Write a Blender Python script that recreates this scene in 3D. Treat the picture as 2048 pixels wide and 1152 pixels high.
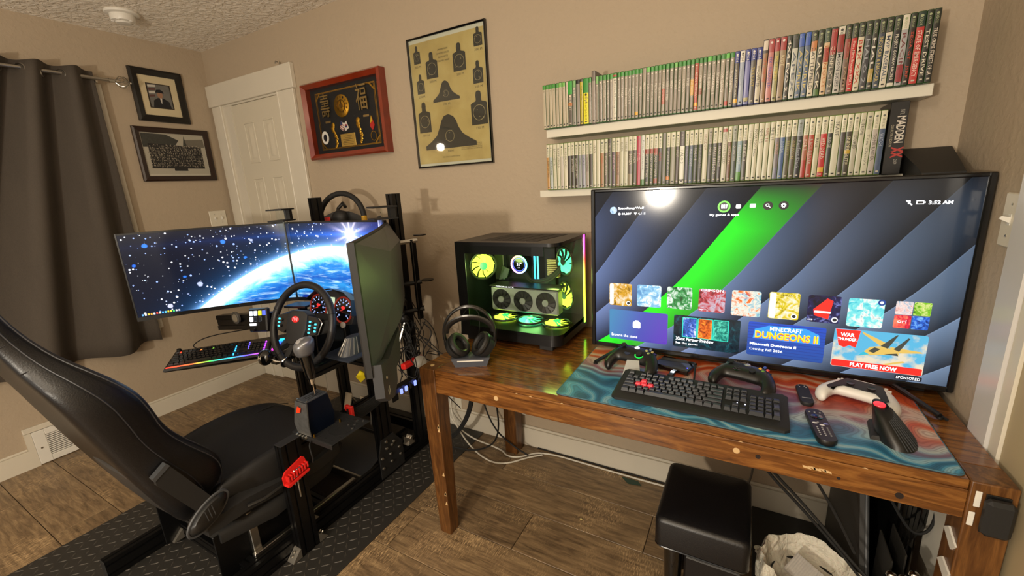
import bpy, math, random
from math import sin, cos, pi, sqrt, radians as rad
from mathutils import Matrix, Vector
rnd = random.Random(7)
for o in list(bpy.data.objects): bpy.data.objects.remove(o)
SC = bpy.context.scene
COL = SC.collection

# ------------------------------------------------------------ camera, light, exposure
XL, XR, H = -3.4635, 0.543, 2.44
cd = bpy.data.cameras.new('camera'); cam = bpy.data.objects.new('camera', cd); COL.objects.link(cam)
cd.sensor_width = 36.0; cd.lens = 846.02/2048*36; cd.clip_start = 0.02
yaw, pitch, roll = -0.5160, 0.2376, -0.0549
fw = Vector((sin(yaw)*cos(pitch), cos(yaw)*cos(pitch), -sin(pitch)))
r0 = Vector((cos(yaw), -sin(yaw), 0)); u0 = r0.cross(fw)
rr = r0*cos(roll)+u0*sin(roll); uu = -r0*sin(roll)+u0*cos(roll)
cam.matrix_world = Matrix(((rr.x, uu.x, -fw.x, 0), (rr.y, uu.y, -fw.y, -1.8515), (rr.z, uu.z, -fw.z, 1.4111), (0, 0, 0, 1)))
SC.camera = cam
w = bpy.data.worlds.new('world'); SC.world = w; w.use_nodes = True
w.node_tree.nodes['Background'].inputs[0].default_value = (1.0, 0.89, 0.76, 1)
w.node_tree.nodes['Background'].inputs[1].default_value = 0.55
def light(name, kind, loc, power, color, size=0.1, rot=None):
    d = bpy.data.lights.new(name, kind); d.energy = power; d.color = color
    if kind == 'AREA': d.size = size
    else: d.shadow_soft_size = size
    o = bpy.data.objects.new(name, d); COL.objects.link(o); o.location = loc
    if rot: o.rotation_euler = rot
    return o
light('floor_lamp_bulb', 'POINT', (-0.82, -3.40, 1.26), 120, (1.0, 0.885, 0.725), 0.06)
light('wall_lamp_bulb', 'POINT', (-3.15, -2.25, 1.88), 5, (1.0, 0.84, 0.66), 0.04)
light('soft_fill_light', 'POINT', (-.3, -3.2, 1.70), 30, (1.0, 0.88, 0.72), 0.35)  # unseen soft fill, added to brighten the ceiling; no lamp here
light('ceiling_fill_light', 'POINT', (-0.5, -2.3, 2.05), 25, (1.0, 0.86, 0.68), 0.16)  # added fill hung low to spread light over the ceiling, not a fixture
vs = SC.view_settings; vs.view_transform = 'Standard'; vs.look = 'None'; vs.gamma = 1; vs.exposure = 0.35
try: vs.use_curve_mapping = False
except Exception: pass

# ------------------------------------------------------------ mesh builder
class MB:
    def __init__(s): s.v = []; s.f = []; s.m = []; s.mi = 0; s.uv = None
    def add(s, vs, fs):
        n = len(s.v); s.v += [tuple(p) for p in vs]
        for f in fs: s.f.append(tuple(i+n for i in f)); s.m.append(s.mi)
        return s
    def box(s, x0, x1, y0, y1, z0, z1, b=0, M=None):
        if x0 > x1: x0, x1 = x1, x0
        if y0 > y1: y0, y1 = y1, y0
        if z0 > z1: z0, z1 = z1, z0
        if b <= 0:
            P = [(x, y, z) for x in (x0, x1) for y in (y0, y1) for z in (z0, z1)]
            F = [(0, 1, 3, 2), (4, 6, 7, 5), (0, 4, 5, 1), (2, 3, 7, 6), (0, 2, 6, 4), (1, 5, 7, 3)]
        else:
            b = min(b, (x1-x0)*.49, (y1-y0)*.49, (z1-z0)*.49); P = []; F = []
            X = (x0, x1); Y = (y0, y1); Z = (z0, z1)
            ix = {}
            for i in (0, 1):
                for j in (0, 1):
                    for k in (0, 1):
                        sx, sy, sz = (b, -b)[i], (b, -b)[j], (b, -b)[k]
                        ix[i, j, k, 0] = len(P); P.append((X[i], Y[j]+sy, Z[k]+sz))
                        ix[i, j, k, 1] = len(P); P.append((X[i]+sx, Y[j], Z[k]+sz))
                        ix[i, j, k, 2] = len(P); P.append((X[i]+sx, Y[j]+sy, Z[k]))
            for i in (0, 1):
                q = [ix[i, 0, 0, 0], ix[i, 1, 0, 0], ix[i, 1, 1, 0], ix[i, 0, 1, 0]]; F.append(q if i else q[::-1])
                q = [ix[0, i, 0, 1], ix[1, i, 0, 1], ix[1, i, 1, 1], ix[0, i, 1, 1]]; F.append(q[::-1] if i else q)
                q = [ix[0, 0, i, 2], ix[1, 0, i, 2], ix[1, 1, i, 2], ix[0, 1, i, 2]]; F.append(q if i else q[::-1])
            for i in (0, 1):
                for j in (0, 1):
                    F.append([ix[i, j, 0, 0], ix[i, j, 0, 1], ix[i, j, 1, 1], ix[i, j, 1, 0]])
                    F.append([ix[i, 0, j, 0], ix[i, 0, j, 2], ix[i, 1, j, 2], ix[i, 1, j, 0]])
                    F.append([ix[0, i, j, 1], ix[0, i, j, 2], ix[1, i, j, 2], ix[1, i, j, 1]])
                    for k in (0, 1): F.append([ix[i, j, k, 0], ix[i, j, k, 1], ix[i, j, k, 2]])
            c = Vector(((x0+x1)/2, (y0+y1)/2, (z0+z1)/2)); G = []
            for f in F:
                p = [Vector(P[i]) for i in f]; n = (p[1]-p[0]).cross(p[2]-p[0])
                G.append(tuple(f) if n.dot(sum(p, Vector())/len(p)-c) > 0 else tuple(f[::-1]))
            F = G
        if M is not None: P = [M @ Vector(p) for p in P]
        return s.add(P, F)
    def frame(s, d):
        d = Vector(d).normalized(); a = Vector((0, 0, 1)) if abs(d.z) < .9 else Vector((1, 0, 0))
        u = d.cross(a).normalized(); return u, d.cross(u)
    def cyl(s, p0, p1, r0, r1=None, n=16, cap=True):
        if r1 is None: r1 = r0
        p0 = Vector(p0); p1 = Vector(p1); u, v = s.frame(p1-p0); P = []
        for p, r in ((p0, r0), (p1, r1)):
            for i in range(n):
                a = 2*pi*i/n; P.append(p+u*(r*cos(a))+v*(r*sin(a)))
        F = [(i, (i+1) % n, n+(i+1) % n, n+i) for i in range(n)]
        if cap: F += [tuple(range(n))[::-1], tuple(range(n, 2*n))]
        return s.add(P, F)
    def tube(s, pts, r, n=8, closed=False, smooth=0, rz=None):
        pts = [Vector(p) for p in pts]
        for _ in range(smooth):
            q = []; m = len(pts)
            rng = range(m if closed else m-1)
            if not closed: q.append(pts[0])
            for i in rng:
                a, b = pts[i], pts[(i+1) % m]; q += [a*.75+b*.25, a*.25+b*.75]
            if not closed: q.append(pts[-1])
            pts = q
        m = len(pts); P = []; pu = None
        for i, p in enumerate(pts):
            if closed: t = pts[(i+1) % m]-pts[i-1]
            else: t = pts[min(i+1, m-1)]-pts[max(i-1, 0)]
            if t.length < 1e-9: t = Vector((0, 0, 1))
            t.normalize()
            if pu is None: u, v = s.frame(t)
            else:
                u = pu-t*pu.dot(t)
                if u.length < 1e-6: u, v = s.frame(t)
                u.normalize()
            v = t.cross(u); pu = u
            ra = r(i/(m-1)) if callable(r) else r
            for k in range(n):
                a = 2*pi*k/n; P.append(p+u*(ra*cos(a))+v*((rz or 1)*ra*sin(a)))
        F = []
        for i in range(m if closed else m-1):
            j = (i+1) % m
            for k in range(n): F.append((i*n+k, i*n+(k+1) % n, j*n+(k+1) % n, j*n+k))
        if not closed: F += [tuple(range(n))[::-1], tuple(range((m-1)*n, m*n))]
        return s.add(P, F)
    def lathe(s, prof, o=(0, 0, 0), ax=(0, 0, 1), n=24, sx=1, sy=1):
        o = Vector(o); ax = Vector(ax).normalized(); u, v = s.frame(ax); P = []
        for r, h in prof:
            for i in range(n):
                a = 2*pi*i/n; P.append(o+ax*h+u*(r*cos(a)*sx)+v*(r*sin(a)*sy))
        F = []
        for j in range(len(prof)-1):
            for i in range(n): F.append((j*n+i, j*n+(i+1) % n, (j+1)*n+(i+1) % n, (j+1)*n+i))
        F += [tuple(range(n))[::-1], tuple(range((len(prof)-1)*n, len(prof)*n))]
        return s.add(P, F)
    def sph(s, c, r, n=14, m=8, M=None):
        if not hasattr(r, '__len__'): r = (r, r, r)
        P = [(c[0], c[1], c[2]-r[2])]
        for j in range(1, m):
            b = -pi/2+pi*j/m
            for i in range(n):
                a = 2*pi*i/n; P.append((c[0]+r[0]*cos(b)*cos(a), c[1]+r[1]*cos(b)*sin(a), c[2]+r[2]*sin(b)))
        P.append((c[0], c[1], c[2]+r[2])); F = []
        for i in range(n): F.append((0, 1+(i+1) % n, 1+i)); F.append((len(P)-1, 1+(m-2)*n+i, 1+(m-2)*n+(i+1) % n))
        for j in range(m-2):
            for i in range(n): F.append((1+j*n+i, 1+j*n+(i+1) % n, 1+(j+1)*n+(i+1) % n, 1+(j+1)*n+i))
        if M is not None: P = [M @ Vector(p) for p in P]
        return s.add(P, F)
    def prism(s, poly, O, U, V, t):
        O = Vector(O); U = Vector(U); V = Vector(V); W = U.cross(V).normalized(); n = len(poly)
        a = sum(poly[i][0]*poly[(i+1) % n][1]-poly[(i+1) % n][0]*poly[i][1] for i in range(n))
        if a < 0: poly = poly[::-1]
        P = [O+U*p[0]+V*p[1] for p in poly]+[O+U*p[0]+V*p[1]+W*t for p in poly]
        F = [tuple(range(n))[::-1], tuple(range(n, 2*n))]+[(i, (i+1) % n, n+(i+1) % n, n+i) for i in range(n)]
        return s.add(P, F)
    def loft(s, rings, cap=True):
        n = len(rings[0]); P = [p for r in rings for p in r]; F = []
        for j in range(len(rings)-1):
            for i in range(n): F.append((j*n+i, j*n+(i+1) % n, (j+1)*n+(i+1) % n, (j+1)*n+i))
        if cap: F += [tuple(range(n))[::-1], tuple(range((len(rings)-1)*n, len(rings)*n))]
        return s.add(P, F)
    def grid(s, rows):
        m = len(rows[0]); P = [p for r in rows for p in r]
        F = [(j*m+i, j*m+i+1, (j+1)*m+i+1, (j+1)*m+i) for j in range(len(rows)-1) for i in range(m-1)]
        return s.add(P, F)
    def quad(s, a, b, c, d): return s.add([a, b, c, d], [(0, 1, 2, 3)])

WM = {}
def wm(o):
    M = Matrix.Translation(o.location) @ o.rotation_euler.to_matrix().to_4x4()
    return (wm(o.parent) @ M) if o.parent else M
def obj(name, mb, mats, parent=None, local=False, smooth=35, sub=0):
    me = bpy.data.meshes.new(name)
    V = mb.v
    if parent is not None and not local:
        Mi = wm(parent).inverted(); V = [Mi @ Vector(p) for p in V]
    me.from_pydata([tuple(p) for p in V], [], mb.f); me.validate(clean_customdata=False)
    mats = mats if isinstance(mats, (list, tuple)) else [mats]
    for m in mats: me.materials.append(m)
    if len(mats) > 1 and len(me.polygons) == len(mb.m): me.polygons.foreach_set('material_index', mb.m)
    if smooth:
        me.polygons.foreach_set('use_smooth', [True]*len(me.polygons)); me.set_sharp_from_angle(angle=rad(smooth))
    me.update()
    o = bpy.data.objects.new(name, me); COL.objects.link(o)
    if parent is not None: o.parent = parent
    if sub:
        md = o.modifiers.new('subdivision', 'SUBSURF'); md.levels = sub; md.render_levels = sub
    return o
def tag(o, label=None, cat=None, group=None, kind=None):
    if label: o['label'] = label
    if cat: o['category'] = cat
    if group: o['group'] = group
    if kind: o['kind'] = kind
    return o
def thing(name, label, cat, loc=(0, 0, 0), rot=(0, 0, 0), group=None):
    o = bpy.data.objects.new(name, None); o.empty_display_size = .05; COL.objects.link(o)
    o.location = loc; o.rotation_euler = rot
    return tag(o, label, cat, group)
def copy_tree(o, parent=None):
    c = o.copy(); COL.objects.link(c); c.parent = parent
    for ch in [x for x in list(COL.objects) if x.parent == o]: copy_tree(ch, c)
    return c

# ------------------------------------------------------------ materials
MATS = {}
def s2l(c):
    return tuple(((x/12.92) if x <= .04045 else ((x+.055)/1.055)**2.4) for x in c[:3])
def hexc(h): return s2l(tuple(int(h[i:i+2], 16)/255 for i in (0, 2, 4)))
def mat(name, col, rough=.5, metal=0, spec=.5, coat=0, noise=0, nscale=40, bump=0, bscale=200, em=0, emc=None, sheen=0, trans=0, alpha=1):
    key = (name, str(col), rough, metal, noise, bump, em)
    if key in MATS: return MATS[key]
    if isinstance(col, str): col = hexc(col)
    m = bpy.data.materials.new(name); m.use_nodes = True; N = m.node_tree.nodes; L = m.node_tree.links
    b = N['Principled BSDF']; b.inputs['Base Color'].default_value = (*col, 1); b.inputs['Roughness'].default_value = rough
    b.inputs['Metallic'].default_value = metal; b.inputs['Specular IOR Level'].default_value = spec; b.inputs['Coat Weight'].default_value = coat
    if sheen: b.inputs['Sheen Weight'].default_value = sheen
    if em:
        b.inputs['Emission Color'].default_value = (*(emc or col), 1); b.inputs['Emission Strength'].default_value = em
    tc = N.new('ShaderNodeTexCoord')
    if noise:
        n = N.new('ShaderNodeTexNoise'); n.inputs['Scale'].default_value = nscale; n.inputs['Detail'].default_value = 4
        L.new(tc.outputs['Object'], n.inputs['Vector'])
        mx = N.new('ShaderNodeMixRGB'); mx.blend_type = 'MIX'
        mx.inputs[1].default_value = (*[c*(1-noise) for c in col], 1); mx.inputs[2].default_value = (*[min(1, c*(1+noise)) for c in col], 1)
        L.new(n.outputs['Fac'], mx.inputs[0]); L.new(mx.outputs[0], b.inputs['Base Color'])
    if bump:
        n = N.new('ShaderNodeTexNoise'); n.inputs['Scale'].default_value = bscale; n.inputs['Detail'].default_value = 3
        L.new(tc.outputs['Object'], n.inputs['Vector'])
        bp = N.new('ShaderNodeBump'); bp.inputs['Strength'].default_value = bump; bp.inputs['Distance'].default_value = .002
        L.new(n.outputs['Fac'], bp.inputs['Height']); L.new(bp.outputs[0], b.inputs['Normal'])
    MATS[key] = m; return m
def emis(name, col, st=1.0):
    key = ('em', name, str(col), st)
    if key in MATS: return MATS[key]
    if isinstance(col, str): col = hexc(col)
    m = bpy.data.materials.new(name); m.use_nodes = True
    b = m.node_tree.nodes['Principled BSDF']; b.inputs['Base Color'].default_value = (0.01, 0.01, 0.01, 1); b.inputs['Roughness'].default_value = .3
    b.inputs['Emission Color'].default_value = (*col, 1); b.inputs['Emission Strength'].default_value = st
    MATS[key] = m; return m
# tiny node-expression compiler
class X:
    nt = None
    def __init__(s, k): s.k = k
    @staticmethod
    def op(o, *a):
        n = X.nt.nodes.new('ShaderNodeMath'); n.operation = o
        for i, x in enumerate(a):
            if isinstance(x, X): X.nt.links.new(x.k, n.inputs[i])
            else: n.inputs[i].default_value = x
        return X(n.outputs[0])
    def __add__(s, o): return X.op('ADD', s, o)
    __radd__ = __add__
    def __sub__(s, o): return X.op('SUBTRACT', s, o)
    def __rsub__(s, o): return X.op('SUBTRACT', o, s)
    def __mul__(s, o): return X.op('MULTIPLY', s, o)
    __rmul__ = __mul__
    def __truediv__(s, o): return X.op('DIVIDE', s, o)
    def __rtruediv__(s, o): return X.op('DIVIDE', o, s)
    def __neg__(s): return X.op('MULTIPLY', s, -1.0)
def xf(o): return lambda *a: X.op(o, *a)
xexp = xf('EXPONENT'); xabs = xf('ABSOLUTE'); xfrac = xf('FRACT'); xmax = xf('MAXIMUM'); xmin = xf('MINIMUM'); xgt = xf('GREATER_THAN'); xlt = xf('LESS_THAN'); xpow = xf('POWER'); xsin = xf('SINE'); xatan2 = xf('ARCTAN2'); xfloor = xf('FLOOR')
def sat(x): return xmax(xmin(x, 1.0), 0.0)
def sstep(a, b, x): return sat((x-a)*(1.0/(b-a)))
def xrgb(r, g, b):
    n = X.nt.nodes.new('ShaderNodeCombineXYZ')
    for i, v in enumerate((r, g, b)):
        if isinstance(v, X): X.nt.links.new(v.k, n.inputs[i])
        else: n.inputs[i].default_value = v
    return n.outputs[0]
def xmix(f, a, b):
    n = X.nt.nodes.new('ShaderNodeMixRGB')
    for i, v in enumerate((f, a, b)):
        if isinstance(v, X): v = v.k
        if isinstance(v, (float, int)): n.inputs[i].default_value = v
        elif isinstance(v, tuple): n.inputs[i].default_value = (*v, 1)
        else: X.nt.links.new(v, n.inputs[i])
    return n.outputs[0]
def newmat(name, coord='Object'):
    m = bpy.data.materials.new(name); m.use_nodes = True; X.nt = m.node_tree
    tc = X.nt.nodes.new('ShaderNodeTexCoord'); sp = X.nt.nodes.new('ShaderNodeSeparateXYZ')
    X.nt.links.new(tc.outputs[coord], sp.inputs[0])
    return m, X.nt.nodes['Principled BSDF'], tc.outputs[coord], X(sp.outputs[0]), X(sp.outputs[1]), X(sp.outputs[2])
def xnoise(vec, scale, detail=3, dist=0, sc3=None, col=False, rough=.5):
    if sc3:
        mp = X.nt.nodes.new('ShaderNodeMapping'); mp.inputs['Scale'].default_value = sc3; X.nt.links.new(vec, mp.inputs[0]); vec = mp.outputs[0]
    n = X.nt.nodes.new('ShaderNodeTexNoise'); n.inputs['Scale'].default_value = scale; n.inputs['Detail'].default_value = detail
    n.inputs['Distortion'].default_value = dist; n.inputs['Roughness'].default_value = rough; X.nt.links.new(vec, n.inputs['Vector'])
    return n.outputs['Color'] if col else X(n.outputs['Fac'])
def xbump(b, h, st=.3, dist=.002):
    n = X.nt.nodes.new('ShaderNodeBump'); n.inputs['Strength'].default_value = st; n.inputs['Distance'].default_value = dist
    X.nt.links.new(h.k, n.inputs['Height']); X.nt.links.new(n.outputs[0], b.inputs['Normal'])
def ramp(f, stops, interp='LINEAR'):
    n = X.nt.nodes.new('ShaderNodeValToRGB'); cr = n.color_ramp; cr.interpolation = interp
    while len(cr.elements) < len(stops): cr.elements.new(.5)
    for e, (p, c) in zip(cr.elements, stops): e.position = p; e.color = (*c, 1)
    X.nt.links.new(f.k, n.inputs[0]); return n.outputs[0]

m_wall, b, vec, x, y, z = newmat('greige_wall_paint')
b.inputs['Base Color'].default_value = (*hexc('aa9a84'), 1); b.inputs['Roughness'].default_value = .62
xbump(b, sstep(.45, .62, xnoise(vec, 42, 4)), .35, .0016)
m_ceil, b, vec, x, y, z = newmat('knockdown_ceiling')
b.inputs['Base Color'].default_value = (*hexc('ebe3d5'), 1); b.inputs['Roughness'].default_value = .85
xbump(b, sstep(.42, .6, xnoise(vec, 34, 4, .6)), .9, .006)
m_trim = mat('white_trim_paint', 'cdc6b6', .38, noise=.04, nscale=8)
m_door = mat('white_door_paint', 'c9c1ae', .42, bump=.12, bscale=90)
def plankmat(name, c1, c2, c3, rough=.42):
    m, b, vec, x, y, z = newmat(name)
    oi = X.nt.nodes.new('ShaderNodeObjectInfo'); R = X(oi.outputs['Random'])
    cmb = X.nt.nodes.new('ShaderNodeCombineXYZ'); X.nt.links.new((x*1.0+R*37.0).k, cmb.inputs[0]); X.nt.links.new(y.k, cmb.inputs[1]); X.nt.links.new((R*11.0).k, cmb.inputs[2])
    v = cmb.outputs[0]
    g = xnoise(v, 9, 6, .5, (1, 7, 1)); f = xnoise(v, 60, 4, 1.0, (.35, 5, 1)); sc = xnoise(v, 130, 2, 0, (2.6, .35, 1)); bl = xnoise(v, 4, 3)
    k = sat(g*.75+f*.35-.1+(R-.5)*.10)
    c = ramp(k, [(.25, c1), (.5, c2), (.75, c3)])
    c = xmix(sat((sc-.50)*6.0)*.62*sstep(.45, .65, bl), c, tuple(v*2.2 for v in c3))
    c = xmix(sat((f-.62)*8.0)*.5, c, tuple(v*.45 for v in c1))
    X.nt.links.new(c, b.inputs['Base Color']); b.inputs['Roughness'].default_value = rough
    xbump(b, g*.5+f*.5+sc*.4, .3, .0015)
    return m
m_plank = plankmat('grey_brown_vinyl_plank', hexc('4e3e2c'), hexc('7e684c'), hexc('a68d68'))
m_wood, b, vec, x, y, z = newmat('stained_table_wood')
g = xnoise(vec, 7, 6, 1.2, (1, 9, 9)); f = xnoise(vec, 90, 3, 0, (.25, 4, 4)); q = xnoise(vec, 3, 2)
c = ramp(sat(g*.8+f*.3-.05), [(.25, hexc('3a1e0a')), (.5, hexc('6e431c')), (.68, hexc('8e5f2c')), (.85, hexc('a67a40'))])
c = xmix(sat((f-.58)*6)*.55, c, hexc('2a1204'))
X.nt.links.new(c, b.inputs['Base Color']); b.inputs['Roughness'].default_value = .16; b.inputs['Coat Weight'].default_value = .35; b.inputs['Coat Roughness'].default_value = .12
xbump(b, f, .12, .0008)
m_woodleg, b, vec, x, y, z = newmat('stained_table_leg_wood')
g = xnoise(vec, 7, 6, 1.2, (9, 9, 1)); f = xnoise(vec, 90, 3, 0, (4, 4, .25))
c = ramp(sat(g*.8+f*.3-.05), [(.25, hexc('361c0b')), (.5, hexc('5f3c1c')), (.7, hexc('7c5329')), (.85, hexc('8c6234'))])
c = xmix(sat((f-.58)*6)*.5, c, hexc('241004'))
X.nt.links.new(c, b.inputs['Base Color']); b.inputs['Roughness'].default_value = .3
m_rawwood = mat('bare_chipped_wood', 'c9a878', .8)
m_curtain, b, vec, x, y, z = newmat('charcoal_curtain_fabric')
wv = xnoise(vec, 420, 2, 0, (1, 1, .3)); lg = xnoise(vec, 12, 4, 0, (1, 1, .2))
X.nt.links.new(xmix(sat(wv*.6+lg*.5), hexc('38322c'), hexc('524a41')), b.inputs['Base Color']); b.inputs['Roughness'].default_value = .9
xbump(b, wv, .25, .001)
m_black = mat('black_plastic', '131313', .38)
m_blackm = mat('matte_black_plastic', '1a1a1a', .6)
m_gloss = mat('glossy_black_plastic', '0a0a0a', .12, coat=.5)
m_alu = mat('black_anodised_aluminium', '0d0d0e', .34, metal=.35)
m_steel = mat('brushed_steel', 'b9b6ae', .28, metal=1)
m_chrome = mat('chrome', 'd8d8d8', .08, metal=1)
m_castalu = mat('cast_aluminium_bracket', 'a9a49a', .42, metal=.9, bump=.2, bscale=60)
m_grey = mat('dark_grey_plastic', '3b3d40', .45)
m_red = mat('red_printed_plastic', 'd2201a', .5)
m_leather, b, vec, x, y, z = newmat('black_leather')
b.inputs['Base Color'].default_value = (*hexc('0b0b0e'), 1); b.inputs['Roughness'].default_value = .40
xbump(b, xnoise(vec, 260, 3)+xnoise(vec, 9, 3)*1.5, .25, .002)
m_lfab, b, vec, x, y, z = newmat('black_perforated_leather')
b.inputs['Base Color'].default_value = (*hexc('0e0d0d'), 1); b.inputs['Roughness'].default_value = .62
xbump(b, xnoise(vec, 500, 2), .3, .001)
m_rubber = mat('black_rubber', '101010', .75)
m_white = mat('white_plastic', 'd8d5cc', .4)
m_plate = mat('white_switch_plate', 'd3ccba', .35)
m_paper = mat('white_paper', 'd9d4c6', .8)
m_gold = mat('gold_metal', 'c99a35', .28, metal=.9)
# glass: fresnel mix of clear and glossy, true from any viewpoint
m_glass = bpy.data.materials.new('clear_glass_pane'); m_glass.use_nodes = True; nt = m_glass.node_tree
for n in list(nt.nodes): nt.nodes.remove(n)
o_ = nt.nodes.new('ShaderNodeOutputMaterial'); mx = nt.nodes.new('ShaderNodeMixShader'); tr = nt.nodes.new('ShaderNodeBsdfTransparent'); gl = nt.nodes.new('ShaderNodeBsdfGlossy'); fr = nt.nodes.new('ShaderNodeFresnel')
fr.inputs[0].default_value = 1.35; gl.inputs['Roughness'].default_value = .03; tr.inputs[0].default_value = (.93, .95, .93, 1)
nt.links.new(fr.outputs[0], mx.inputs[0]); nt.links.new(tr.outputs[0], mx.inputs[1]); nt.links.new(gl.outputs[0], mx.inputs[2]); nt.links.new(mx.outputs[0], o_.inputs[0])

m_picglass = m_glass.copy(); m_picglass.name = 'low_reflection_picture_glass'; m_picglass.node_tree.nodes['Fresnel'].inputs[0].default_value = 1.09; m_picglass.node_tree.nodes['Transparent BSDF'].inputs[0].default_value = (.98, .98, .98, 1)
# ------------------------------------------------------------ text
def text(name, s, w, h, M, m, parent, sx=None, italic=0, ext=0, align='L', res=2, wt=0):
    """flat lettering fitted into a w x h box; M maps text plane (x right, y up, z out) to the world"""
    cu = bpy.data.curves.new(name, 'FONT'); cu.body = s; cu.resolution_u = res; cu.extrude = ext; cu.shear = italic
    if wt: cu.offset = wt
    to = bpy.data.objects.new(name, cu)
    me = bpy.data.meshes.new_from_object(to); bpy.data.objects.remove(to)
    if not me.vertices: return None
    xs = [v.co.x for v in me.vertices]; ys = [v.co.y for v in me.vertices]
    x0, x1, y0, y1 = min(xs), max(xs), min(ys), max(ys)
    ky = h/max(y1-y0, 1e-5); kx = (w/max(x1-x0, 1e-5)) if w else ky
    if w and sx == 'fit': kx = min(kx, ky*1.3); 
    cx = (w-(x1-x0)*kx)/2 if (w and align == 'C') else 0
    L_ = wm(parent).inverted() @ M if parent else M
    for v in me.vertices: v.co = L_ @ Vector(((v.co.x-x0)*kx+cx, (v.co.y-y0)*ky, v.co.z))
    me.materials.clear(); me.materials.append(m); me.update()
    o = bpy.data.objects.new(name, me); COL.objects.link(o)
    if parent: o.parent = parent
    return o
def fr3(O, U, V):
    U = Vector(U).normalized(); V = Vector(V).normalized(); W = U.cross(V)
    return Matrix(((U.x, V.x, W.x, O[0]), (U.y, V.y, W.y, O[1]), (U.z, V.z, W.z, O[2]), (0, 0, 0, 1)))
# ------------------------------------------------------------ the room
YB = -4.3
def struct(name, mb, m, parent=None, **k):
    o = obj(name, mb, m, parent, **k)
    if parent is None: tag(o, kind='structure')
    return o
struct('wall_back', MB().box(XL-.1, XR+.1, 0, .1, 0, H), m_wall)
struct('wall_left', MB().box(XL-.1, XL, YB, 0, 0, H), m_wall)
struct('wall_right', MB().box(XR, XR+.1, YB, 0, 0, H), m_wall)
struct('ceiling', MB().box(XL-.1, XR+.1, YB, .1, H, H+.1), m_ceil)
fl = struct('floor', MB().box(XL-.1, XR+.1, YB, .1, -.06, -.006), mat('dark_subfloor_joint', '120e0a', .9))
k = 0
PW = .208; y0 = -.250
for r in range(-21, 2):
    ya = y0+PW*r; yb = ya+PW
    if ya > 0 or yb < -3.9: continue
    x0 = XL-1.22+((r*.47) % 1.22)
    while x0 < XR:
        xa, xb = max(x0, XL), min(x0+1.22, XR)
        if xb-xa > .004:
            obj('plank', MB().box(xa+.0012, xb-.0012, max(ya, YB)+.0012, min(yb, 0)-.0012, -.008, 0, .0015), m_plank, fl)
        x0 += 1.22
# baseboards
def board(name, x0, x1, y0, y1, ax, h=.118):
    mb = MB()
    if ax == 'x': mb.box(x0, x1, y0, y1, 0, h-.012); mb.box(x0, x1, y0+.006, y1, h-.012, h, .003)
    else: mb.box(x0, x1, y0, y1, 0, h-.012); mb.box(x0, x1-.006, y0, y1, h-.012, h, .003)
    return struct(name, mb, m_trim)
board('baseboard_back', -2.50, XR, -.016, 0, 'x')
board('baseboard_left', XL, XL+.016, YB, -1.362, 'y')
board('baseboard_left', XL, XL+.016, -.948, 0, 'y')
# taller trim round the floor vent
mb = MB(); mb.box(XL, XL+.016, -1.362, -1.335, 0, .2045); mb.box(XL, XL+.016, -.975, -.948, 0, .2045); mb.box(XL, XL+.016, -1.362, -.948, .205, .235, .003)
struct('trim_1', mb, m_trim)
# door in the back wall
X0, X1, DT = XL+.004, -2.506, 2.066
mb = MB(); mb.box(X0, X1+.012, -.028, 0, DT, DT+.142, .003); struct('trim_2', mb, m_trim)
mb = MB(); mb.box(X0+.018, -3.322, -.020, 0, 0, DT, .003); mb.box(-3.333, -3.318, -.026, 0, 0, DT, .003); struct('trim_3', mb, m_trim)
mb = MB(); mb.box(-2.665, -2.512, -.020, 0, 0, DT, .003); mb.box(-2.672, -2.658, -.026, 0, 0, DT, .003); struct('trim_4', mb, m_trim)
mb = MB(); mb.box(-3.322, -2.662, -.012, 0, DT-.012, DT, .001); struct('trim_5', mb, m_trim)
# the door stands back in its opening; hollow is shown by a frame proud of a recessed leaf
def door_leaf(name, x0, x1, yf, parent=None):
    d = struct(name, MB().box(x0, x1, yf, yf+.006, .01, DT-.014, .001), m_door, parent)
    wd = x1-x0; cols = [(x0+.11, x0+wd/2-.05), (x0+wd/2+.05, x1-.11)]
    for (za, zb) in ((1.66, 1.93), (.93, 1.56), (.16, .80)):
        for xa, xb in cols:
            mb = MB()
            mb.box(xa, xb, yf-.005, yf+.001, za, za+.011, .002); mb.box(xa, xb, yf-.005, yf+.001, zb-.011, zb, .002)
            mb.box(xa, xa+.011, yf-.0048, yf+.001, za+.0112, zb-.0112, .002); mb.box(xb-.011, xb, yf-.0048, yf+.001, za+.0112, zb-.0112, .002)
            P = [(xa+.03, za+.03), (xb-.03, za+.03), (xb-.03, zb-.03), (xa+.03, zb-.03)]; Q = [(xa+.05, za+.05), (xb-.05, za+.05), (xb-.05, zb-.05), (xa+.05, zb-.05)]
            mb.loft([[(p[0], yf-.0002, p[1]) for p in P], [(p[0], yf-.008, p[1]) for p in Q]])
            obj('door_panel', mb, m_door, d)
    return d
d1 = door_leaf('door_1', -3.216, -2.662, -.006)
mb = MB(); mb.box(-3.318, -3.216, -.0105, -.0005, 0, DT-.012); struct('trim_6', mb, m_trim)
mb = MB(); mb.tube([(-2.60, -.028, 2.222), (-2.60, -.04, 2.226), (-2.60, -.045, 2.212)], .004, 6); mb.cyl((-2.60, -.014, 2.208), (-2.60, -.014, 2.226), .004, n=8); tag(obj('door_top_hook', mb, m_steel), 'tiny metal hook on top of the white door casing', 'hook')
# door casing on the right wall
mb = MB(); mb.box(XR-.018, XR, -.548, -.452, 0, 2.2, .004); struct('trim_7', mb, mat('white_casing_paint', 'c6c3c0', .3))
mb = MB(); mb.box(XR-.012, XR, -.59, -.548, 0, 2.2, .002); struct('trim_8', mb, m_trim)
d2 = struct('door_2', MB().box(XR-.006, XR, -1.45, -.59, .01, 2.05, .001), mat('beige_door_paint', 'a89878', .5))
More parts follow.
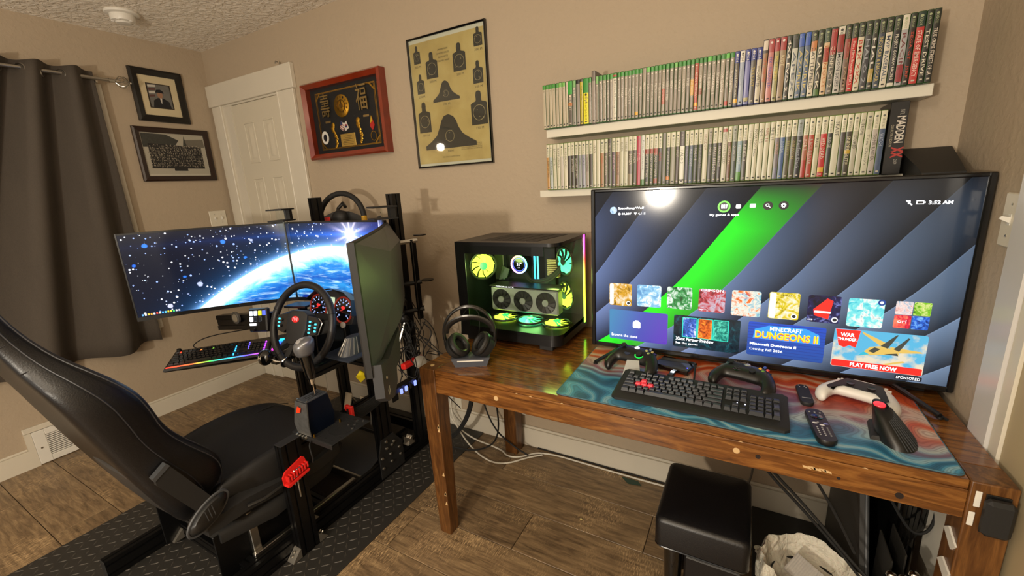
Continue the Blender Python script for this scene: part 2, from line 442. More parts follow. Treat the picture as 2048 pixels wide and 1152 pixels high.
# ------------------------------------------------------------ vent
v = thing('floor_vent', 'white slotted return air grille in the baseboard behind the racing seat', 'vent', (XL+.01, -1.155, 0))
mb = MB(); Y0, Y1 = -1.334, -.976
mb.box(XL+.002, XL+.018, Y0, Y0+.05, .004, .203, .002); mb.box(XL+.002, XL+.018, Y1-.05, Y1, .004, .203, .002)
mb.box(XL+.002, XL+.0178, Y0+.0502, Y1-.0502, .004, .04, .002); mb.box(XL+.002, XL+.0178, Y0+.0502, Y1-.0502, .168, .203, .002)
obj('grille_frame', mb, m_white, v)
obj('grille_back', MB().box(XL+.001, XL+.004, Y0+.03, Y1-.03, .02, .19), mat('dark_recess', '2a2018', .9), v)
for i in range(11):
    z = .044+i*.0115
    obj('slat', MB().box(XL+.006, XL+.017, Y0+.045, Y1-.045, z, z+.006, .001), m_white, v)
for yy in (Y0+.022, Y1-.022): obj('screw', MB().cyl((XL+.017, yy, .1), (XL+.0205, yy, .1), .005, n=10), m_steel, v)
# ------------------------------------------------------------ curtains
cr = thing('curtain_rod', 'brushed metal curtain rod with a wire cage finial above the dark curtain', 'curtain rod', (XL, -.62, 2.14))
mb = MB().cyl((XL+.095, -2.9, 2.142), (XL+.095, -.60, 2.142), .0095, n=14); obj('rod', mb, m_steel, cr)
mb = MB().cyl((XL+.095, -.60, 2.142), (XL+.095, -.575, 2.142), .013, .010, n=14)
for k in range(7):
    a = 2*pi*k/7
    mb.tube([(XL+.095+.033*sin(pi*t/8)*cos(a+t*.22), -.575+.075*t/8, 2.142+.033*sin(pi*t/8)*sin(a+t*.22)) for t in range(9)], .0028, 5)
mb.sph((XL+.095, -.497, 2.142), .007, 8, 6); obj('cage_finial', mb, m_steel, cr)
mb = MB().box(XL, XL+.006, -.672, -.648, 2.08, 2.16, .001); mb.box(XL, XL+.10, -.665, -.655, 2.12, 2.13); obj('rod_bracket', mb, m_steel, cr)
ct = thing('curtain', 'charcoal grommet curtain hanging in deep dark pleats at the left edge', 'curtain', (XL+.09, -1.1, .53))
NK = 4.6
def cpos(k, t):
    return -.662-k*(.150+.185*(1-t)), .042*sin(2*pi*(k-.42))*(1+.35*(1-t))+.012*sin(4*pi*k+1.0)*(1-t)
rows = []
for j in range(17):
    t = j/16; z = .53+1.655*t
    rows.append([(XL+.098+cpos(k/16, t)[1], cpos(k/16, t)[0], z+(.006*cos(2*pi*(k/16-.42)) if j == 16 else 0)-(.012*sin(2*pi*(k/16-.42)) if j == 0 else 0)) for k in range(int(NK*16)+1)])
o = obj('curtain_cloth', MB().grid(rows), m_curtain, ct, smooth=80)
md = o.modifiers.new('thickness', 'SOLIDIFY'); md.thickness = .003
for q in range(8):
    k = .42+.5*(q+1)-.5*0
    if k > NK-.1: break
    yc = cpos(k, .972)[0]; slope = .042*2*pi/.150*cos(2*pi*(k-.42))
    t3 = Vector((-slope, 1, 0)).normalized(); R = .024
    obj('grommet', MB().tube([Vector((XL+.096, yc, 2.138))+(t3*cos(a)+Vector((0, 0, 1))*sin(a))*R for a in [2*pi*i/20 for i in range(20)]], .0045, 6, closed=True), m_steel, ct)
mb = MB().box(XL, XL+.018, -.70, -.615, .60, 2.13, .003); struct('trim_9', mb, m_trim)
mb = MB().box(XL, XL+.018, -1.95, -.70, 2.03, 2.10, .003); struct('trim_10', mb, m_trim)
mb = MB().box(XL, XL+.03, -1.95, -.64, .58, .61, .003); struct('trim_11', mb, m_trim)
struct('window_1', MB().box(XL, XL+.006, -1.93, -.70, .61, 2.03), mat('night_window_glass', '0a0c10', .05))
# ------------------------------------------------------------ smoke detector
sd = thing('smoke_detector', 'round white smoke detector on the textured ceiling', 'smoke detector', (-3.07, -.58, H))
obj('mounting_plate', MB().lathe([(.075, 0), (.077, .006), (.074, .012), (.062, .016)], (-3.07, -.58, H), (0, 0, -1), 32), m_white, sd)
obj('detector_body', MB().lathe([(.055, .014), (.056, .034), (.052, .046), (.036, .050), (.032, .056), (.012, .058)], (-3.07, -.58, H), (0, 0, -1), 28), m_white, sd)
mb = MB()
for k in range(5):
    a = 2*pi*k/5+.4; mb.sph((-3.07+.044*cos(a), -.58+.044*sin(a), H-.047), (.010, .010, .005), 8, 6)
obj('sensor_vents', mb, m_white, sd)
# ------------------------------------------------------------ switches
sp = thing('light_switch', 'white double toggle switch plate on the left wall beside the door', 'light switch', (XL, -.118, 1.285))
obj('switch_plate', MB().box(XL, XL+.006, -.178, -.062, 1.232, 1.346, .003), m_plate, sp)
for yy in (-.143, -.097):
    mb = MB().box(XL+.005, XL+.007, yy-.005, yy+.005, 1.276, 1.302); mb.box(XL+.006, XL+.018, yy-.0035, yy+.0035, 1.284, 1.300, .001); obj('toggle', mb, m_white, sp)
    mb = MB().cyl((XL+.006, yy, 1.259), (XL+.0072, yy, 1.259), .0028, n=8); mb.cyl((XL+.006, yy, 1.319), (XL+.0072, yy, 1.319), .0028, n=8); obj('screw', mb, m_steel, sp)
sp = thing('light_switch', 'white single toggle switch plate on the right wall beside the television', 'light switch', (XR, -.40, 1.27))
obj('switch_plate', MB().box(XR-.006, XR, -.438, -.368, 1.205, 1.332, .003), m_plate, sp)
obj('toggle', MB().box(XR-.007, XR-.005, -.412, -.400, 1.257, 1.283).loft([[(XR-.006, -.411, 1.262), (XR-.006, -.401, 1.262), (XR-.006, -.401, 1.276), (XR-.006, -.411, 1.276)], [(XR-.024, -.409, 1.272), (XR-.024, -.403, 1.272), (XR-.021, -.403, 1.279), (XR-.021, -.409, 1.279)]]), m_white, sp)
mb = MB()
for zz in (1.232, 1.306): mb.cyl((XR-.006, -.406, zz), (XR-.0075, -.406, zz), .003, n=8)
obj('screw', mb, m_steel, sp)
op = thing('wall_outlet', 'white round-plugged wall outlet low on the wall under the table end', 'outlet', (-1.50, 0, .2))
obj('outlet_plate', MB().box(-1.56, -1.44, -.006, 0, .10, .26, .003), m_plate, op)
obj('plug', MB().cyl((-1.50, -.006, .205), (-1.50, -.035, .205), .026, .022, n=20), m_white, op)
# ------------------------------------------------------------ pictures
def framebox(nm, parent, O, U, V, wd, ht, fw_, dep, m):
    """mitred frame around a wd x ht rectangle; O = lower left on the wall, W points into the room"""
    U = Vector(U); V = Vector(V); W = U.cross(V); O = Vector(O)
    def P(u, v, w_): return O+U*u+V*v+W*w_
    for (a, b_) in (((0, 0), (wd, 0)), ((wd, 0), (wd, ht)), ((wd, ht), (0, ht)), ((0, ht), (0, 0))):
        cx, cy = wd/2, ht/2
        def inn(p, k=fw_): return (p[0]+(k if p[0] < cx else -k), p[1]+(k if p[1] < cy else -k))
        ia, ib = inn(a), inn(b_); ma, mb_ = inn(a, fw_*.3), inn(b_, fw_*.3)
        ring1 = [P(*a, 0), P(*a, dep*.8), P(*ma, dep), P(*ia, dep*.7), P(*ia, 0)]; ring2 = [P(*b_, 0), P(*b_, dep*.8), P(*mb_, dep), P(*ib, dep*.7), P(*ib, 0)]
        obj(nm, MB().loft([ring1, ring2]), m, parent, smooth=20)
U_, V_ = (0, -1, 0), (0, 0, 1)      # left wall: picture right is toward... the room corner (+y)
UL, VL = Vector((0, 1, 0)), Vector((0, 0, 1))
def leftpic(name, label, ya, yb, za, zb, fw_, m):
    t = thing(name, label, 'framed picture', (XL, (ya+yb)/2, za))
    framebox('frame_rail', t, (XL, ya, za), UL, VL, yb-ya, zb-za, fw_, .022, m)
    return t
m_fblk = mat('black_picture_frame', '0d0a08', .3); m_fbrn = mat('dark_brown_picture_frame', '25140d', .3)
p1 = leftpic('framed_portrait', 'black frame with cream mat and a portrait of a person in dark uniform', -.463, -.172, 1.942, 2.264, .040, m_fblk)
obj('mat_board', MB().box(XL, XL+.008, -.43, -.205, 1.975, 2.23), mat('cream_mat_board', 'cdbf9c', .8), p1)
obj('inner_border', MB().box(XL+.006, XL+.0095, -.385, -.250, 2.028, 2.180), mat('dark_border', '2c2218', .6), p1)
pm = [emat for emat in (mat('photo_backdrop', '6d6c68', .35, noise=.3, nscale=30), mat('photo_navy', '14141c', .4), mat('photo_skin', '9a745c', .5), mat('photo_white', 'c8c4ba', .5), mat('photo_red', '5c3a36', .5))]
mb = MB(); xx = XL+.0096
def lp(mi, pts, dx=0): mb.mi = mi; mb.prism(pts, (xx+dx, 0, 0), UL, VL, .0003)
lp(0, [(-.378, 2.034), (-.257, 2.034), (-.257, 2.174), (-.378, 2.174)])
for i in range(4): lp(3 if i % 2 else 4, [(-.376, 2.095+.02*i), (-.345+.004*i, 2.100+.02*i), (-.345+.004*i, 2.112+.02*i), (-.376, 2.108+.02*i)], .0002)
lp(1, [(-.366, 2.034), (-.265, 2.034), (-.272, 2.075), (-.30, 2.092), (-.334, 2.092), (-.358, 2.075)], .0004)
lp(3, [(-.322, 2.092), (-.310, 2.092), (-.315, 2.060), (-.318, 2.060)], .0007)
lp(2, [(-.318+.016*cos(a), 2.112+.021*sin(a)) for a in [2*pi*k/14 for k in range(14)]], .0008)
lp(1, [(-.342, 2.124), (-.294, 2.124), (-.297, 2.136), (-.312, 2.146), (-.334, 2.142)], .001)
obj('portrait_print', mb, pm, p1, smooth=0)
obj('picture_glass', MB().box(XL+.0125, XL+.0135, -.43, -.205, 1.975, 2.23), m_picglass, p1)
p2 = leftpic('framed_group_photo', 'wide dark brown frame with a black and white group photo of many people', -.518, -.078, 1.563, 1.906, .034, m_fbrn)
obj('photo_margin', MB().box(XL, XL+.008, -.49, -.105, 1.59, 1.88), mat('photo_margin_white', 'bdb8a8', .6), p2)
mb = MB(); xx = XL+.0082; gm = [mat('photo_sky', 'aba595', .5), mat('photo_tree', '3a3a34', .6, noise=.5, nscale=90), mat('photo_dark', '1c1a18', .6), mat('photo_face', 'a39a88', .6), mat('photo_midgrey', '6e685c', .6)]
lp(0, [(-.478, 1.61), (-.117, 1.61), (-.117, 1.87), (-.478, 1.87)])
lp(1, [(-.478, 1.78), (-.30, 1.79), (-.27, 1.83), (-.34, 1.865), (-.478, 1.868)], .0002); lp(4, [(-.25, 1.79), (-.117, 1.79), (-.117, 1.845), (-.24, 1.835)], .0002); lp(1, [(-.25, 1.79), (-.225, 1.79), (-.235, 1.86)], .0003)
lp(2, [(-.455, 1.645), (-.14, 1.645), (-.14, 1.79), (-.45, 1.805)], .0003)
for r in range(9):
    for c in range(31):
        px = -.452+c*.0102+rnd.uniform(-.004, .004)+(r % 2)*.005; pz = 1.665+r*.016+rnd.uniform(-.005, .005)
        lp(3 if rnd.random() < .7 else 4, [(px+.0026*cos(a), pz+.0034*sin(a)) for a in [2*pi*k/6 for k in range(6)]], .0006)
        if rnd.random() < .5: lp(4, [(px-.004, pz-.010), (px+.004, pz-.010), (px+.003, pz-.005), (px-.003, pz-.005)], .0005)
lp(2, [(-.33, 1.63), (-.25, 1.63), (-.25, 1.66), (-.33, 1.66)], .0008)
obj('group_print', mb, gm, p2, smooth=0)
obj('picture_glass', MB().box(XL+.0105, XL+.0115, -.49, -.105, 1.59, 1.88), m_picglass, p2)
# shadow box on the back wall: local frame u right, v up
UB, VB = Vector((1, 0, 0)), Vector((0, 0, 1))
sb = thing('shadow_box_clock', 'cherry wood shadow box with gold clock, symbols and crossed flags', 'shadow box', (-2.08, 0, 1.627))
sx0, sz0, sw, sh = -2.402, 1.626, .645, .432
m_cherry = mat('cherry_wood_gloss', '7a2810', .16, coat=.5, noise=.35, nscale=14)
framebox('frame_rail', sb, (sx0, 0, sz0), UB, VB, sw, sh, .032, .058, m_cherry)
obj('backing_board', MB().box(sx0+.02, sx0+sw-.02, -.010, -.001, sz0+.02, sz0+sh-.02), mat('black_felt', '0b0b0d', .7), sb)
def bp(mb, u, v, pts, d=0, t=.002): mb.prism([(u+p[0], v+p[1]) for p in pts], (sx0, -.010-d, sz0), UB, VB, t)
def ring(mb, u, v, r0_, r1_, d=0, n=28, e=1.0, t=.003):
    for i in range(n):
        a, b_ = 2*pi*i/n, 2*pi*(i+1)/n
        mb.prism([(u+r0_*cos(a), v+e*r0_*sin(a)), (u+r1_*cos(a), v+e*r1_*sin(a)), (u+r1_*cos(b_), v+e*r1_*sin(b_)), (u+r0_*cos(b_), v+e*r0_*sin(b_))], (sx0, -.010-d, sz0), UB, VB, t)
mb = MB()
for k, wd in ((0, .0035), (.009, .0018)):
    a, b_, c_, d_ = .075+k, .055+k*.6, sw-.075-k, sh-.055-k*.6
    for q in ((a, c_, b_, b_+wd), (a, c_, d_-wd, d_), (a, a+wd, b_, d_), (c_-wd, c_, b_, d_)): mb.box(sx0+q[0], sx0+q[1], -.0115, -.010, sz0+q[2], sz0+q[3])
for (cu_, cv_, su, sv) in ((.075, .055, 1, 1), (sw-.075, .055, -1, 1), (.075, sh-.055, 1, -1), (sw-.075, sh-.055, -1, -1)):
    for k in range(6):
        u = cu_+su*(.008+.006*k); v = cv_+sv*(.008+.006*(5-k)); mb.prism([(u+.005*cos(a), v+.005*sin(a)) for a in [2*pi*j/7 for j in range(7)]], (sx0, -.0115, sz0), UB, VB, .001)
obj('gold_border', mb, m_gold, sb, smooth=0)
Mt = lambda u, v, d=.012: fr3((sx0+u, -.010-d, sz0+v), UB, VB)
m_silver = mat('pewter_ornament', 'a88f5a', .35, metal=.8)
text('longevity_character', '\u58fd', .075, .13, Mt(.125, .235), m_silver, sb, ext=.002)
text('fortune_character', '\u798f', .085, .14, Mt(.425, .240), m_silver, sb, ext=.002)
ck = MB().lathe([(.062, 0), (.062, .004), (.058, .006)], (sx0+.292, -.010, sz0+.285), (0, -1, 0), 40)
clk = obj('clock_face', ck, m_gold, sb)
cmb = MB(); ring(cmb, .292, .285, .030, .034, .0065); ring(cmb, .292, .285, .0, .012, .0065); obj('clock_chapter_ring', cmb, mat('dark_brass', '6b4c18', .4, metal=.6), clk, smooth=0)
for k, nm in enumerate(['XII', 'I', 'II', 'III', 'IIII', 'V', 'VI', 'VII', 'VIII', 'IX', 'X', 'XI']):
    a = pi/2-k*pi/6; c_, s_ = cos(a), sin(a)
    text('clock_numeral', nm, .011, .012, fr3((sx0+.292+c_*.048-s_*.0055-c_*.006, -.0168, sz0+.285+s_*.048+c_*-.0055*-1*0-s_*.006), Vector((1, 0, 0)), Vector((0, 0, 1))), m_fblk, clk)
hb = MB(); hb.box(sx0+.2905, sx0+.2935, -.019, -.0175, sz0+.285, sz0+.32); hb.prism([(.292, .2835), (.325, .272), (.325, .274), (.292, .2865)], (sx0, -.0175, sz0), UB, VB, .001); obj('clock_hand', hb, m_fblk, clk)
mb = MB()
for u in (.135, .455): mb.box(sx0+u, sx0+u+.045, -.0115, -.010, sz0+.205, sz0+.216)
obj('small_nameplate', mb, m_silver, sb)
fm = [mat('flag_white', 'cfc8c0', .5), mat('flag_red', '8c2a26', .5), mat('flag_blue', '22305c', .5)]
mb = MB()
def fp(mi, pts, d): mb.mi = mi; bp(mb, 0, 0, pts, d, .0006)
fp(0, [(.255, .165), (.285, .145), (.300, .185), (.270, .205)], .003)
for k in range(3): fp(1, [(.256+.005*k, .168+.011*k), (.286+.005*k, .148+.011*k), (.288+.005*k, .152+.011*k), (.258+.005*k, .172+.011*k)], .004)
fp(2, [(.262, .186), (.276, .178), (.284, .196), (.270, .204)], .005)
fp(0, [(.303, .145), (.333, .160), (.318, .200), (.290, .185)], .0055)
for mi, (a0, a1) in ((1, (0, pi)), (2, (pi, 2*pi))): fp(mi, [(.312+.010*cos(a0+(a1-a0)*t/8), .173+.010*sin(a0+(a1-a0)*t/8)) for t in range(9)], .0068)
obj('crossed_flags', mb, fm, sb, smooth=0)
mb = MB()
for (u0, v0, sgn) in ((.185, .065, 1), (.395, .072, 1)):
    for k in range(26):
        t = k/25; u = u0+.018+sgn*.014*sin(t*5)*(1-t*.4)+rnd.uniform(-.006, .006); v = v0+.125*t; r = .004+.010*(t if t > .7 else .35)
        mb.sph((sx0+u, -.013, sz0+v), (r, .003, r), 7, 5)
obj('gold_relief_map', mb, m_gold, sb)
pq = obj('gold_plaque', MB().box(sx0+.250, sx0+.372, -.014, -.010, sz0+.062, sz0+.132, .001), mat('gold_plaque', 'c2a052', .35, metal=.5), sb)
mb = MB()
for k in range(6): wv = (.08, .09, .07, .085, .05, .07)[k]; mb.box(sx0+.311-wv/2, sx0+.311+wv/2, -.0146, -.0139, sz0+.072+.009*k, sz0+.074+.009*k)
obj('engraved_lines', mb, mat('engraving', '3a2c10', .6), pq)
mb = MB(); ring(mb, .118, .125, .017, .030, .003, e=1.25); o = obj('medallion_ring', mb, m_white, sb, smooth=0)
mb = MB().lathe([(.017, 0), (.015, .004)], (sx0+.118, -.012, sz0+.125), (0, -1, 0), 20, sy=1.25); obj('medallion_centre', mb, mat('medal_black', '1c1c24', .3), sb)
mb = MB(); mb.mi = 0; bp(mb, 0, 0, [(.502, .150), (.520, .128), (.538, .155), (.520, .205), (.508, .180)], .003); mb.mi = 1; bp(mb, 0, 0, [(.506, .165), (.528, .178), (.520, .206)], .0055)
obj('flame_badge', mb, [mat('badge_red', 'b02018', .4), mat('badge_yellow', 'c8a020', .4)], sb, smooth=0)
mb = MB(); ring(mb, .522, .098, .020, .0225, .003, e=1.15); obj('key_ring', mb, m_gold, sb, smooth=0)
obj('picture_glass', MB().box(sx0+.03, sx0+sw-.03, -.040, -.0385, sz0+.03, sz0+sh-.03), m_picglass, sb)
# ------------------------------------------------------------ target poster
tp = thing('target_poster', 'framed yellowed range target poster with black silhouettes on the back wall', 'poster', (-1.343, 0, 1.524))
px0, pz0, pw, ph = -1.578, 1.524, .470, .627
framebox('frame_rail', tp, (px0, 0, pz0), UB, VB, pw, ph, .009, .020, m_gloss)
obj('white_backing', MB().box(px0+.006, px0+pw-.006, -.008, -.001, pz0+.006, pz0+ph-.006), mat('poster_backing_white', 'cfcabd', .6), tp)
m_post, b, vec, x, y, z = newmat('yellowed_poster_paper')
n1 = xnoise(vec, 5, 5, .8); n2 = xnoise(vec, 16, 4)
X.nt.links.new(ramp(sat(n1*.7+n2*.3), [(.3, hexc('a98f57')), (.5, hexc('c0a66a')), (.7, hexc('ccb67e'))]), b.inputs['Base Color']); b.inputs['Roughness'].default_value = .4
xbump(b, n1+n2*.4, .5, .008)
obj('poster_paper', MB().box(px0+.012, px0+pw-.014, -.010, -.008, pz0+.022, pz0+ph-.026), m_post, tp)
def sil(kind, u, v, w_, h_):
    if kind == 'e':
        a = [(0, 0), (1, 0), (1, .62), (.93, .66), (.68, .70), (.66, .78), (.68, .86), (.64, .97), (.55, 1), (.45, 1), (.36, .97), (.32, .86), (.34, .78), (.32, .70), (.07, .66), (0, .62)]
    else:
        a = [(0, 0), (1, 0), (1, .12), (.88, .24), (.75, .40), (.68, .60), (.64, .80), (.59, .92), (.5, 1), (.41, .96), (.36, .84), (.31, .64), (.24, .40), (.12, .24), (0, .12)]
    return [(px0+u+p[0]*w_, pz0+v+p[1]*h_) for p in a]
T_ = [('e', .035, .507, .042, .082, '300 M'), ('e', .108, .428, .072, .120, '200 M'), ('e', .275, .436, .074, .122, '200 M'), ('e', .400, .524, .048, .080, '300 M'),
      ('e', .040, .366, .048, .092, '250 M'), ('e', .385, .366, .056, .098, '250 M'), ('b', .135, .314, .165, .094, '100 M'),
      ('e', .030, .178, .078, .148, '150 M'), ('e', .360, .182, .092, .152, '150 M'), ('b', .062, .090, .318, .162, '50 M')]
mb = MB(); mr = MB(); m_sil = mat('poster_black_ink', '2b2620', .45, noise=.2, nscale=20)
for kd, u, v, w_, h_, tx in T_:
    mb.prism(sil(kd, u, v, w_, h_), (0, -.0102, 0), UB, VB, .0004)
    R = min(w_, h_)*(.36 if kd == 'e' else .16); cx, cz = px0+u+w_/2, pz0+v+h_*(.36 if kd == 'e' else .36)
    for i in range(20):
        a, b_ = 2*pi*i/20, 2*pi*(i+1)/20
        mr.prism([(cx+R*cos(a), cz+R*sin(a)), (cx+R*1.07*cos(a), cz+R*1.07*sin(a)), (cx+R*1.07*cos(b_), cz+R*1.07*sin(b_)), (cx+R*cos(b_), cz+R*sin(b_))], (0, -.0107, 0), UB, VB, .0002)
    for q in range(4): qx, qz = cx+rnd.uniform(-R, R), cz+rnd.uniform(-R, R); mr.prism([(qx+.002*cos(a), qz+.002*sin(a)) for a in [2*pi*k/6 for k in range(6)]], (0, -.0107, 0), UB, VB, .0002)
    text('range_label', tx, .042, .010, fr3((px0+u+w_/2-.021, -.0103, pz0+v-.019), UB, VB), m_sil, tp, sx='fit')
obj('silhouettes', mb, m_sil, tp, smooth=0); obj('score_rings', mr, mat('poster_ring', 'a89870', .5), tp, smooth=0)
for k, (s_, w_) in enumerate((('ARMY MARKSMANSHIP', .062), ('25-METER SCALED', .078), ('SILHOUETTE', .06), ('TIMED-FIRE TARGET', .075))):
    text('poster_heading', s_, w_, .0075, fr3((px0+.218-w_/2, -.0103, pz0+.545-.017*k), UB, VB), m_sil, tp)
for k in range(4): text('poster_small_print', 'SPECIAL NOTE FOR SCORING TARGET AND ZEROING RIFLE SIGHTS'[k*3:k*3+38], .125, .005, fr3((px0+.285, -.0103, pz0+.098-.008*k), UB, VB), m_sil, tp)
text('poster_caption', 'FOR USE AT 25 METER RANGE', .11, .006, fr3((px0+.165, -.0103, pz0+.045), UB, VB), m_sil, tp)
obj('picture_glass', MB().box(px0+.006, px0+pw-.006, -.0135, -.0125, pz0+.006, pz0+ph-.006), m_glass, tp)
TZ_ = .748
# ------------------------------------------------------------ shelves and game cases
m_shelf = mat('white_laminate_shelf', 'd2cebf', .42, noise=.03, nscale=10)
s1 = obj('floating_shelf', MB().box(-.778, .437, -.112, 0, 1.598, 1.631, .0015), m_shelf); tag(s1, 'upper white floating ledge shelf full of game cases', 'shelf', 'white floating shelves')
s2 = obj('floating_shelf', MB().box(-.818, .400, -.112, 0, 1.353, 1.382, .0015), m_shelf); tag(s2, 'lower white floating ledge shelf, partly behind the television', 'shelf', 'white floating shelves')
ONES = ['', 'first', 'second', 'third', 'fourth', 'fifth', 'sixth', 'seventh', 'eighth', 'ninth', 'tenth', 'eleventh', 'twelfth', 'thirteenth', 'fourteenth', 'fifteenth', 'sixteenth', 'seventeenth', 'eighteenth', 'nineteenth']
TENS = {2: 'twenty', 3: 'thirty', 4: 'forty', 5: 'fifty', 6: 'sixty', 7: 'seventy', 8: 'eighty'}
def ordw(n):
    if n < 20: return ONES[n]
    t, u = divmod(n, 10)
    return (TENS[t][:-1]+'ieth') if u == 0 else TENS[t]+'-'+ONES[u]
CN = {}
def cmat(kind, h, rough=.33):
    return mat('case_'+kind, h, rough, coat=.15)
PLAST = {'xb1': ('translucent_green', '1f5a1c'), 'x360': ('pale_green', '6f8a45'), 'ps4': ('translucent_blue', '14266e'), 'ps2': ('clear_black', '1a1a1a'), 'xb': ('dark_green', '1d4218'), 'blk': ('black', '121212'), 'slab': ('grey', '57504a')}
HT = {'xb1': .171, 'x360': .190, 'ps4': .171, 'ps2': .190, 'xb': .190, 'blk': .171, 'slab': .192}
m_ink_w = mat('white_ink', 'dcd6c4', .5); m_ink_k = mat('black_ink', '1c1a18', .5)
INK = {}
def ink(h):
    if h not in INK: INK[h] = mat('ink_'+h, h, .5)
    return INK[h]
def case(x0, x1, zb, kind, body, cap, capf, title, tcol, label, group, blocks=(), lo=.12, hi=.9, logo='dddddd', dz=0, wt=0):
    h = HT[kind]+dz; yb = -.003; yf = -.128-rnd.uniform(0, .003); ww = x1-x0; g = .0004
    pn, ph_ = PLAST[kind]
    t = thing('game_case', label, 'game case', ((x0+x1)/2, -.06, zb), group=group)
    obj('case_shell', MB().box(x0+g, x1-g, yf, yb, zb, zb+h, .0016), mat('case_plastic_'+pn, ph_, .3, coat=.2), t)
    zi0, zi1 = zb+.003, zb+h-.0025; m_ = .0012
    def strip(nm, za, zc, hx, proud=.0006, mx=m_):
        # gently rounded printed spine
        n = 5; rows = []
        for j in (za, zc): rows.append([(x0+mx+(ww-2*mx)*i/n, yf-proud-.0007*sin(pi*i/n), j) for i in range(n+1)])
        return obj(nm, MB().grid(rows), cmat(nm+hx, hx), t, smooth=60)
    zc = zi1-capf*h
    if cap: strip('cap_band', zc, zi1, cap)
    strip('cover_insert', zi0, zc if cap else zi1, body)
    for (a, b_, hx) in blocks: strip('cover_panel', zi0+a*(zi1-zi0), zi0+b_*(zi1-zi0), hx, .0010, .0014)
    if cap and logo:
        mb = MB(); zz = zc+(zi1-zc)*.74; r = ww*.2; mb.prism([((x0+x1)/2+r*cos(a), zz+r*sin(a)) for a in [2*pi*k/10 for k in range(10)]], (0, yf-.0014, 0), UB, VB, .0002)
        if kind in ('x360', 'xb', 'ps4', 'ps2'): obj('platform_mark', mb, ink(logo), t, smooth=0)
    if cap and kind in ('x360', 'ps4', 'xb'):
        s_ = {'x360': 'XBOX 360', 'ps4': 'PS4', 'xb': 'XBOX'}[kind]; L_ = (zi1-zc)*.55
        text('platform_lettering', s_, L_, ww*.38, fr3(((x0+x1)/2-ww*.19, yf-.0015, zc+(zi1-zc)*.62), (0, 0, -1), (1, 0, 0)), ink(logo), t, res=1)
    if kind == 'xb1' and cap:
        mb = MB(); zz = zc-.007; r = ww*.2; mb.prism([((x0+x1)/2+r*cos(a), zz+r*sin(a)) for a in [2*pi*k/10 for k in range(10)]], (0, yf-.0014, 0), UB, VB, .0002); obj('platform_mark', mb, ink(tcol if tcol != '1c1a18' else 'b8b0a0'), t, smooth=0)
        text('platform_lettering', 'XBOX ONE', .022, ww*.3, fr3(((x0+x1)/2-ww*.15, yf-.0015, zc-.012), (0, 0, -1), (1, 0, 0)), ink('b8b0a0'), t, res=1)
    if title:
        top = (zc if cap else zi1); L_ = top-zi0; za = top-L_*(1-hi); zl = L_*(hi-lo)
        if kind != 'xb': zl = min(zl, len(title)*ww*.52*.85)
        text('spine_title', title, zl, ww*.52, fr3(((x0+x1)/2-ww*.26, yf-.0016, za), (0, 0, -1), (1, 0, 0)), ink(tcol), t, res=1, wt=wt)
    # publisher mark at the foot
    mb = MB().box(x0+ww*.3, x0+ww*.7, yf-.0014, yf-.0012, zi0+.006, zi0+.010)
    obj('publisher_mark', mb, ink('1c1a18' if sum(int(body[i:i+2], 16) for i in (0, 2, 4)) > 330 else 'b8b0a0'), t)
    return t
# upper shelf: (kind, body, cap, capfrac, title, title colour, colour words, extras)
GR = ['8d8376', '857b6f', '978c7c', '7f766b', '8a8175']
up = []
def A(*a, **k): up.append((a, k))
for i in range(7): A('xb1', ['b0a58e', 'aba08a', 'b5aa92'][i % 3], '3d8a32' if i < 5 else '6fae52', .09, '', '9a907c', 'sand grey')
A('xb1', 'b5ab94', None, 0, '', '8a8070', 'capless sand grey')
A('xb1', '5b5247', '2f9a34', .28, 'SUNSET', 'd8cdb0', 'tall green capped', blocks=((.45, .52, 'b06a30'),))
A('xb1', '8d8a80', '79aa6a', .14, 'ORI', 'd8cdb8', 'pale green capped grey')
A('blk', '8c847a', '1c1814', .08, '', '8a8070', 'black capped grey', logo=None)
A('blk', 'b3a520', '3a2f28', .05, 'Cyberpunk', '3a3418', 'narrow yellow', logo=None)
A('xb1', 'e0d80c', '2c8a2c', .30, 'Cyberpunk', '2a2808', 'wide bright yellow')
A('xb1', '8a8072', '3c8a38', .10, 'DARK SOULS', '5e5446', 'grey')
A('slab', '8f857a', '6b6258', .18, '', '6b6258', 'tall grey slab-like', logo=None)
for i, (tt, cp) in enumerate((('', '7fb06a'), ('DOOM', '3c8c34'), ('DOOM', '3c8c34'), ('OVERWATCH', '3c8c34'), ('', '3c8c34'))): A('xb1', GR[i], cp, .10 if i else .15, tt, 'd8cfbc', 'grey white-lettered' if tt else 'plain grey', lo=.35, hi=.75)
A('xb1', 'cfc8b8', '3a8a32', .10, 'Forza Motorsport', '6a6258', 'white spined', blocks=((.93, .97, 'a84038'),))
for i, tt in enumerate(['FORZA', 'FORZA', 'DEAD RISING', 'FALLOUT 4', 'GEARS 5', 'grand theft auto', 'HALO 5', 'HALO', 'HALO WARS', 'JUST CAUSE 4', 'METRO', 'OUTER WORLDS', 'MASS EFFECT', 'NEED FOR SPEED', 'PREY', 'QUAKE', 'RAGE 2', 'CONTROL', 'RYSE', 'GOLD EDITION']):
    ex = {5: ((.05, .12, 'd8a020'),), 12: ((.2, .52, 'b05a48'),), 19: ((.3, .62, 'd0a050'),)}.get(i, ())
    A('xb1', GR[i % 5], {8: '62b04a', 15: '72b658', 7: None}.get(i, ['2f8228', '358a2e'][i % 2]), .09, tt, 'dcd4c4', ['grey', 'warm grey', 'dark grey'][i % 3]+' green capped', blocks=ex, lo=.3, hi=.72)
A('xb1', 'a8402e', '357f2c', .08, 'RED DEAD REDEMPTION II', 'dccdb8', 'brick red green capped', blocks=((.08, .15, 'd8a020'),), lo=.28, hi=.8)
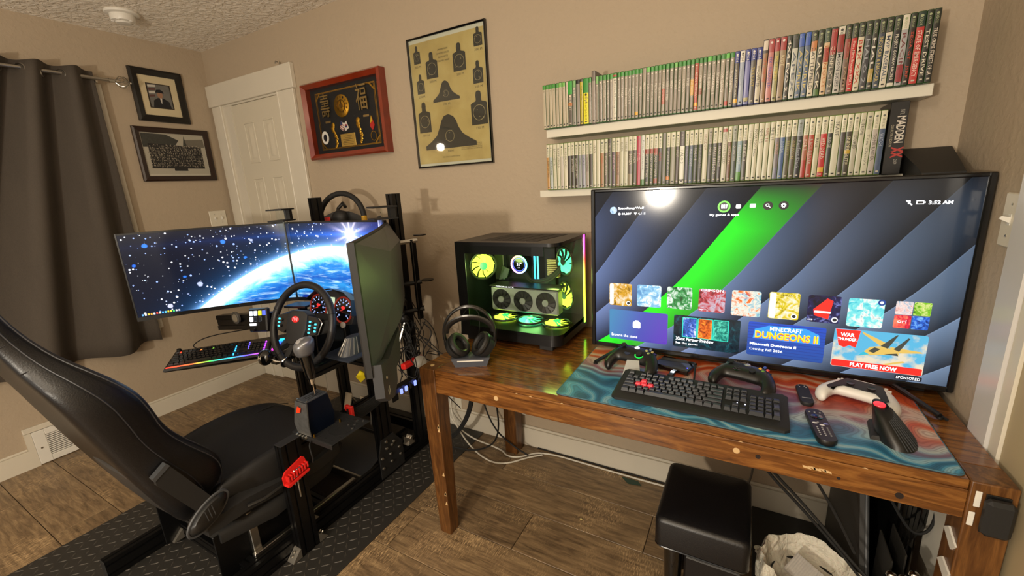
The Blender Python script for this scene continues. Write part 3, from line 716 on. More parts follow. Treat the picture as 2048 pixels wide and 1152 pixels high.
for i, tt in enumerate(['STAR WARS', 'SQUADRONS', 'THE CREW', 'TITANFALL 2', 'TITANFALL', 'TOM CLANCY', 'WASTELAND', 'WOLFENSTEIN']):
    ex = {0: ((.3, .42, '8c4a3c'),), 6: ((.02, .10, 'b04038'),)}.get(i, ())
    A('xb1', GR[(i+2) % 5], {2: '5fb84a', 6: '62b84c'}.get(i, '2f7a28'), .09, tt, 'dcd4c4', 'grey green capped', blocks=ex, lo=.28, hi=.75)
for i, (bd, cp, tt, tc_, nm, ex) in enumerate([('4c4436', '26327c', 'grand theft auto', 'd2cab8', 'dark blue capped', ((.05, .12, 'd8a020'),)), ('8f99a8', 'cfccc0', 'HORIZON', '8890a0', 'white capped blue-grey', ()), ('6f72a6', '26327c', '', 'ffffff', 'lavender blue capped', ((.05, .12, 'a09868'),)), ('4a453c', '26327c', 'THE LAST', 'b09a50', 'black blue capped', ()), ('b4ab94', '26327c', 'UNCHARTED', '2a2824', 'cream blue capped', ())]):
    A('ps4', bd, cp, .2, tt, tc_, nm, blocks=ex, logo='d8d4cc' if i != 1 else '33302c', lo=.2, hi=.85)
for i, (bd, cp, tt, tc_, nm) in enumerate([('8a6a48', '4a423a', 'ATV OFFROAD', 'c04a2c', 'brown white-headed'), ('b0706c', '9a3c3c', 'MX UNLEASHED', '3c4a94', 'pink red capped'), ('8f8a5c', '98383a', 'MX SUPERFLY', 'd0b850', 'olive red capped'), ('8a7458', '963434', 'RIDE', 'c8bc98', 'tan red capped')]):
    A('ps2', bd, cp, .2, tt, tc_, nm, lo=.15, hi=.9, blocks=(((.84, .99, 'c8bcac'),) if i == 0 else ()), logo='d8d0c8')
for (bd, tt, tc_, nm, ex, cp) in [('3a3a38', '4X4 EVO 2', 'e2dccc', 'charcoal white-lettered', (), None), ('b8b8ac', 'APEX', '5c6470', 'silver grey', ((.8, 1, '3a3c38'),), '30332c'), ('5a6a80', 'AZURIK', 'c0b070', 'steel blue gold-lettered', ((.8, 1, '3a5aa8'),), '30332c'), ('54637a', 'AZURIK', 'c4b474', 'second steel blue', ((.8, 1, '3a5aa8'),), '30332c'),
        ('c8c0ac', 'BATTLEFIELD', '4a4a4a', 'white burnt-orange', ((.7, .85, 'b8784a'),), '30332c'), ('35332a', 'BLACK', 'd8d2bc', 'dark with bold title', ((.0, .1, '4c6a34'),), '30332c'), ('c4a884', 'BURNOUT', 'b06a38', 'orange and white', ((.5, .72, '94342c'),), '35463a'), ('5c5850', 'CONFLICT 2', 'c8c0ac', 'dark with red stripe', ((.6, .98, '983434'),), '35342e'),
        ('b0aca4', 'CRIMSON SKIES', '4a4c50', 'white capped grey', ((.62, .88, '8a2c28'),), 'c9c4b4'), ('6c5648', 'DEF JAM', '9c8468', 'brown rust', ((.5, .8, '8c4038'),), '34302a'), ('b02824', 'Dave Mirra Freestyle BMX 2', 'dcc8b8', 'bright red', (), '2c3028'), ('c4bca4', 'BMX XXX', 'b04030', 'cream red-lettered', (), '30332c'), ('3c3c40', 'HALO 2', '94989c', 'dark grey silver-lettered', (), '30332c'),
        ('302f28', 'HALO', 'd0ccc0', 'black silver-lettered', ((.1, .3, 'a8904c'),), '30332c'), ('3c4452', 'INDYCAR & NASCAR', 'b4a468', 'navy', (), '30332c'), ('c4bdaa', 'MVP BASEBALL', '3c4a60', 'white with blue patches', (), '2e2f28'), ('232428', 'PROJECT GOTHAM RACING', 'd2ccbc', 'black white-lettered', ((0, .05, 'c8c4b4'),), '30332c'), ('9c9c9c', 'RACING', '6c3434', 'silver', ((.05, .3, '8a3034'),), 'cac4b2'),
        ('2c201c', 'SEGA GT   JSRF', 'b04028', 'black orange-lettered', (), '2c2e26'), ('b03430', 'STATE OF EMERGENCY', 'dcc0b4', 'vivid red green-topped', (), '22342c'), ('2a2a26', 'TEST DRIVE', 'd4cdb8', 'black with short white title', (), '262a22'), ('24241f', 'TRUE CRIME STREETS OF LA', 'd0c4b4', 'black rightmost', (), '262a22')]:
    A('xb', bd, cp, .2, tt, tc_, nm, blocks=ex, logo='98a07c' if cp != 'c9c4b4' else '3a3a36', lo=.12, hi=.94, wt=.01)
UPX = [-0.782, -0.768, -0.753, -0.739, -0.724, -0.71, -0.695, -0.681, -0.67, -0.651, -0.636, -0.62, -0.607, -0.584, -0.572, -0.556, -0.543, -0.528, -0.514, -0.501, -0.488, -0.472, -0.459, -0.445, -0.432, -0.418, -0.405, -0.391, -0.378, -0.364, -0.35, -0.337, -0.323, -0.31, -0.297, -0.283, -0.269, -0.256, -0.242, -0.228, -0.214, -0.201, -0.187, -0.174, -0.161, -0.147, -0.133, -0.12, -0.105, -0.092, -0.078, -0.063, -0.047, -0.031, -0.014, 0.002, 0.017, 0.034, 0.049, 0.067, 0.081, 0.098, 0.114, 0.13, 0.147, 0.163, 0.179, 0.196, 0.214, 0.229, 0.245, 0.261, 0.278, 0.292, 0.308, 0.325, 0.342, 0.359, 0.374, 0.393, 0.408, 0.424]
for i, (a, k) in enumerate(up):
    if i >= len(UPX)-1: break
    kind, bd, cp, cf, tt, tc_, nm = a
    case(UPX[i], UPX[i+1], 1.6315, kind, bd, cp, cf, tt, tc_, '%s game case, %s from the left on the upper shelf' % (nm, ordw(i+1)), 'game cases on the upper shelf', **k)
LOX = [-0.773, -0.759, -0.744, -0.727, -0.711, -0.695, -0.678, -0.662, -0.647, -0.631, -0.616, -0.599, -0.585, -0.569, -0.554, -0.538, -0.522, -0.507, -0.491, -0.476, -0.459, -0.444, -0.428, -0.41, -0.395, -0.379, -0.364, -0.347, -0.332, -0.316, -0.301, -0.287, -0.272, -0.254, -0.24, -0.222, -0.208, -0.193, -0.178, -0.163, -0.146, -0.131, -0.115, -0.101, -0.084, -0.07, -0.054, -0.038, -0.023, -0.007, 0.008, 0.025, 0.041, 0.056, 0.071, 0.086, 0.101, 0.117, 0.134, 0.149, 0.165, 0.18, 0.198, 0.212, 0.231, 0.245, 0.261, 0.276, 0.291, 0.308, 0.324, 0.34]
CP = 'c9c5ac'; DK = '3a322c'
lo_ = [('b08448', CP, 'ARMY OF TWO', '3a2a18', 'amber'), ('a8b0b0', CP, 'ASSASSINS', '4a4a48', 'pale blue'), ('c2bea6', None, 'BAYONETTA', '6a6458', 'off-white'), ('c4c0a8', None, 'BATTLEFIELD', '6a6458', 'ivory'), ('b4ada0', CP, '', '', 'pale grey'), ('c6c2aa', None, 'BORDERLANDS', '7a7668', 'cream'),
    (DK, CP, '', '', 'dark brown'), ('3c342c', CP, 'BROTHERS', 'c8c0ac', 'dark white-lettered'), ('383028', CP, 'BULLETSTORM', 'c8c0ac', 'near-black'), ('8c8c94', CP, 'CALL', '4c4c60', 'lavender grey'), ('8a8a98', CP, 'CALL', '4c4c60', 'lilac grey'), ('9a8e84', CP, 'CONDEMNED', '5c4a48', 'mauve grey'), ('4c4238', CP, '', '', 'brown mottled'), ('c2bca4', None, 'CRACK', '6a6248', 'cream blotched'), ('c0bca4', None, '', '', 'blank cream'),
    ('9c7048', CP, 'DEAD', 'b85c34', 'rust'), ('6a5c54', CP, 'DEAD RISING', 'c8c0ac', 'taupe'), ('4a3c38', None, 'DEUS EX', 'b8b09c', 'dark plum'), ('5a4858', CP, 'DEVIL MAY', 'c8a8a8', 'plum'), ('8a6440', CP, 'DRAGON AGE', '4a3420', 'bronze'), ('bab69e', None, 'ELDER', '7a7660', 'sage cream'), ('b8b49c', None, 'FABLE', '7a7660', 'stone cream'),
    ('5c5044', CP, 'FORZA', 'd0c8b0', 'brown bold-lettered'), ('4c4238', CP, 'FORZA', 'd0c8b0', 'dark brown bold-lettered'), ('a82a40', CP, 'FUEL', 'd8b0a8', 'crimson'), ('c2c4bc', None, 'Forza Motorsport', '6a6e68', 'white green-footed'), ('2c2a24', CP, 'GEARS OF WAR', 'c8c0ac', 'black red-headed'), ('34302a', CP, 'GEARS OF WAR 2', 'c8c0ac', 'charcoal red-headed'), ('2e261f', CP, 'GEARS OF WAR 3', 'c8c0ac', 'black red-footed'), ('38302a', CP, 'GEARS', 'a03c2c', 'dark red-blotched'),
    ('77736c', None, '', '', 'plain grey'), ('34302e', CP, 'grand theft auto', 'c8c4b8', 'black orange-badged'), ('86806c', CP, '', '', 'olive mottled'), ('46362e', CP, 'HALO', 'c0b8a4', 'brown silver-lettered'), ('d4d2c4', '3c2a24', 'HALO 3', '6c685c', 'white dark-capped'), ('4e4858', CP, 'HALO', '9c98b0', 'violet grey'), ('48546a', CP, 'HALO ODST', 'b8bcc4', 'slate blue'), ('26221e', CP, 'HALO 4', 'c0bcb0', 'black lettered'), ('2e2a24', CP, 'HALO REACH', '98948c', 'dark slim-lettered'),
    ('bfbaa2', None, 'KINGDOM', '8a6a54', 'cream with red word'), ('3a3632', '9b9182', 'MASS', 'c8c0b0', 'tan capped dark'), ('38302c', CP, 'MASS EFFECT 2', 'd0c8bc', 'dark bold-lettered'), ('342a2e', CP, 'MASS EFFECT', 'd0c8bc', 'dark magenta-footed'), ('bcb8a4', None, 'NEED FOR SPEED', '7c7868', 'cream red-ringed'), ('6a4430', CP, 'METAL GEAR', 'c8b898', 'mahogany'), ('3c4440', '8e9080', 'QUANTUM', 'c0bcb0', 'teal black'), ('7c94a0', CP, 'MINECRAFT', 'c8ccc8', 'sky blue green-footed'), ('4a4440', CP, 'NEIER II', 'd0ccc0', 'charcoal blocky'), ('c2bea8', None, 'Tony Hawk', '8a8674', 'pale cream'),
    ('bfbaa0', None, 'NCAA FOOTBALL', '4c4a40', 'cream black-worded'), ('c0bca4', None, 'NHL 12', '3c3a34', 'plain cream'), ('bcb89e', None, 'NHL 16', '8c3a34', 'cream red-worded'), ('bfbba4', None, 'NHL 15', '3c3a34', 'light cream'), ('6c6468', CP, 'ORANGE', 'c09070', 'blue-brown'), ('3c5888', CP, 'PORTAL', 'a0b0c0', 'bright blue'), ('55513c', CP, 'PERFECT', '98985c', 'olive brown'), ('4c4434', CP, 'OBLIVION', 'b0a068', 'brown gold-lettered'), ('14161f', '8c9494', 'Perfect Dark', 'a0a4ac', 'blue-black silver-capped'), ('9a5a40', CP, 'PGR 3', 'd8d0c0', 'red-gold'), ('a03c28', CP, 'RACE DRIVER', 'b0a898', 'brick red'), ('b8b294', CP, 'RAGE', '2a2824', 'cream black RAGE-lettered'), ('b02020', CP, 'RED DEAD', 'd0c8b8', 'vivid red'), ('2c2e2e', CP, 'RIDGE', 'b8b8ac', 'black grey-panelled'), ('c2bfa8', None, 'SKATE', '3a3a34', 'white graffiti-marked'), ('3e3836', CP, 'SKYRIM', '5c5450', 'dim charcoal'), ('3a3528', CP, 'SNIPER ELITE', 'c8c0a0', 'black and mustard'), ('aca894', CP, 'STOKED', '2c2c2a', 'silver black-worded'), ('bab6a0', None, 'SUPREME', '4c4c44', 'ivory'), ('c0bda6', 'b8b49c', "Tom Clancy's", '5c5c54', 'cream yellow-edged'), ('a8a096', CP, 'TOMB RAIDER', '4c4440', 'mauve'), ('3c4c68', CP, 'WATCH', 'a8b0c0', 'navy')]
for i, (bd, cp, tt, tc_, nm) in enumerate(lo_[:len(LOX)-1]):
    ex = {24: ((0, 1, 'a82a40'),), 25: ((0, .12, '4c7a44'),), 26: ((.62, .72, '8c3420'),), 27: ((.62, .72, '943822'),), 28: ((.6, .72, '943822'), (.03, .12, '8c3420')), 31: ((.08, .15, 'c87a30'),), 34: ((.05, .08, '4a3a30'),), 43: ((.91, .97, 'a04038'),), 46: ((0, .16, '4f8a30'),), 22: ((.0, .25, '8a7c64'),), 61: ((.08, .16, 'd0a030'),), 65: ((.36, .42, 'b89830'),), 58: ((0, .3, 'a02c20'),), 53: ((0, .2, '6a6a80'),)}.get(i, ())
    case(LOX[i], LOX[i+1], 1.3825, 'x360', bd, cp, .27, tt, tc_ or '808080', '%s game case, %s from the left on the lower shelf' % (nm, ordw(i+1)), 'game cases on the lower shelf', blocks=ex, logo='5c6058' if cp != '3c2a24' else '9a948c', lo=.15, hi=.9, dz=-.002)
bx = thing('box_set', 'thick black collector box at the right end of the lower shelf', 'game box', (.364, -.06, 1.3825))
obj('box_carton', MB().box(.3435, .386, -.134, -.004, 1.3825, 1.589, .001), mat('black_printed_carton', '0b0a0a', .3, noise=.2), bx)
text('spine_title', 'MADDEN', .075, .020, fr3((.362, -.1346, 1.548), (0, 0, -1), (1, 0, 0)), ink('c8c0b4'), bx, wt=.02)
text('spine_title', 'NFL', .014, .010, fr3((.367, -.1346, 1.566), (0, 0, -1), (1, 0, 0)), ink('98948c'), bx)
text('spine_title', 'XX', .032, .028, fr3((.358, -.1346, 1.462), (0, 0, -1), (1, 0, 0)), ink('a82c24'), bx, wt=.04)
text('spine_title', '2009', .014, .008, fr3((.367, -.1346, 1.426), (0, 0, -1), (1, 0, 0)), ink('98948c'), bx)
text('spine_title', 'COLLECTOR S EDITION', .062, .006, fr3((.351, -.1346, 1.525), (0, 0, -1), (1, 0, 0)), ink('a8a088'), bx)
# black soundbar-like box lying behind the television top
o = tag(obj('tall_speaker', MB().loft([[(.404, -.004, TZ_), (.529, -.004, TZ_), (.529, -.004, 1.457), (.404, -.004, 1.457)], [(0.404, -.20, TZ_), (.500, -.20, TZ_), (.500, -.20, 1.405), (.404, -.20, 1.405)], [(.404, -.262, TZ_), (.492, -.262, TZ_), (.492, -.262, 1.384), (.404, -.262, 1.384)]]), m_blackm, smooth=20), 'matte black speaker standing behind the right end of the television, sloped top', 'speaker')
# ------------------------------------------------------------ table
TZ = .747
tb = thing('desk_table', 'stained brown wooden dining table used as a desk, scuffed front edge', 'table', (-.27, -.38, 0))
TX0, TX1, TY0, TY1 = -1.079, .527, -.714, -.04
def leg(x0, x1, y0, y1, nx0, nx1, ny0, ny1):
    mb = MB(); mb.loft([[(x0, y0, z), (x1, y0, z), (x1, y1, z), (x0, y1, z)] if z > .3 else [(nx0, ny0, z), (nx1, ny0, z), (nx1, ny1, z), (nx0, ny1, z)] for z in (0, TZ+.001)])
    o = obj('leg', mb, m_woodleg, tb); md = o.modifiers.new('bevel', 'BEVEL'); md.width = .003; md.segments = 2; return o
l1 = leg(TX0, TX0+.074, TY0, TY0+.074, TX0+.020, TX0+.076, TY0, TY0+.056)
leg(TX0, TX0+.072, -.118, -.046, TX0, TX0+.070, -.118, -.046)
leg(TX1-.074, TX1, TY0, TY0+.074, TX1-.074, TX1, TY0, TY0+.074)
leg(TX1-.074, TX1, -.118, -.046, TX1-.074, TX1, -.118, -.046)
obj('tabletop', MB().box(TX0+.075, TX1-.075, TY0+.004, TY1, TZ-.024, TZ, .0015).box(TX0+.002, TX0+.0745, TY0+.0755, -.1195, TZ-.024, TZ, .0015).box(TX1-.0745, TX1-.002, TY0+.0755, -.1195, TZ-.024, TZ, .0015), m_wood, tb)
obj('apron', MB().box(TX0+.074, TX1-.074, TY0+.002, TY0+.024, .652, TZ-.0245, .002), m_wood, tb)
obj('apron', MB().box(TX0+.072, TX1-.072, -.10, -.08, .652, TZ-.0245, .002), m_wood, tb)
obj('apron', MB().box(TX0+.004, TX0+.024, TY0+.074, -.118, .652, TZ-.0245, .002), m_woodleg, tb)
obj('apron', MB().box(TX1-.024, TX1-.004, TY0+.074, -.118, .652, TZ-.0245, .002), m_woodleg, tb)
yy = TY0+.002
for (xx, zz, r) in ((-.735, .688, .009), (.012, .694, .0085), (.062, .690, .006), (.232, .681, .004), (.345, .672, .008)):
    mb = MB(); mb.lathe([(r, 0), (r*.95, .0012), (r*.6, .0014)], (xx, yy, zz), (0, -1, 0), 12); o = obj('drill_hole', mb, m_rawwood if r > .008 else mat('dark_drill_hole', '1a0d06', .8), tb)
mb = MB()
for k in range(5): mb.prism([(.16+.011*k, .690+.004*(k % 2)), (.178+.010*k, .688), (.172+.011*k, .694+.003*k % .006), (.158+.011*k, .696)], (0, yy, 0), UB, VB, .0008)
for k in range(6):
    u = rnd.uniform(-.95, .35); mb.prism([(u, .7215), (u+.012, .7215), (u+.006, .7245)], (0, yy+.0018, 0), UB, VB, .001)
obj('paint_chips', mb, m_rawwood, tb, smooth=0)['kind'] = 'stuff'
mb = MB()
for k in range(7):
    zz = rnd.uniform(.08, .6); mb.prism([(-.012, zz), (.0, zz), (-.004, zz+.018)], (TX0+.074, TY0, 0), UB, VB, .0006)
obj('paint_chips', mb, m_rawwood, tb, smooth=0)['kind'] = 'stuff'
obj('leg_bolt_cover', MB().cyl((TX0+.040, TY0+.035, TZ), (TX0+.040, TY0+.035, TZ+.003), .008, n=14), m_rawwood, tb)
for k, (xa, xb, za, zb) in enumerate(((.462, .468, .690, .728), (.458, .464, .642, .676))):
    tag(obj('adhesive_strip', MB().box(xa, xb+.004, TY0-.003, TY0, za, zb, .001), m_white), 'white adhesive strip at the top of the right table leg' if k == 0 else 'white adhesive strip lower on the right table leg, beside the black box', 'adhesive strip')
bxr = thing('controller_mount_box', 'black box stuck to the front of the right table leg', 'box', (.495, TY0, .68))
obj('mount_shell', MB().box(.474, .520, TY0-.026, TY0-.001, .636, .722, .008), m_blackm, bxr)
obj('mount_backplate', MB().box(.478, .516, TY0-.004, TY0, .632, .726, .001), m_black, bxr)
# ------------------------------------------------------------ desk mat
m_mat, b, vec, x, y, z = newmat('swirl_print_desk_mat')
w1 = xnoise(vec, 3.2, 2, 0); w2 = xnoise(vec, 2.2, 2, 0, (1, 1.6, 1))
ph = y*9.0+w1*9.0+w2*5.0+x*1.5
st = xsin(ph*6.0)*.5+.5; st2 = xsin(ph*52.0+w1*30.0)*.5+.5
t = sat((y+.055+(w1-.5)*.42+(x+.05)*.10)*5.5+.15)
blue = ramp(sat(st*.45+w2*.9-.2), [(.1, hexc('174560')), (.4, hexc('286c92')), (.6, hexc('4694b8')), (.88, hexc('b4ccc8'))])
orange = ramp(sat(st*.5+w1*.9-.25), [(.1, hexc('a83a1c')), (.35, hexc('c85828')), (.55, hexc('cc8a68')), (.8, hexc('c4b4a4'))])
cc = xmix(t, blue, orange)
cc = xmix(sat((st2-.55)*3.0)*.38, cc, xmix(t, hexc('143a52'), hexc('7c2c1c')))
X.nt.links.new(cc, b.inputs['Base Color']); b.inputs['Roughness'].default_value = .42; b.inputs['Specular IOR Level'].default_value = .6
dm = thing('desk_mat', 'large desk mat printed with blue and orange swirls under the keyboard', 'desk mat', (-.03, -.49, TZ))
def rrect(x0, x1, y0, y1, r, n=6):
    P = []
    for (cx, cy, a0) in ((x1-r, y1-r, 0), (x0+r, y1-r, pi/2), (x0+r, y0+r, pi), (x1-r, y0+r, 3*pi/2)):
        for k in range(n+1): a = a0+pi/2*k/n; P.append((cx+r*cos(a), cy+r*sin(a)))
    return P
obj('mat_surface', MB().prism(rrect(-.512, .448, -.703, -.262, .018), (0, 0, TZ+.0003), (1, 0, 0), (0, 1, 0), .0034), m_mat, dm, smooth=30)
P_ = rrect(-.512, .448, -.703, -.262, .018)
obj('stitched_edge', MB().tube([(p[0], p[1], TZ+.0022) for p in P_], .0021, 6, closed=True), mat('mat_edge_stitch', '3d6474', .7), dm)
MZ = TZ+.0038
# ------------------------------------------------------------ television
tv = thing('television', 'large flat television on splayed feet showing a blue console dashboard', 'television', (.01, -.29, TZ))
TVX, TVZ, TVY = -.519, .773, -.305
obj('tv_housing', MB().box(TVX, TVX+1.057, -.300, -.270, TVZ, TVZ+.607, .006), m_black, tv)
obj('rear_bulge', MB().box(TVX+.15, TVX+.90, -.272, -.225, TVZ+.05, TVZ+.42, .015), m_blackm, tv)
bz = .0155
mb = MB(); y0_, y1_ = -.310, -.298
mb.box(TVX, TVX+bz, y0_, y1_, TVZ, TVZ+.607, .003); mb.box(TVX+1.057-bz, TVX+1.057, y0_, y1_, TVZ, TVZ+.607, .003)
mb.box(TVX+bz*.9, TVX+1.057-bz*.9, y0_, y1_, TVZ+.607-bz*.75, TVZ+.607, .003); mb.box(TVX+bz*.9, TVX+1.057-bz*.9, y0_, y1_, TVZ, TVZ+.0165, .003)
obj('bezel', mb, mat('tv_bezel_black', '101011', .22), tv)
m_tv, b, vec, x, y, z = newmat('television_picture')
# picture coordinates in metres from the lower left of the set
X.nt.nodes['Principled BSDF'].inputs['Base Color'].default_value = (.006, .006, .007, 1)
gx = x+(-TVX-.01+.02-.01)  # object origin sits at the thing's base
gx = x-(TVX-.01); gz = z-(TVZ-TZ)
# curve: edge of a band passes x = a + s(z)
sh = gz*.62+xpow(xmax(gz, 0.0), 2.0)*.10-xpow(xmax(.35-gz, 0.0), 2.0)*1.15
tt = (gx-sh-.1415)/.155
bi = xfloor(tt); fr_ = xfrac(tt)
shade = xpow(1.0-fr_, 1.25)
top = sat((.60-gz)*2.6)*.85+.04
lo_c = sat(1.0-gz*.9)
hl = sat(1.0-fr_*38.0)*.35
val = (shade*.80+.10)*top+hl*top
isg = xgt(tt, 0.12)*xlt(tt, 1.0)
isg = xgt(bi, -.5)*xlt(bi, .5)
R_ = val*.115*(1.0-isg)+isg*.015; G_ = val*.165*(1.0-isg)+isg*(shade*.40+.22)*sat((.60-gz)*7.0); B_ = val*.33*(1.0-isg)+isg*.012
blu = sat((gx-.1)*1.2)
X.nt.links.new(xrgb(R_, G_, B_*(1.0-blu*.25)), b.inputs['Emission Color']); b.inputs['Emission Strength'].default_value = 1.55
b.inputs['Roughness'].default_value = .11; b.inputs['Specular IOR Level'].default_value = .42
obj('screen', MB().box(TVX+bz*.9, TVX+1.057-bz*.9, -.3045, -.2995, TVZ+.012, TVZ+.597), m_tv, tv)
dk_ = lambda: setattr(b.inputs['Base Color'], 'default_value', (.01, .01, .012, 1))
def ui(nm, pts, m, d=.0004, par=tv): return obj(nm, MB().prism(pts, (TVX, -.3045-d, TVZ), UB, VB, .0003), m, par, smooth=0)
def uir(nm, x0, x1, z0, z1, m, d=.0004, r=.006, par=tv): return ui(nm, rrect(x0, x1, z0, z1, r, 3), m, d, par)
def circ(u, v, r, n=20, a0=0, a1=2*pi): return [(u+r*cos(a0+(a1-a0)*k/n), v+r*sin(a0+(a1-a0)*k/n)) for k in range(n)]
ST = 1.35
eW = emis('ui_white', 'ffffff', 1.6)
def uit(s, u, v, w_, h_, m=None, d=.0012, **k): return text('screen_lettering', s, w_, h_, fr3((TVX+u, -.3045-d, TVZ+v), UB, VB), m or eW, tv, **k)
def uig(nm, x0, x1, z0, z1, sh_, par=None):
    """tile whose picture is a small procedural colour scene"""
    return uir(nm, x0, x1, z0, z1, sh_, .0004, .006)
def pic(name, stops, scale=30, seed=0, warp=1.5, st=.95):
    m, b, vec, x, y, z = newmat(name)
    n = xnoise(vec, scale, 4, warp); n2 = xnoise(vec, scale*.37, 2, 0)
    c = ramp(sat(n*.8+n2*.5-.15+(z*0.0)), stops); b.inputs['Base Color'].default_value = (.01, .01, .01, 1)
    X.nt.links.new(c, b.inputs['Emission Color']); b.inputs['Emission Strength'].default_value = st; b.inputs['Roughness'].default_value = .2
    return m
h = hexc
tiles = [(.070, .154, .172, .258, [(.3, h('3a2a10')), (.5, h('d8a020')), (.7, h('f0e8d0'))]), (.174, .259, .176, .258, [(.2, h('2a6ab0')), (.5, h('8ec8e8')), (.6, h('f4fafa')), (.8, h('3a4a60'))]),
    (.280, .363, .178, .258, [(.3, h('101c10')), (.45, h('3a9a50')), (.6, h('e8f4e8')), (.75, h('2a3c2a'))]), (.384, .467, .177, .257, [(.3, h('301418')), (.5, h('c04048')), (.65, h('c8b8c8')), (.8, h('681c24'))]),
    (.486, .571, .173, .260, [(.3, h('2aa0c0')), (.5, h('e8e8d8')), (.62, h('f07830')), (.8, h('c03818'))]), (.593, .676, .174, .262, [(.3, h('383828')), (.48, h('e0c820')), (.65, h('f0f0e0')), (.8, h('90a8b0'))]),
    (.697, .780, .174, .260, [(.35, h('060618')), (.55, h('181a50')), (.7, h('8088d0'))]), (.797, .881, .171, .258, [(.3, h('18b0c8')), (.5, h('78e0e0')), (.62, h('f4f0e8')), (.8, h('18909c'))])]
for k, (a, b_, c, d, stp) in enumerate(tiles): uir('app_tile', a, b_, c, d, pic('tile_picture_%s' % 'abcdefgh'[k], stp, 45, k))
uir('tile_strip', .072, .086, .174, .256, emis('ui_cream', 'f0f0e8', 1.2), .0008, .004); uir('tile_strip', .595, .612, .176, .260, emis('ui_cream', 'f0f0e8', 1.2), .0008, .004)
ui('tile_letter_shape', [(.716, .196), (.752, .186), (.760, .245), (.745, .252), (.712, .215)], emis('ui_red', 'f02018', 1.5), .0008); uir('tile_bar', .715, .757, .205, .211, eW, .0010, .001)
for (u, v) in ((.142, .184), (.664, .186), (.768, .186)): ui('badge_ring', circ(u, v, .008), eW, .0010); ui('badge_dot', circ(u, v, .0055), emis('ui_dark', '202428', 1), .0014)
ui('badge_ring', circ(.873, .250, .009), emis('ui_navy', '183c80', 1.2), .0010); ui('badge_dot', circ(.873, .250, .004), eW, .0014)
for (u, v) in ((.388, .180), (.490, .177), (.700, .178), (.284, .181)): uit('X|S', u, v, .013, .006)
uit('CRIMSON', .390, .249, .070, .009); uit('FORZA', .515, .245, .026, .006, emis('ui_blue', '1c3c90', 1.2)); uit('HORIZON', .50, .232, .05, .006, emis('ui_redl', 'e04030', 1.2)); uit('FORZA', .625, .250, .03, .006, emis('ui_dark', '202428', 1))
m4 = [pic('small_tile_picture_a', [(.3, h('c04040')), (.5, h('f0d8d0')), (.7, h('60a0c0'))], 70), pic('small_tile_picture_b', [(.3, h('206020')), (.5, h('80c020')), (.7, h('f0e8a0'))], 70), pic('small_tile_picture_c', [(.3, h('601020')), (.5, h('e02040')), (.7, h('f08060'))], 70), pic('small_tile_picture_d', [(.3, h('081c50')), (.5, h('2060d0')), (.7, h('80c0f0'))], 70)]
for i, (a, c) in enumerate(((.905, .219), (.944, .219), (.905, .178), (.944, .178))): uir('small_app_tile', a, a+.037, c, c+.039, m4[i], .0006, .003)
uit('ori', .913, .194, .02, .010)
mst, b, vec, x, y, z = newmat('store_tile_gradient')
gx = x-(TVX-.01); gz = z-(TVZ-TZ)
X.nt.links.new(ramp(sat((gx-.07)*4.0+(.1-gz)*1.2), [(0, h('3f8fc4')), (.5, h('4a50c0')), (1, h('6a34c8'))]), b.inputs['Emission Color']); b.inputs['Emission Strength'].default_value = .75
dk_(); uir('store_tile', .070, .285, .037, .155, mst); uir('store_bag_icon', .160, .188, .088, .114, eW, .0010, .005); uir('store_bag_handle', .167, .181, .112, .119, eW, .0010, .003)
uit('Browse the store', .079, .048, .098, .011)
uir('preview_tile', .306, .518, .036, .156, pic('starfield_tile', [(.4, h('04101c')), (.6, h('082c38')), (.75, h('10606a'))], 40, st=1.1))
for i, st_ in enumerate(([(.3, h('10183c')), (.55, h('3a6ad0')), (.7, h('e8e8f0'))], [(.3, h('401008')), (.5, h('e06018')), (.7, h('ffc040'))], [(.3, h('04242c')), (.55, h('108878')), (.7, h('60e0c0'))])):
    u = .338+.050*i; uir('cover_glow', u-.003, u+.046, .075, .150, emis('ui_teal', '20c8b0', 1.2), .0008, .003); uir('cover_card', u, u+.043, .077, .148, pic('cover_picture_%s' % 'abc'[i], st_, 60), .0012, .002)
uit('Xbox Partner Preview', .314, .062, .125, .012, wt=.02, d=.0018); uit('See the games', .314, .046, .075, .010, d=.0018)
md_, b, vec, x, y, z = newmat('blue_brick_tile')
gx = x-(TVX-.01); gz = z-(TVZ-TZ)
br = X.op('GREATER_THAN', xfrac(gz*100.0), .15)
X.nt.links.new(xrgb(.004, .035+.03*br, .26+.30*br*sat(gz*6.0)), b.inputs['Emission Color']); b.inputs['Emission Strength'].default_value = .9
dk_(); uir('game_tile', .541, .752, .040, .157, md_)
ui('logo_shadow', [(.556, .100), (.74, .100), (.735, .132), (.70, .148), (.60, .148), (.560, .132)], emis('ui_skyblue', '2c8ce0', 1.2), .0007)
uit('MINECRAFT', .603, .131, .088, .014, emis('ui_lgrey', 'e8e8e8', 1.4), wt=.03); uit('DUNGEONS II', .562, .1015, .172, .024, emis('ui_orange', 'd86010', 1.4), wt=.05, d=.0012); uit('DUNGEONS II', .562, .104, .172, .024, emis('ui_yellow', 'f8d020', 1.5), wt=.02, d=.0018)
uit('Minecraft Dungeons II', .549, .074, .130, .012, wt=.03); uit('Coming Fall 2026', .549, .056, .094, .011)
msk, b, vec, x, y, z = newmat('jet_tile_sky')
gx = x-(TVX-.01); gz = z-(TVZ-TZ)
X.nt.links.new(xmix(sat((xnoise(vec, 35, 4)-.5)*5.0+(.12-gz)*10.0), hexc('58b8e0'), hexc('e8dcc0')), b.inputs['Emission Color']); b.inputs['Emission Strength'].default_value = .85
dk_(); uir('advert_tile', .772, .987, .038, .161, msk)
eR = emis('ui_red', 'f02018', 1.5)
ui('advert_banner', [(.775, .159), (.835, .159), (.828, .104), (.812, .110), (.800, .102), (.786, .108)], eR, .0008)
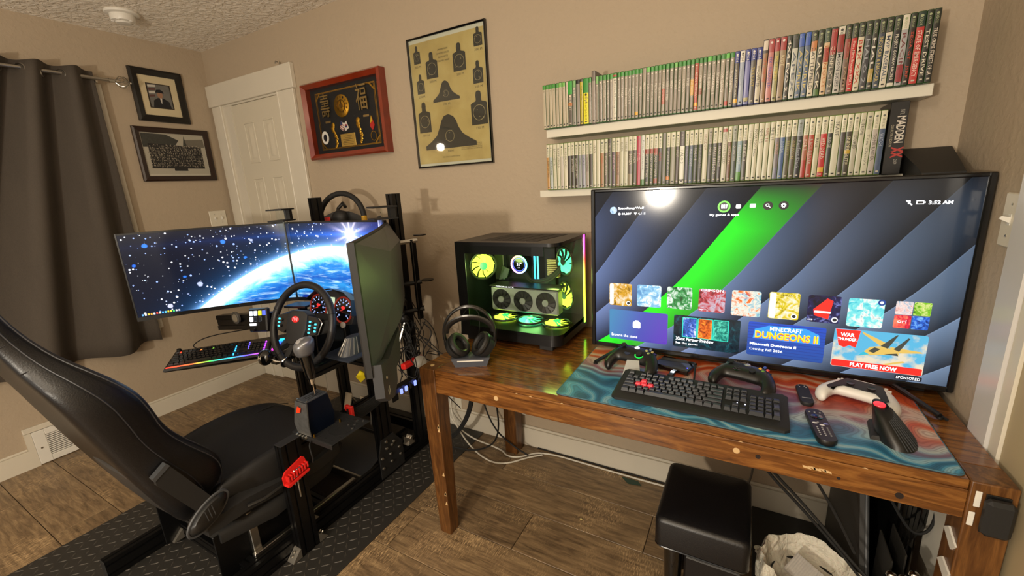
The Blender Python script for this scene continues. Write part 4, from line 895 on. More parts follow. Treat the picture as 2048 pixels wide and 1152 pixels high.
uit('WAR', .788, .137, .034, .012, d=.0014, wt=.03); uit('THUNDER', .782, .124, .046, .009, d=.0014, wt=.02)
uir('advert_strip', .774, .985, .039, .060, eR, .0008, .003); uit('PLAY FREE NOW', .820, .043, .110, .013, wt=.03, d=.0014)
eJ = [emis('jet_tan', 'c0a050', 1.3), emis('jet_dark', '3a3c34', 1.2), emis('jet_nose', '2c9cb0', 1.3)]
mb = MB()
def jp(mi, pts, d): mb.mi = mi; mb.prism(pts, (TVX, -.3045-d, TVZ), UB, VB, .0002)
jp(0, [(.835, .080), (.862, .112), (.890, .118), (.925, .108), (.930, .095), (.885, .090)], .0010)
jp(0, [(.885, .118), (.842, .150), (.838, .158), (.905, .125)], .0012); jp(0, [(.905, .118), (.975, .112), (.980, .108), (.920, .100)], .0012)
jp(1, [(.885, .118), (.918, .156), (.922, .156), (.902, .112)], .0014); jp(1, [(.915, .112), (.944, .150), (.948, .148), (.928, .106)], .0014)
jp(2, [(.835, .080), (.848, .096), (.862, .088)], .0014); jp(1, [(.858, .098), (.872, .112), (.886, .108), (.872, .094)], .0016); jp(1, [(.895, .094), (.925, .100), (.928, .092)], .0016)
jp(0, [(.895, .062), (.940, .078), (.945, .074), (.905, .060)], .0012)
obj('jet_picture', mb, eJ, tv, smooth=0)
uir('sponsored_chip', .928, .988, .021, .034, emis('ui_chip', '181c28', 1), .0006, .002); uit('SPONSORED', .931, .0235, .053, .008)
ui('avatar', circ(.084, .530, .013), pic('avatar_picture', [(.3, h('3a80c0')), (.5, h('c8e4f4')), (.7, h('c04040'))], 60)); uit('SpaceRangrWolf', .101, .531, .092, .010, wt=.02); ui('coin_icon', circ(.106, .517, .0045), eW); uit('40,207', .113, .5125, .036, .0085, wt=.02); ui('cup_icon', [(.158, .521), (.168, .521), (.164, .513), (.162, .513)], eW); uit('4,115', .172, .5125, .026, .0085, wt=.02)
mb = MB()
for i in range(28):
    a, b_ = 2*pi*i/28, 2*pi*(i+1)/28
    mb.prism([(.445+.0135*cos(a), .535+.0135*sin(a)), (.445+.0185*cos(a), .535+.0185*sin(a)), (.445+.0185*cos(b_), .535+.0185*sin(b_)), (.445+.0135*cos(b_), .535+.0135*sin(b_))], (TVX, -.3052, TVZ), UB, VB, .0002)
obj('focus_ring', mb, emis('ui_green', '68f040', 1.5), tv, smooth=0)
eD = emis('ui_black', '0a0c10', 1)
for u in (.445, .567, .608): ui('icon_disc', circ(u, .535, .0132), eD, .0006)
for u in (.437, .443): uir('library_icon', u, u+.005, .529, .542, eW, .0012, .001)
ui('library_icon', [(.449, .529), (.453, .529), (.455, .542), (.451, .542)], eW, .0012)
uir('bag_icon', .479, .493, .528, .541, eW, .0008, .003); uir('chat_icon', .518, .534, .530, .542, eW, .0008, .002)
mb = MB()
for i in range(14):
    a, b_ = 2*pi*i/14, 2*pi*(i+1)/14
    mb.prism([(.5655+.003*cos(a), .5365+.003*sin(a)), (.5655+.005*cos(a), .5365+.005*sin(a)), (.5655+.005*cos(b_), .5365+.005*sin(b_)), (.5655+.003*cos(b_), .5365+.003*sin(b_))], (TVX, -.3057, TVZ), UB, VB, .0002)
mb.prism([(.568, .533), (.569, .535), (.574, .530), (.573, .528)], (TVX, -.3057, TVZ), UB, VB, .0002); obj('search_icon', mb, eW, tv, smooth=0)
ui('gear_icon', [(.608+(.0075 if k % 2 else .0055)*cos(2*pi*k/16), .535+(.0075 if k % 2 else .0055)*sin(2*pi*k/16)) for k in range(16)], eW, .0012); ui('gear_hole', circ(.608, .535, .0025), eD, .0016)
uit('My games & apps', .404, .5035, .085, .0095, wt=.02)
uit('3:52 AM', .936, .529, .048, .010, wt=.03)
ui('battery_icon', [(.911, .530), (.927, .530), (.927, .533), (.930, .533), (.930, .537), (.927, .537), (.927, .540), (.911, .540)], eW); uir('battery_hole', .913, .925, .532, .538, eD, .0010, .001); uir('mic_icon', .894, .899, .531, .541, eW, .0008, .002); ui('mic_slash', [(.889, .540), (.891, .542), (.904, .529), (.902, .527)], eW, .0010)
text('brand_lettering', 'Pioneer', .046, .0075, fr3((TVX+.505, -.3104, TVZ+.0055), UB, VB), mat('silver_lettering', 'b8b8b4', .3, metal=.6), tv)
for (xa, xt) in ((TVX+.115, -.464), (TVX+.925, .478)):
    mb = MB(); mb.tube([(xa+.01*(1 if xa > 0 else -1), -.285, .80), (xa, -.30, .775), (xt, -.436, MZ+.0075)], .0065, 8, rz=1.0); mb.tube([(xa, -.285, .775), ((xa+xt)/2, -.20, TZ+.0075)], .0065, 8); mb.cyl((xt, -.436, MZ+.0003), (xt, -.436, MZ+.006), .008, n=12)
    obj('stand_foot', mb, m_black, tv)
# ------------------------------------------------------------ keyboards
def keycap_mesh(w_, d_, h_, tp=.0016):
    mb = MB(); a = .0006
    b0 = [(0, 0, 0), (w_, 0, 0), (w_, d_, 0), (0, d_, 0)]; t0 = [(tp, tp, h_), (w_-tp, tp, h_), (w_-tp, d_-tp, h_-.001), (tp, d_-tp, h_-.001)]
    c0 = [(tp+a, tp+a, h_+a*.4), (w_-tp-a, tp+a, h_+a*.4), (w_-tp-a, d_-tp-a, h_-.001+a*.4), (tp+a, d_-tp-a, h_-.001+a*.4)]
    mb.loft([b0, t0, c0]); return mb
KU = .01905
def rows_full():
    R = []
    def row(z, x, ws):
        for w_ in ws:
            if w_ > 0: R.append((x, z, w_, 1))
            x += abs(w_)
    row(5.25, 0, [1, -1, 1, 1, 1, 1, -.5, 1, 1, 1, 1, -.5, 1, 1, 1, 1]); row(5.25, 15.25, [1, 1, 1])
    row(4, 0, [1]*13+[2]); row(4, 15.25, [1, 1, 1]); row(4, 18.5, [1, 1, 1, 1])
    row(3, 0, [1.5]+[1]*12+[1.5]); row(3, 15.25, [1, 1, 1]); row(3, 18.5, [1, 1, 1])
    row(2, 0, [1.75]+[1]*11+[2.25]); row(2, 18.5, [1, 1, 1])
    row(1, 0, [2.25]+[1]*10+[2.75]); row(1, 16.25, [1]); row(1, 18.5, [1, 1, 1])
    row(0, 0, [1.25, 1.25, 1.25, 6.25, 1.25, 1.25, 1.25, 1.25]); row(0, 15.25, [1, 1, 1]); row(0, 18.5, [2, 1])
    R.append((21.5, 2, 1, 2)); R.append((21.5, 0, 1, 2))
    return R
def keys(t, ox, oy, oz, m, special=None, tilt=0, legend=None):
    cache = {}
    for i, (kx, kz, w_, d_) in enumerate(rows_full()):
        mm = m; nm = None
        if special: mm, nm = special(kx, kz, m)
        key = (w_, d_, mm.name)
        if key not in cache:
            o = obj('keycap', keycap_mesh(w_*KU-.0012, d_*KU-.0012, .0085), mm, t, local=True, smooth=20); cache[key] = o
        else:
            o = cache[key].copy(); COL.objects.link(o)
        o.location = (ox+kx*KU, oy+kz*KU, oz+.0007*kz*(1 if tilt else 0))
        if nm: o['label'] = nm
kb = thing('keyboard', 'black full size keyboard on the desk mat with four red keys', 'keyboard', (-.3405, -.668, MZ), (0, 0, rad(-1.0)))
m_key = mat('black_keycap', '17181b', .33, spec=.6)
m_keyr = mat('red_lit_keycap', 'd03844', .4, em=.25, emc=hexc('ff3040'))
mb = MB(); W_ = .470
mb.loft([[(x_*1.0, y_, z_) for x_, y_, z_ in ring] for ring in (
    [(0, .010, .0), (.012, 0, 0), (W_-.012, 0, 0), (W_, .010, 0), (W_, .168, 0), (W_-.010, .176, 0), (.010, .176, 0), (0, .168, 0)],
    [(0, .010, .009), (.012, 0, .007), (W_-.012, 0, .007), (W_, .010, .009), (W_, .168, .024), (W_-.010, .176, .025), (.010, .176, .025), (0, .168, .024)],
    [(.004, .014, .012), (.014, .004, .010), (W_-.014, .004, .010), (W_-.004, .014, .012), (W_-.004, .164, .027), (W_-.012, .172, .028), (.012, .172, .028), (.004, .164, .027)])])
obj('keyboard_body', mb, m_blackm, kb, local=True)
def spk(kx, kz, m):
    if (abs(kx-2.5) < .3 and kz == 3) or (kz == 2 and 1.7 < kx < 4.6): return m_keyr, 'red lit keycap'
    return m, None
kw = thing('keybed', 'x', None); bpy.data.objects.remove(kw)
cache = {}
for (kx, kz, w_, d_) in rows_full():
    mm, nm = spk(kx, kz, m_key); key = (w_, d_, mm.name)
    if key not in cache: o = obj('keycap', keycap_mesh(w_*KU-.0012, d_*KU-.0012, .0105, .0022), mm, kb, local=True, smooth=20); cache[key] = o
    else: o = cache[key].copy(); COL.objects.link(o)
    o.location = (.022+kx*KU, .036+kz*KU, .0155+.00185*kz)
    if nm: o['label'] = nm
for k in range(3): obj('status_light', MB().cyl((.345+.010*k, .084, .019), (.345+.010*k, .084, .0205), .0016, n=8), emis('white_led', 'd8e0ff', 6) if k != 1 else m_black, kb, local=True)
text('brand_mark', '\u2234', .016, .012, fr3((0, 0, 0), (1, 0, 0), (0, 1, 0)), m_grey, None) and None
o = COL.objects[-1] if COL.objects[-1].name.startswith('brand_mark') else None
for q in [q for q in COL.objects if q.name.startswith('brand_mark')]:
    q.parent = kb; q.location = (.228, .012, .0115); q.name = 'brand_mark'
tag(obj('keyboard_cable', MB().tube([(-.12, -.49, MZ+.016), (-.122, -.462, MZ+.020), (-.125, -.42, MZ+.035), (-.135, -.36, MZ+.028), (-.16, -.335, MZ+.0125)], .0032, 7, smooth=2), m_rubber), 'black cable rising between the keyboard and the television', 'cable')
# RGB keyboard on the rig tray
def m_rgbgrad():
    m, b, vec, x, y, z = newmat('rainbow_led_strip')
    X.nt.links.new(ramp(sat(x*(1/.46)), [(0, hexc('ff2018')), (.25, hexc('ff6030')), (.42, hexc('40e040')), (.6, hexc('20c0f0')), (.75, hexc('5050ff')), (1, hexc('d040ff'))]), b.inputs['Emission Color']); b.inputs['Emission Strength'].default_value = 2.2
    b.inputs['Base Color'].default_value = (.05, .05, .05, 1); return m
mrgb = m_rgbgrad()
A0 = Vector((-2.472, -1.008, .62)); A1 = Vector((-2.165, -.650, .62)); A2 = Vector((-2.63, -.90, .652))
ux = (A1-A0).normalized(); uy = (A2-A0); uy = (uy-ux*uy.dot(ux)).normalized(); uz = ux.cross(uy)
ML = Matrix(((ux.x, uy.x, uz.x, A0.x), (ux.y, uy.y, uz.y, A0.y), (ux.z, uy.z, uz.z, A0.z), (0, 0, 0, 1)))
k2 = thing('backlit_keyboard', 'black keyboard with rainbow lighting floating on an arm left of the steering wheel', 'keyboard', A0, ML.to_euler())
W_ = .452
obj('keyboard_body', MB().loft([[(0, 0, -.016), (W_, 0, -.016), (W_, .185, -.016), (.0, .175, -.016)], [(-.006, -.008, -.006), (W_+.006, -.008, -.006), (W_+.006, .19, -.006), (-.006, .18, -.006)], [(0, 0, .004), (W_, 0, .004), (W_, .185, .004), (0, .175, .004)]]), m_blackm, k2, local=True)
obj('metal_deck', MB().box(.004, W_-.004, .012, .180, .004, .006, .0008), mat('gunmetal_deck', '55504a', .35, metal=.7), k2, local=True)
obj('light_strip', MB().box(.006, W_-.006, .001, .009, .0035, .0062, .0006), mrgb, k2, local=True)
cache = {}
lit = {}
for (kx, kz, w_, d_) in rows_full():
    if (w_, d_) not in cache: o = obj('keycap', keycap_mesh(w_*.0186-.0014, d_*.0186-.0014, .008, .0018), m_key, k2, local=True, smooth=20); cache[(w_, d_)] = o
    else: o = cache[(w_, d_)].copy(); COL.objects.link(o)
    o.location = (.012+kx*.0186, .022+kz*.0232, .007)
gl = MB()
for (kx, kz) in [(1, 5.2), (6, 5), (9, 5), (13.6, 4.6), (14.9, 4), (15, 3), (15.05, 2), (15, .6), (15.1, .1), (18.2, 5), (18.35, 4), (18.3, 3), (18.4, 2), (16, .2), (22.6, 4.2), (22.6, 3.2), (22.6, 2.2), (22.6, 1.2), (22.6, .2)]:
    gl.box(.012+kx*.0186-.003, .012+kx*.0186+.003, .022+kz*.0232, .022+kz*.0232+.012, .0062, .0095, .0008)
o = obj('key_underglow', gl, mrgb, k2, local=True); o['kind'] = 'stuff'
sc_ = obj('volume_knob', MB().cyl((.018, .172, .004), (.018, .172, .018), .012, .010, n=16), m_black, k2, local=True)
tr_ = thing('keyboard_tray', 'black swing-out tray with lit edge keys holding the rainbow keyboard', 'tray', A0, ML.to_euler())
obj('tray_plate', MB().prism([(.05, .01), (.30, -.004), (.40, -.006), (.49, .02), (.56, .08), (.57, .20), (.48, .21), (.10, .19)], (0, 0, -.0225), (1, 0, 0), (0, 1, 0), .005), m_blackm, tr_, local=True)
obj('macro_pad', MB().loft([[(.462, .0, -.017), (.49, .015, -.017), (.545, .075, -.017), (.555, .19, -.017), (.462, .19, -.017)], [(.462, .002, .002), (.487, .016, .002), (.540, .078, .006), (.550, .185, .008), (.462, .185, .006)]]), m_grey, tr_, local=True)
for k in range(8):
    c = ['ff30d0', 'c030ff', 'a030ff', '6040ff', '4060ff', '2080ff', '20b0ff', '20d0ff'][k]
    obj('lit_edge_key', MB().box(.470+.004*k, .488+.005*k, .018+.0145*k, .029+.0145*k, .002, .010, .001), emis('edge_led_'+c, c, 1.6), tr_, local=True)
kc = tag(obj('keyboard_cable', MB().tube([ML @ Vector(p) for p in ((.10, .18, -.004), (.06, .215, .006), (.12, .25, .03), (.28, .25, .04), (.46, .24, .045), (.60, .22, .06), (.70, .16, .09))], .0028, 6, smooth=2), m_rubber), 'thin black cable looping behind the rainbow keyboard', 'cable')
# ------------------------------------------------------------ gamepads
def gamepad(name, label, loc, rz, mbody, kind, rx=0, ry=0):
    t = thing(name, label, 'game controller', loc, (rx, ry, rz))
    # body: ring sections from left grip tip through the middle to the right grip tip
    rings = []; N_ = 21; n = 14
    for i in range(N_):
        s = -1+2*i/(N_-1); a = abs(s)
        x_ = .080*sin(s*pi/2*1.0)*(1+.02*a); dy = -(.062*max(0, a-.45)/.55*(1+.25*a)) ; cy = .012+dy-.004*a
        hw = .036 if a < .55 else .036-.013*(a-.55)/.45
        ht = .0215 if a < .5 else .0215-.001*(a-.5)/.5
        zc = .026-.010*max(0, a-.5)/.5
        if i in (0, N_-1): hw *= .45; ht *= .45; 
        ring = [(x_+.012*s*sin(2*pi*k/n)*0, cy+hw*cos(2*pi*k/n), zc+ht*sin(2*pi*k/n)) for k in range(n)]
        rings.append(ring)
    # rotate grip sections so they run outward and back
    out = []
    for i, ring in enumerate(rings):
        s = -1+2*i/(N_-1); a = abs(s)
        if a > .5:
            c = Vector((sum(p[0] for p in ring)/n, sum(p[1] for p in ring)/n, sum(p[2] for p in ring)/n)); ang = rad(58)*(a-.5)/.5*(1 if s > 0 else -1)*-1
            Rz = Matrix.Rotation(ang*-1*-1, 3, 'Z'); ring = [tuple(c+Rz @ (Vector(p)-c)) for p in ring]
        out.append(ring)
    obj('controller_shell', MB().loft(out), mbody, t, local=True, sub=1, smooth=80)
    def stick(x_, y_, m1, m2=None, r=.0095):
        o = obj('thumbstick', MB().lathe([(r*1.15, 0), (r*.5, .002), (r*.45, .008), (r, .010), (r, .0125), (r*.75, .0115)], (x_, y_, .040), (0, 0, 1), 18), m1, t, local=True)
    if kind == 'ps':
        mb = MB().prism([(-.040, .036), (.040, .036), (.052, .010), (.070, -.040), (.062, -.050), (.036, -.014), (-.036, -.014), (-.062, -.050), (-.070, -.040), (-.052, .010)], (0, 0, .0450), (1, 0, 0), (0, 1, 0), .0022)
        o = obj('black_centre_panel', mb, m_blackm, t, local=True)
        rg = []
        for i, ring in enumerate(out):
            s = -1+2*i/(N_-1)
            if abs(s) < .86: continue
        obj('touchpad', MB().box(-.026, .026, .014, .042, .043, .0466, .002), mat('touchpad_white', 'cfccc6', .35), t, local=True)
        stick(-.024, .000, m_black); stick(.024, .000, m_black)
        for k in range(4): a = k*pi/2; obj('face_button', MB().cyl((.050+.0095*cos(a), .022+.0095*sin(a), .040), (.050+.0095*cos(a), .022+.0095*sin(a), .0455), .0045, n=10), m_white, t, local=True)
        obj('direction_pad', MB().box(-.060, -.040, .019, .025, .040, .0455, .001).box(-.053, -.047, .012, .032, .040, .0455, .001), m_white, t, local=True)
        for s in (-1, 1): obj('grip_inlay', MB().loft([[(s*.048, -.020, .042), (s*.058, -.020, .043), (s*.060, -.040, .038), (s*.052, -.042, .037)], [(s*.048, -.020, .044), (s*.058, -.020, .045), (s*.060, -.040, .041), (s*.052, -.042, .040)]]), m_gloss, t, local=True)
    else:
        stick(-.048, .026, m_blackm); stick(.022, .000, m_blackm)
        obj('stick_well', MB().lathe([(.0145, -.001), (.0145, .001), (.0125, .0025)], (-.048, .026, .040), (0, 0, 1), 20), m_gloss, t, local=True)
        if kind == 'one':
            mbb = MB()
            for i in range(24):
                a, b_ = 2*pi*i/24, 2*pi*(i+1)/24
                mbb.add([(.022+r*cos(q), .0+r*sin(q), .0452) for q, r in ((a, .0128), (a, .0158), (b_, .0158), (b_, .0128))], [(0, 1, 2, 3)])
            obj('glow_ring', mbb, emis('gamepad_green_ring', '10f040', 2.2), t, local=True)
        obj('direction_pad', MB().lathe([(.0125, -.001), (.0125, .003), (.010, .0035)], (-.022, .002, .042), (0, 0, 1), 20), mat('gunmetal_disc', '46506a', .3, metal=.6) if kind == 'one' else m_gloss, t, local=True)
        if kind == '360': obj('direction_cross', MB().box(-.030, -.014, -.0005, .0045, .044, .0485, .0008).box(-.0245, -.0195, -.006, .010, .044, .0485, .0008), m_black, t, local=True)
        cols = (['5a8a30', 'c02c20', '2848a8', 'd8a020'] if kind == '360' else ['8a9a5a', '9a8a50', '6a7a8a', 'a8a060'])
        for k in range(4):
            a = -pi/2+k*pi/2; bx_, by_ = .048+.0105*cos(a), .026+.0105*sin(a)
            obj('face_button', MB().sph((bx_, by_, .0455), (.0052, .0052, .0032), 10, 6), mat('button_'+cols[k], cols[k], .25, coat=.5), t, local=True)
        obj('guide_button', MB().lathe([(.0085, 0), (.0085, .002), (.006, .0035)], (0, .030, .0425), (0, 0, 1), 18), emis('guide_glow', 'e8f4ff', 2) if kind == 'one' else mat('silver_button', 'b8b8b8', .25, metal=.7), t, local=True)
        for s in (-1, 1): obj('menu_button', MB().sph((s*.014, .024, .0445), (.0035, .0025, .0015), 8, 5), m_gloss, t, local=True)
    for s in (-1, 1):
        obj('shoulder_button', MB().loft([[(s*.030, .040, .034), (s*.030, .047, .030), (s*.030, .044, .024), (s*.030, .036, .026)], [(s*.068, .030, .030), (s*.068, .036, .027), (s*.066, .034, .022), (s*.066, .026, .024)]]), m_gloss if kind != 'ps' else m_black, t, local=True)
    return t
gst = thing('controller_stand', 'clear acrylic stand propping the black controller with green ring', 'stand', (-.31, -.47, MZ))
obj('stand_face', MB().loft([[(-.348, -.505, MZ), (-.288, -.493, MZ), (-.288, -.489, MZ), (-.348, -.501, MZ)], [(-.338, -.478, MZ+.052), (-.298, -.470, MZ+.052), (-.298, -.466, MZ+.052), (-.338, -.474, MZ+.052)]]), mat('frosted_clear_plastic', '8d8f8a', .25, spec=.7), gst)
obj('stand_base', MB().box(-.35, -.285, -.493, -.43, MZ, MZ+.004, .001), mat('frosted_clear_plastic', '8d8f8a', .25, spec=.7), gst)
gamepad('game_controller', 'black controller with glowing green ring, raised on a clear stand', (-.318, -.432, MZ+.026), rad(-14), mat('satin_black_shell', '141414', .35), 'one', rad(24))
gamepad('game_controller', 'black controller with coloured face buttons behind the keyboard', (.022, -.425, MZ+.014), rad(-16), mat('satin_black_shell', '141414', .35), '360', rad(14))
gamepad('game_controller', 'white controller with black centre panel below the television corner', (.312, -.415, MZ+.002), rad(-22), mat('white_controller_shell', 'dddad4', .35), 'ps', rad(4))
# ------------------------------------------------------------ streaming box, remotes, mouse
hb_ = thing('streaming_box', 'flat black streaming box under the television with a blue light', 'media box', (-.195, -.365, MZ), (0, 0, rad(-14)))
obj('box_shell', MB().box(-.062, .062, -.045, .045, 0, .018, .004), m_gloss, hb_, local=True)
obj('blue_light', MB().cyl((.050, -.020, .0175), (.050, -.020, .0188), .0016, n=8), emis('blue_led', '3030ff', 12), hb_, local=True)
ul = thing('usb_light_dongle', 'small usb dongle with a bright white light in front of the streaming box', 'usb dongle', (-.196, -.43, MZ), (0, 0, rad(-10)))
obj('dongle_body', MB().box(-.009, .009, -.020, .018, 0, .009, .002), m_black, ul, local=True)
obj('dongle_light', MB().box(-.006, .006, .002, .014, .0088, .0102, .001), emis('white_dongle_led', 'e8f4ff', 8), ul, local=True)
def remote(name, label, loc, rz, L_, W_, big):
    t = thing(name, label, 'remote control', loc, (0, 0, rz))
    P = rrect(-W_/2, W_/2, -L_/2, L_/2, W_*.48, 8)
    mb = MB().loft([[(p[0]*.9, p[1]*.97, .0) for p in P], [(p[0], p[1], .006) for p in P], [(p[0], p[1], .012 if big else .009) for p in P], [(p[0]*.94, p[1]*.985, .016 if big else .012) for p in P]])
    obj('remote_shell', mb, m_blackm if not big else m_black, t, local=True)
    zt = .016 if big else .012
    def bt(x_, y_, r, m, e=1): obj('button', MB().lathe([(r, -.001), (r, .0008), (r*.8, .0014)], (x_, y_, zt), (0, 0, 1), 12, sx=1), m, t, local=True)
    mw = mat('button_white', 'cfcfd4', .4); mg = mat('button_grey_dot', '8c8c90', .4); mpu = mat('button_violet', '7478c0', .4)
    if big:
        obj('direction_ring', MB().lathe([(.0135, -.001), (.0135, .0012), (.0115, .0018)], (0, L_*.22, zt), (0, 0, 1), 20), m_gloss, t, local=True)
        for i, (x_, y_, m, w2) in enumerate(((-.011, L_*.02, mw, 1), (.003, -.004, mw, 1), (.013, .004, mpu, 1), (-.004, .008, mg, .5))): obj('button', MB().sph((x_, y_, zt), (.0062*w2, .0034*w2, .0013), 10, 6), m, t, local=True)
        for x_ in (-.012, 0, .012): 
            for y_ in (.060, ): bt(x_, y_, .0024, mg)
        for r in range(5):
            for x_ in (-.011, 0, .011): bt(x_, -.018-.009*r, .0022, mg)
    else:
        for (x_, y_) in ((-.009, L_*.42), (-.007, L_*.34), (.006, L_*.40), (.009, L_*.33)): bt(x_, y_, .0017, mg)
        obj('button', MB().box(-.011, .011, -L_*.25, -L_*.23, zt, zt+.0012, .0005), mg, t, local=True)
    return t
remote('remote_control', 'small slim black remote on the orange part of the desk mat', (.180, -.437, MZ), rad(3), .125, .034, False)
remote('remote_control', 'long black television remote with white buttons beside the keyboard', (.198, -.618, MZ), rad(6), .165, .044, True)
ms = thing('vertical_mouse', 'black vertical mouse with red light at the right end of the desk mat', 'mouse', (.352, -.585, MZ))
rings = []
for j in range(9):
    t = j/8; z_ = MZ+.072*t; r = []
    ca = (.345-.010*t, -.575-.006*t)
    for k in range(18):
        a = 2*pi*k/18; hx, hy = .040*(1-.62*t**1.2), .070*(1-.55*t**1.6)
        sx_ = .012*t
        r.append((ca[0]+hx*cos(a)+.010*(1-t)-.012*t, ca[1]+hy*sin(a)-.012*(1-t)+.018*t, z_-(.012*t*max(0, -sin(a)))))
    rings.append(r)
obj('mouse_body', MB().loft(rings), m_black, ms, smooth=60)
mb = MB()
for k in range(11):
    f = k/10; pts = []
    for j in range(7):
        t = .05+.80*j/6; a = rad(-75+100*f); hx, hy = .040*(1-.62*t**1.2)+.0008, .070*(1-.55*t**1.6)+.0008
        ca = (.345-.010*t, -.575-.006*t)
        pts.append((ca[0]+hx*cos(a)+.010*(1-t)-.012*t, ca[1]+hy*sin(a)-.012*(1-t)+.018*t, MZ+.072*t-(.012*t*max(0, -sin(a)))))
    mb.tube(pts, .0011, 5)
obj('grip_ribs', mb, m_grey, ms)
obj('mouse_light', MB().lathe([(.013, 0), (.012, .002), (.006, .003)], (.322, -.560, MZ+.0695), (0, -.1, 1), 20), emis('mouse_red_light', 'ff2830', 1.8), ms)
obj('thumb_shelf', MB().loft([[(.30, -.62, MZ+.001), (.31, -.53, MZ+.001), (.326, -.53, MZ+.001), (.325, -.62, MZ+.001)], [(.304, -.615, MZ+.009), (.312, -.535, MZ+.012), (.327, -.535, MZ+.016), (.327, -.615, MZ+.012)]]), m_blackm, ms)
tag(obj('power_cable', MB().tube([(.40, -.25, TZ+.012), (.44, -.33, TZ+.006), (.468, -.38, TZ+.0045), (.492, -.44, TZ+.0045)], .0036, 7, smooth=2), m_rubber), 'black cable end lying on the table right of the desk mat', 'cable')
# ------------------------------------------------------------ headset
hs = thing('headset_stand', 'small grey wedge shaped charging cradle at the left end of the table', 'stand', (-.915, -.60, TZ))
hq = Matrix.Translation((-.905, -.605, TZ)) @ Matrix.Rotation(rad(28), 4, 'Z')
mb = MB(); V_ = lambda *p: hq @ Vector(p)
mb.loft([[V_(-.060, -.03, 0), V_(.060, -.03, 0), V_(.060, .03, 0), V_(-.060, .03, 0)], [V_(-.074, -.036, .036), V_(.074, -.036, .036), V_(.074, .036, .036), V_(-.074, .036, .036)]])
obj('cradle_body', mb, mat('slate_grey_plastic', '4a4d55', .5), hs)
mb = MB(); mb.box(-.050, .050, -.0375, -.034, .024, .0285, .0004, M=hq); obj('cradle_front_slot', mb, m_white, hs)
hd = thing('headset', 'black wireless headset with double headband resting on its cradle', 'headphones', (-.905, -.605, TZ+.036))
HB = lambda *p: hq @ Vector(p)
m_hp = mat('satin_black_headset', '161617', .28, coat=.3)
def arc(rx, rz, zc, a0, a1, y_=0, n=26): return [HB(rx*cos(a0+(a1-a0)*i/n), y_, zc+rz*sin(a0+(a1-a0)*i/n)) for i in range(n+1)]
obj('outer_headband', MB().tube(arc(.098, .105, .125, rad(-38), rad(218)), .0055, 8), m_hp, hd)
obj('outer_headband', MB().tube(arc(.098, .105, .125, rad(-38), rad(218), .016), .0045, 8), m_hp, hd)
obj('inner_headband', MB().tube(arc(.092, .062, .125, rad(2), rad(178), .006), .0065, 8, rz=2.0), m_hp, hd)
for s in (-1, 1):
    c = HB(s*.046, 0, .078); ax = (HB(-s*.62, -.35, .55)-HB(0, 0, 0)).normalized()
    e = obj('ear_cup', MB().lathe([(.030, -.030), (.044, -.026), (.047, -.012), (.047, -.002)], c, ax, 26, sx=1.0), m_blackm, hd)
    obj('ear_cushion', MB().tube([c+ax*.008+(lambda u, v: u*(cos(a)*.033)+v*(sin(a)*.038))(*MB().frame(ax)) for a in [2*pi*k/26 for k in range(26)]], .0125, 10, closed=True), mat('leatherette_cushion', '1b1a19', .42), e)
    obj('speaker_mesh', MB().lathe([(.026, .001), (.024, .002)], c, ax, 20), m_rubber, e)
    obj('cup_yoke', MB().tube([HB(s*.097, .008, .11), HB(s*.098, .006, .075), HB(s*.076, 0, .050), HB(s*.062, 0, .055)], .0048, 7, smooth=1), m_hp, hd)
tag(obj('headset_cable', MB().tube([(-1.02, -.52, TZ+.004), (-1.05, -.46, TZ+.05), (-1.075, -.42, TZ+.12), (-1.04, -.40, TZ+.165), (-.985, -.405, TZ+.14), (-.98, -.43, TZ+.06), (-.985, -.45, TZ+.003)], .0018, 6, smooth=2), m_rubber), 'thin black cable looping up behind the headset', 'cable')
# ------------------------------------------------------------ computer
pc = thing('desktop_computer', 'black glass sided computer glowing green and yellow with white graphics card', 'computer', (-.86, -.24, TZ))
PX0, PX1, PY0, PY1, PZ0, PZ1 = -1.10, -.622, -.392, -.075, TZ+.024, 1.190
cb = .045
m_pcb = mat('computer_case_black', '121213', .35, metal=.2)
def pcring(x0, x1, y0, y1, r):  # plan outline, front right corner rounded
    P = [(x0, y0)]
    for k in range(7): a = -pi/2+pi/2*k/6; P.append((x1-r+r*cos(a), y0+r+r*sin(a)))
    P += [(x1, y1), (x0, y1)]; return P
P = pcring(PX0, PX1, PY0, PY1, cb)
obj('base_plinth', MB().prism(P, (0, 0, PZ0), (1, 0, 0), (0, 1, 0), .048), m_pcb, pc)
obj('top_panel', MB().prism(P, (0, 0, PZ1-.014), (1, 0, 0), (0, 1, 0), .014), m_pcb, pc)
Pi = pcring(PX0+.004, PX1-.004, PY0+.003, PY1, cb-.004)
obj('back_tray', MB().box(PX0, PX1-.004, PY1-.006, PY1-.002, PZ0+.048, PZ1-.014), m_pcb, pc)
obj('rear_panel', MB().box(PX0, PX0+.006, PY0, PY1-.006, PZ0+.048, PZ1-.014), m_pcb, pc)
obj('front_border', MB().box(PX0+.006, PX0+.048, PY0, PY0+.004, PZ0+.048, PZ1-.014).box(PX0+.048, PX1-.06, PY0, PY0+.004, PZ1-.050, PZ1-.014), m_pcb, pc)
for k in range(5): obj('top_vent', MB().prism([(PX0+.10+.055*k, PY0+.05), (PX0+.15+.055*k, PY0+.05), (PX0+.19+.055*k, PY1-.04), (PX0+.14+.055*k, PY1-.04)], (0, 0, PZ1-.0002), (1, 0, 0), (0, 1, 0), .0012), mat('mesh_vent', '262220', .6, bump=.4, bscale=900), pc)
for (x_, y_) in ((PX0+.05, PY0+.03), (PX1-.07, PY0+.03), (PX0+.05, PY1-.03), (PX1-.07, PY1-.03)): obj('case_foot', MB().box(x_-.03, x_+.03, y_-.016, y_+.016, TZ, PZ0, .003), m_blackm, pc)
gp = []
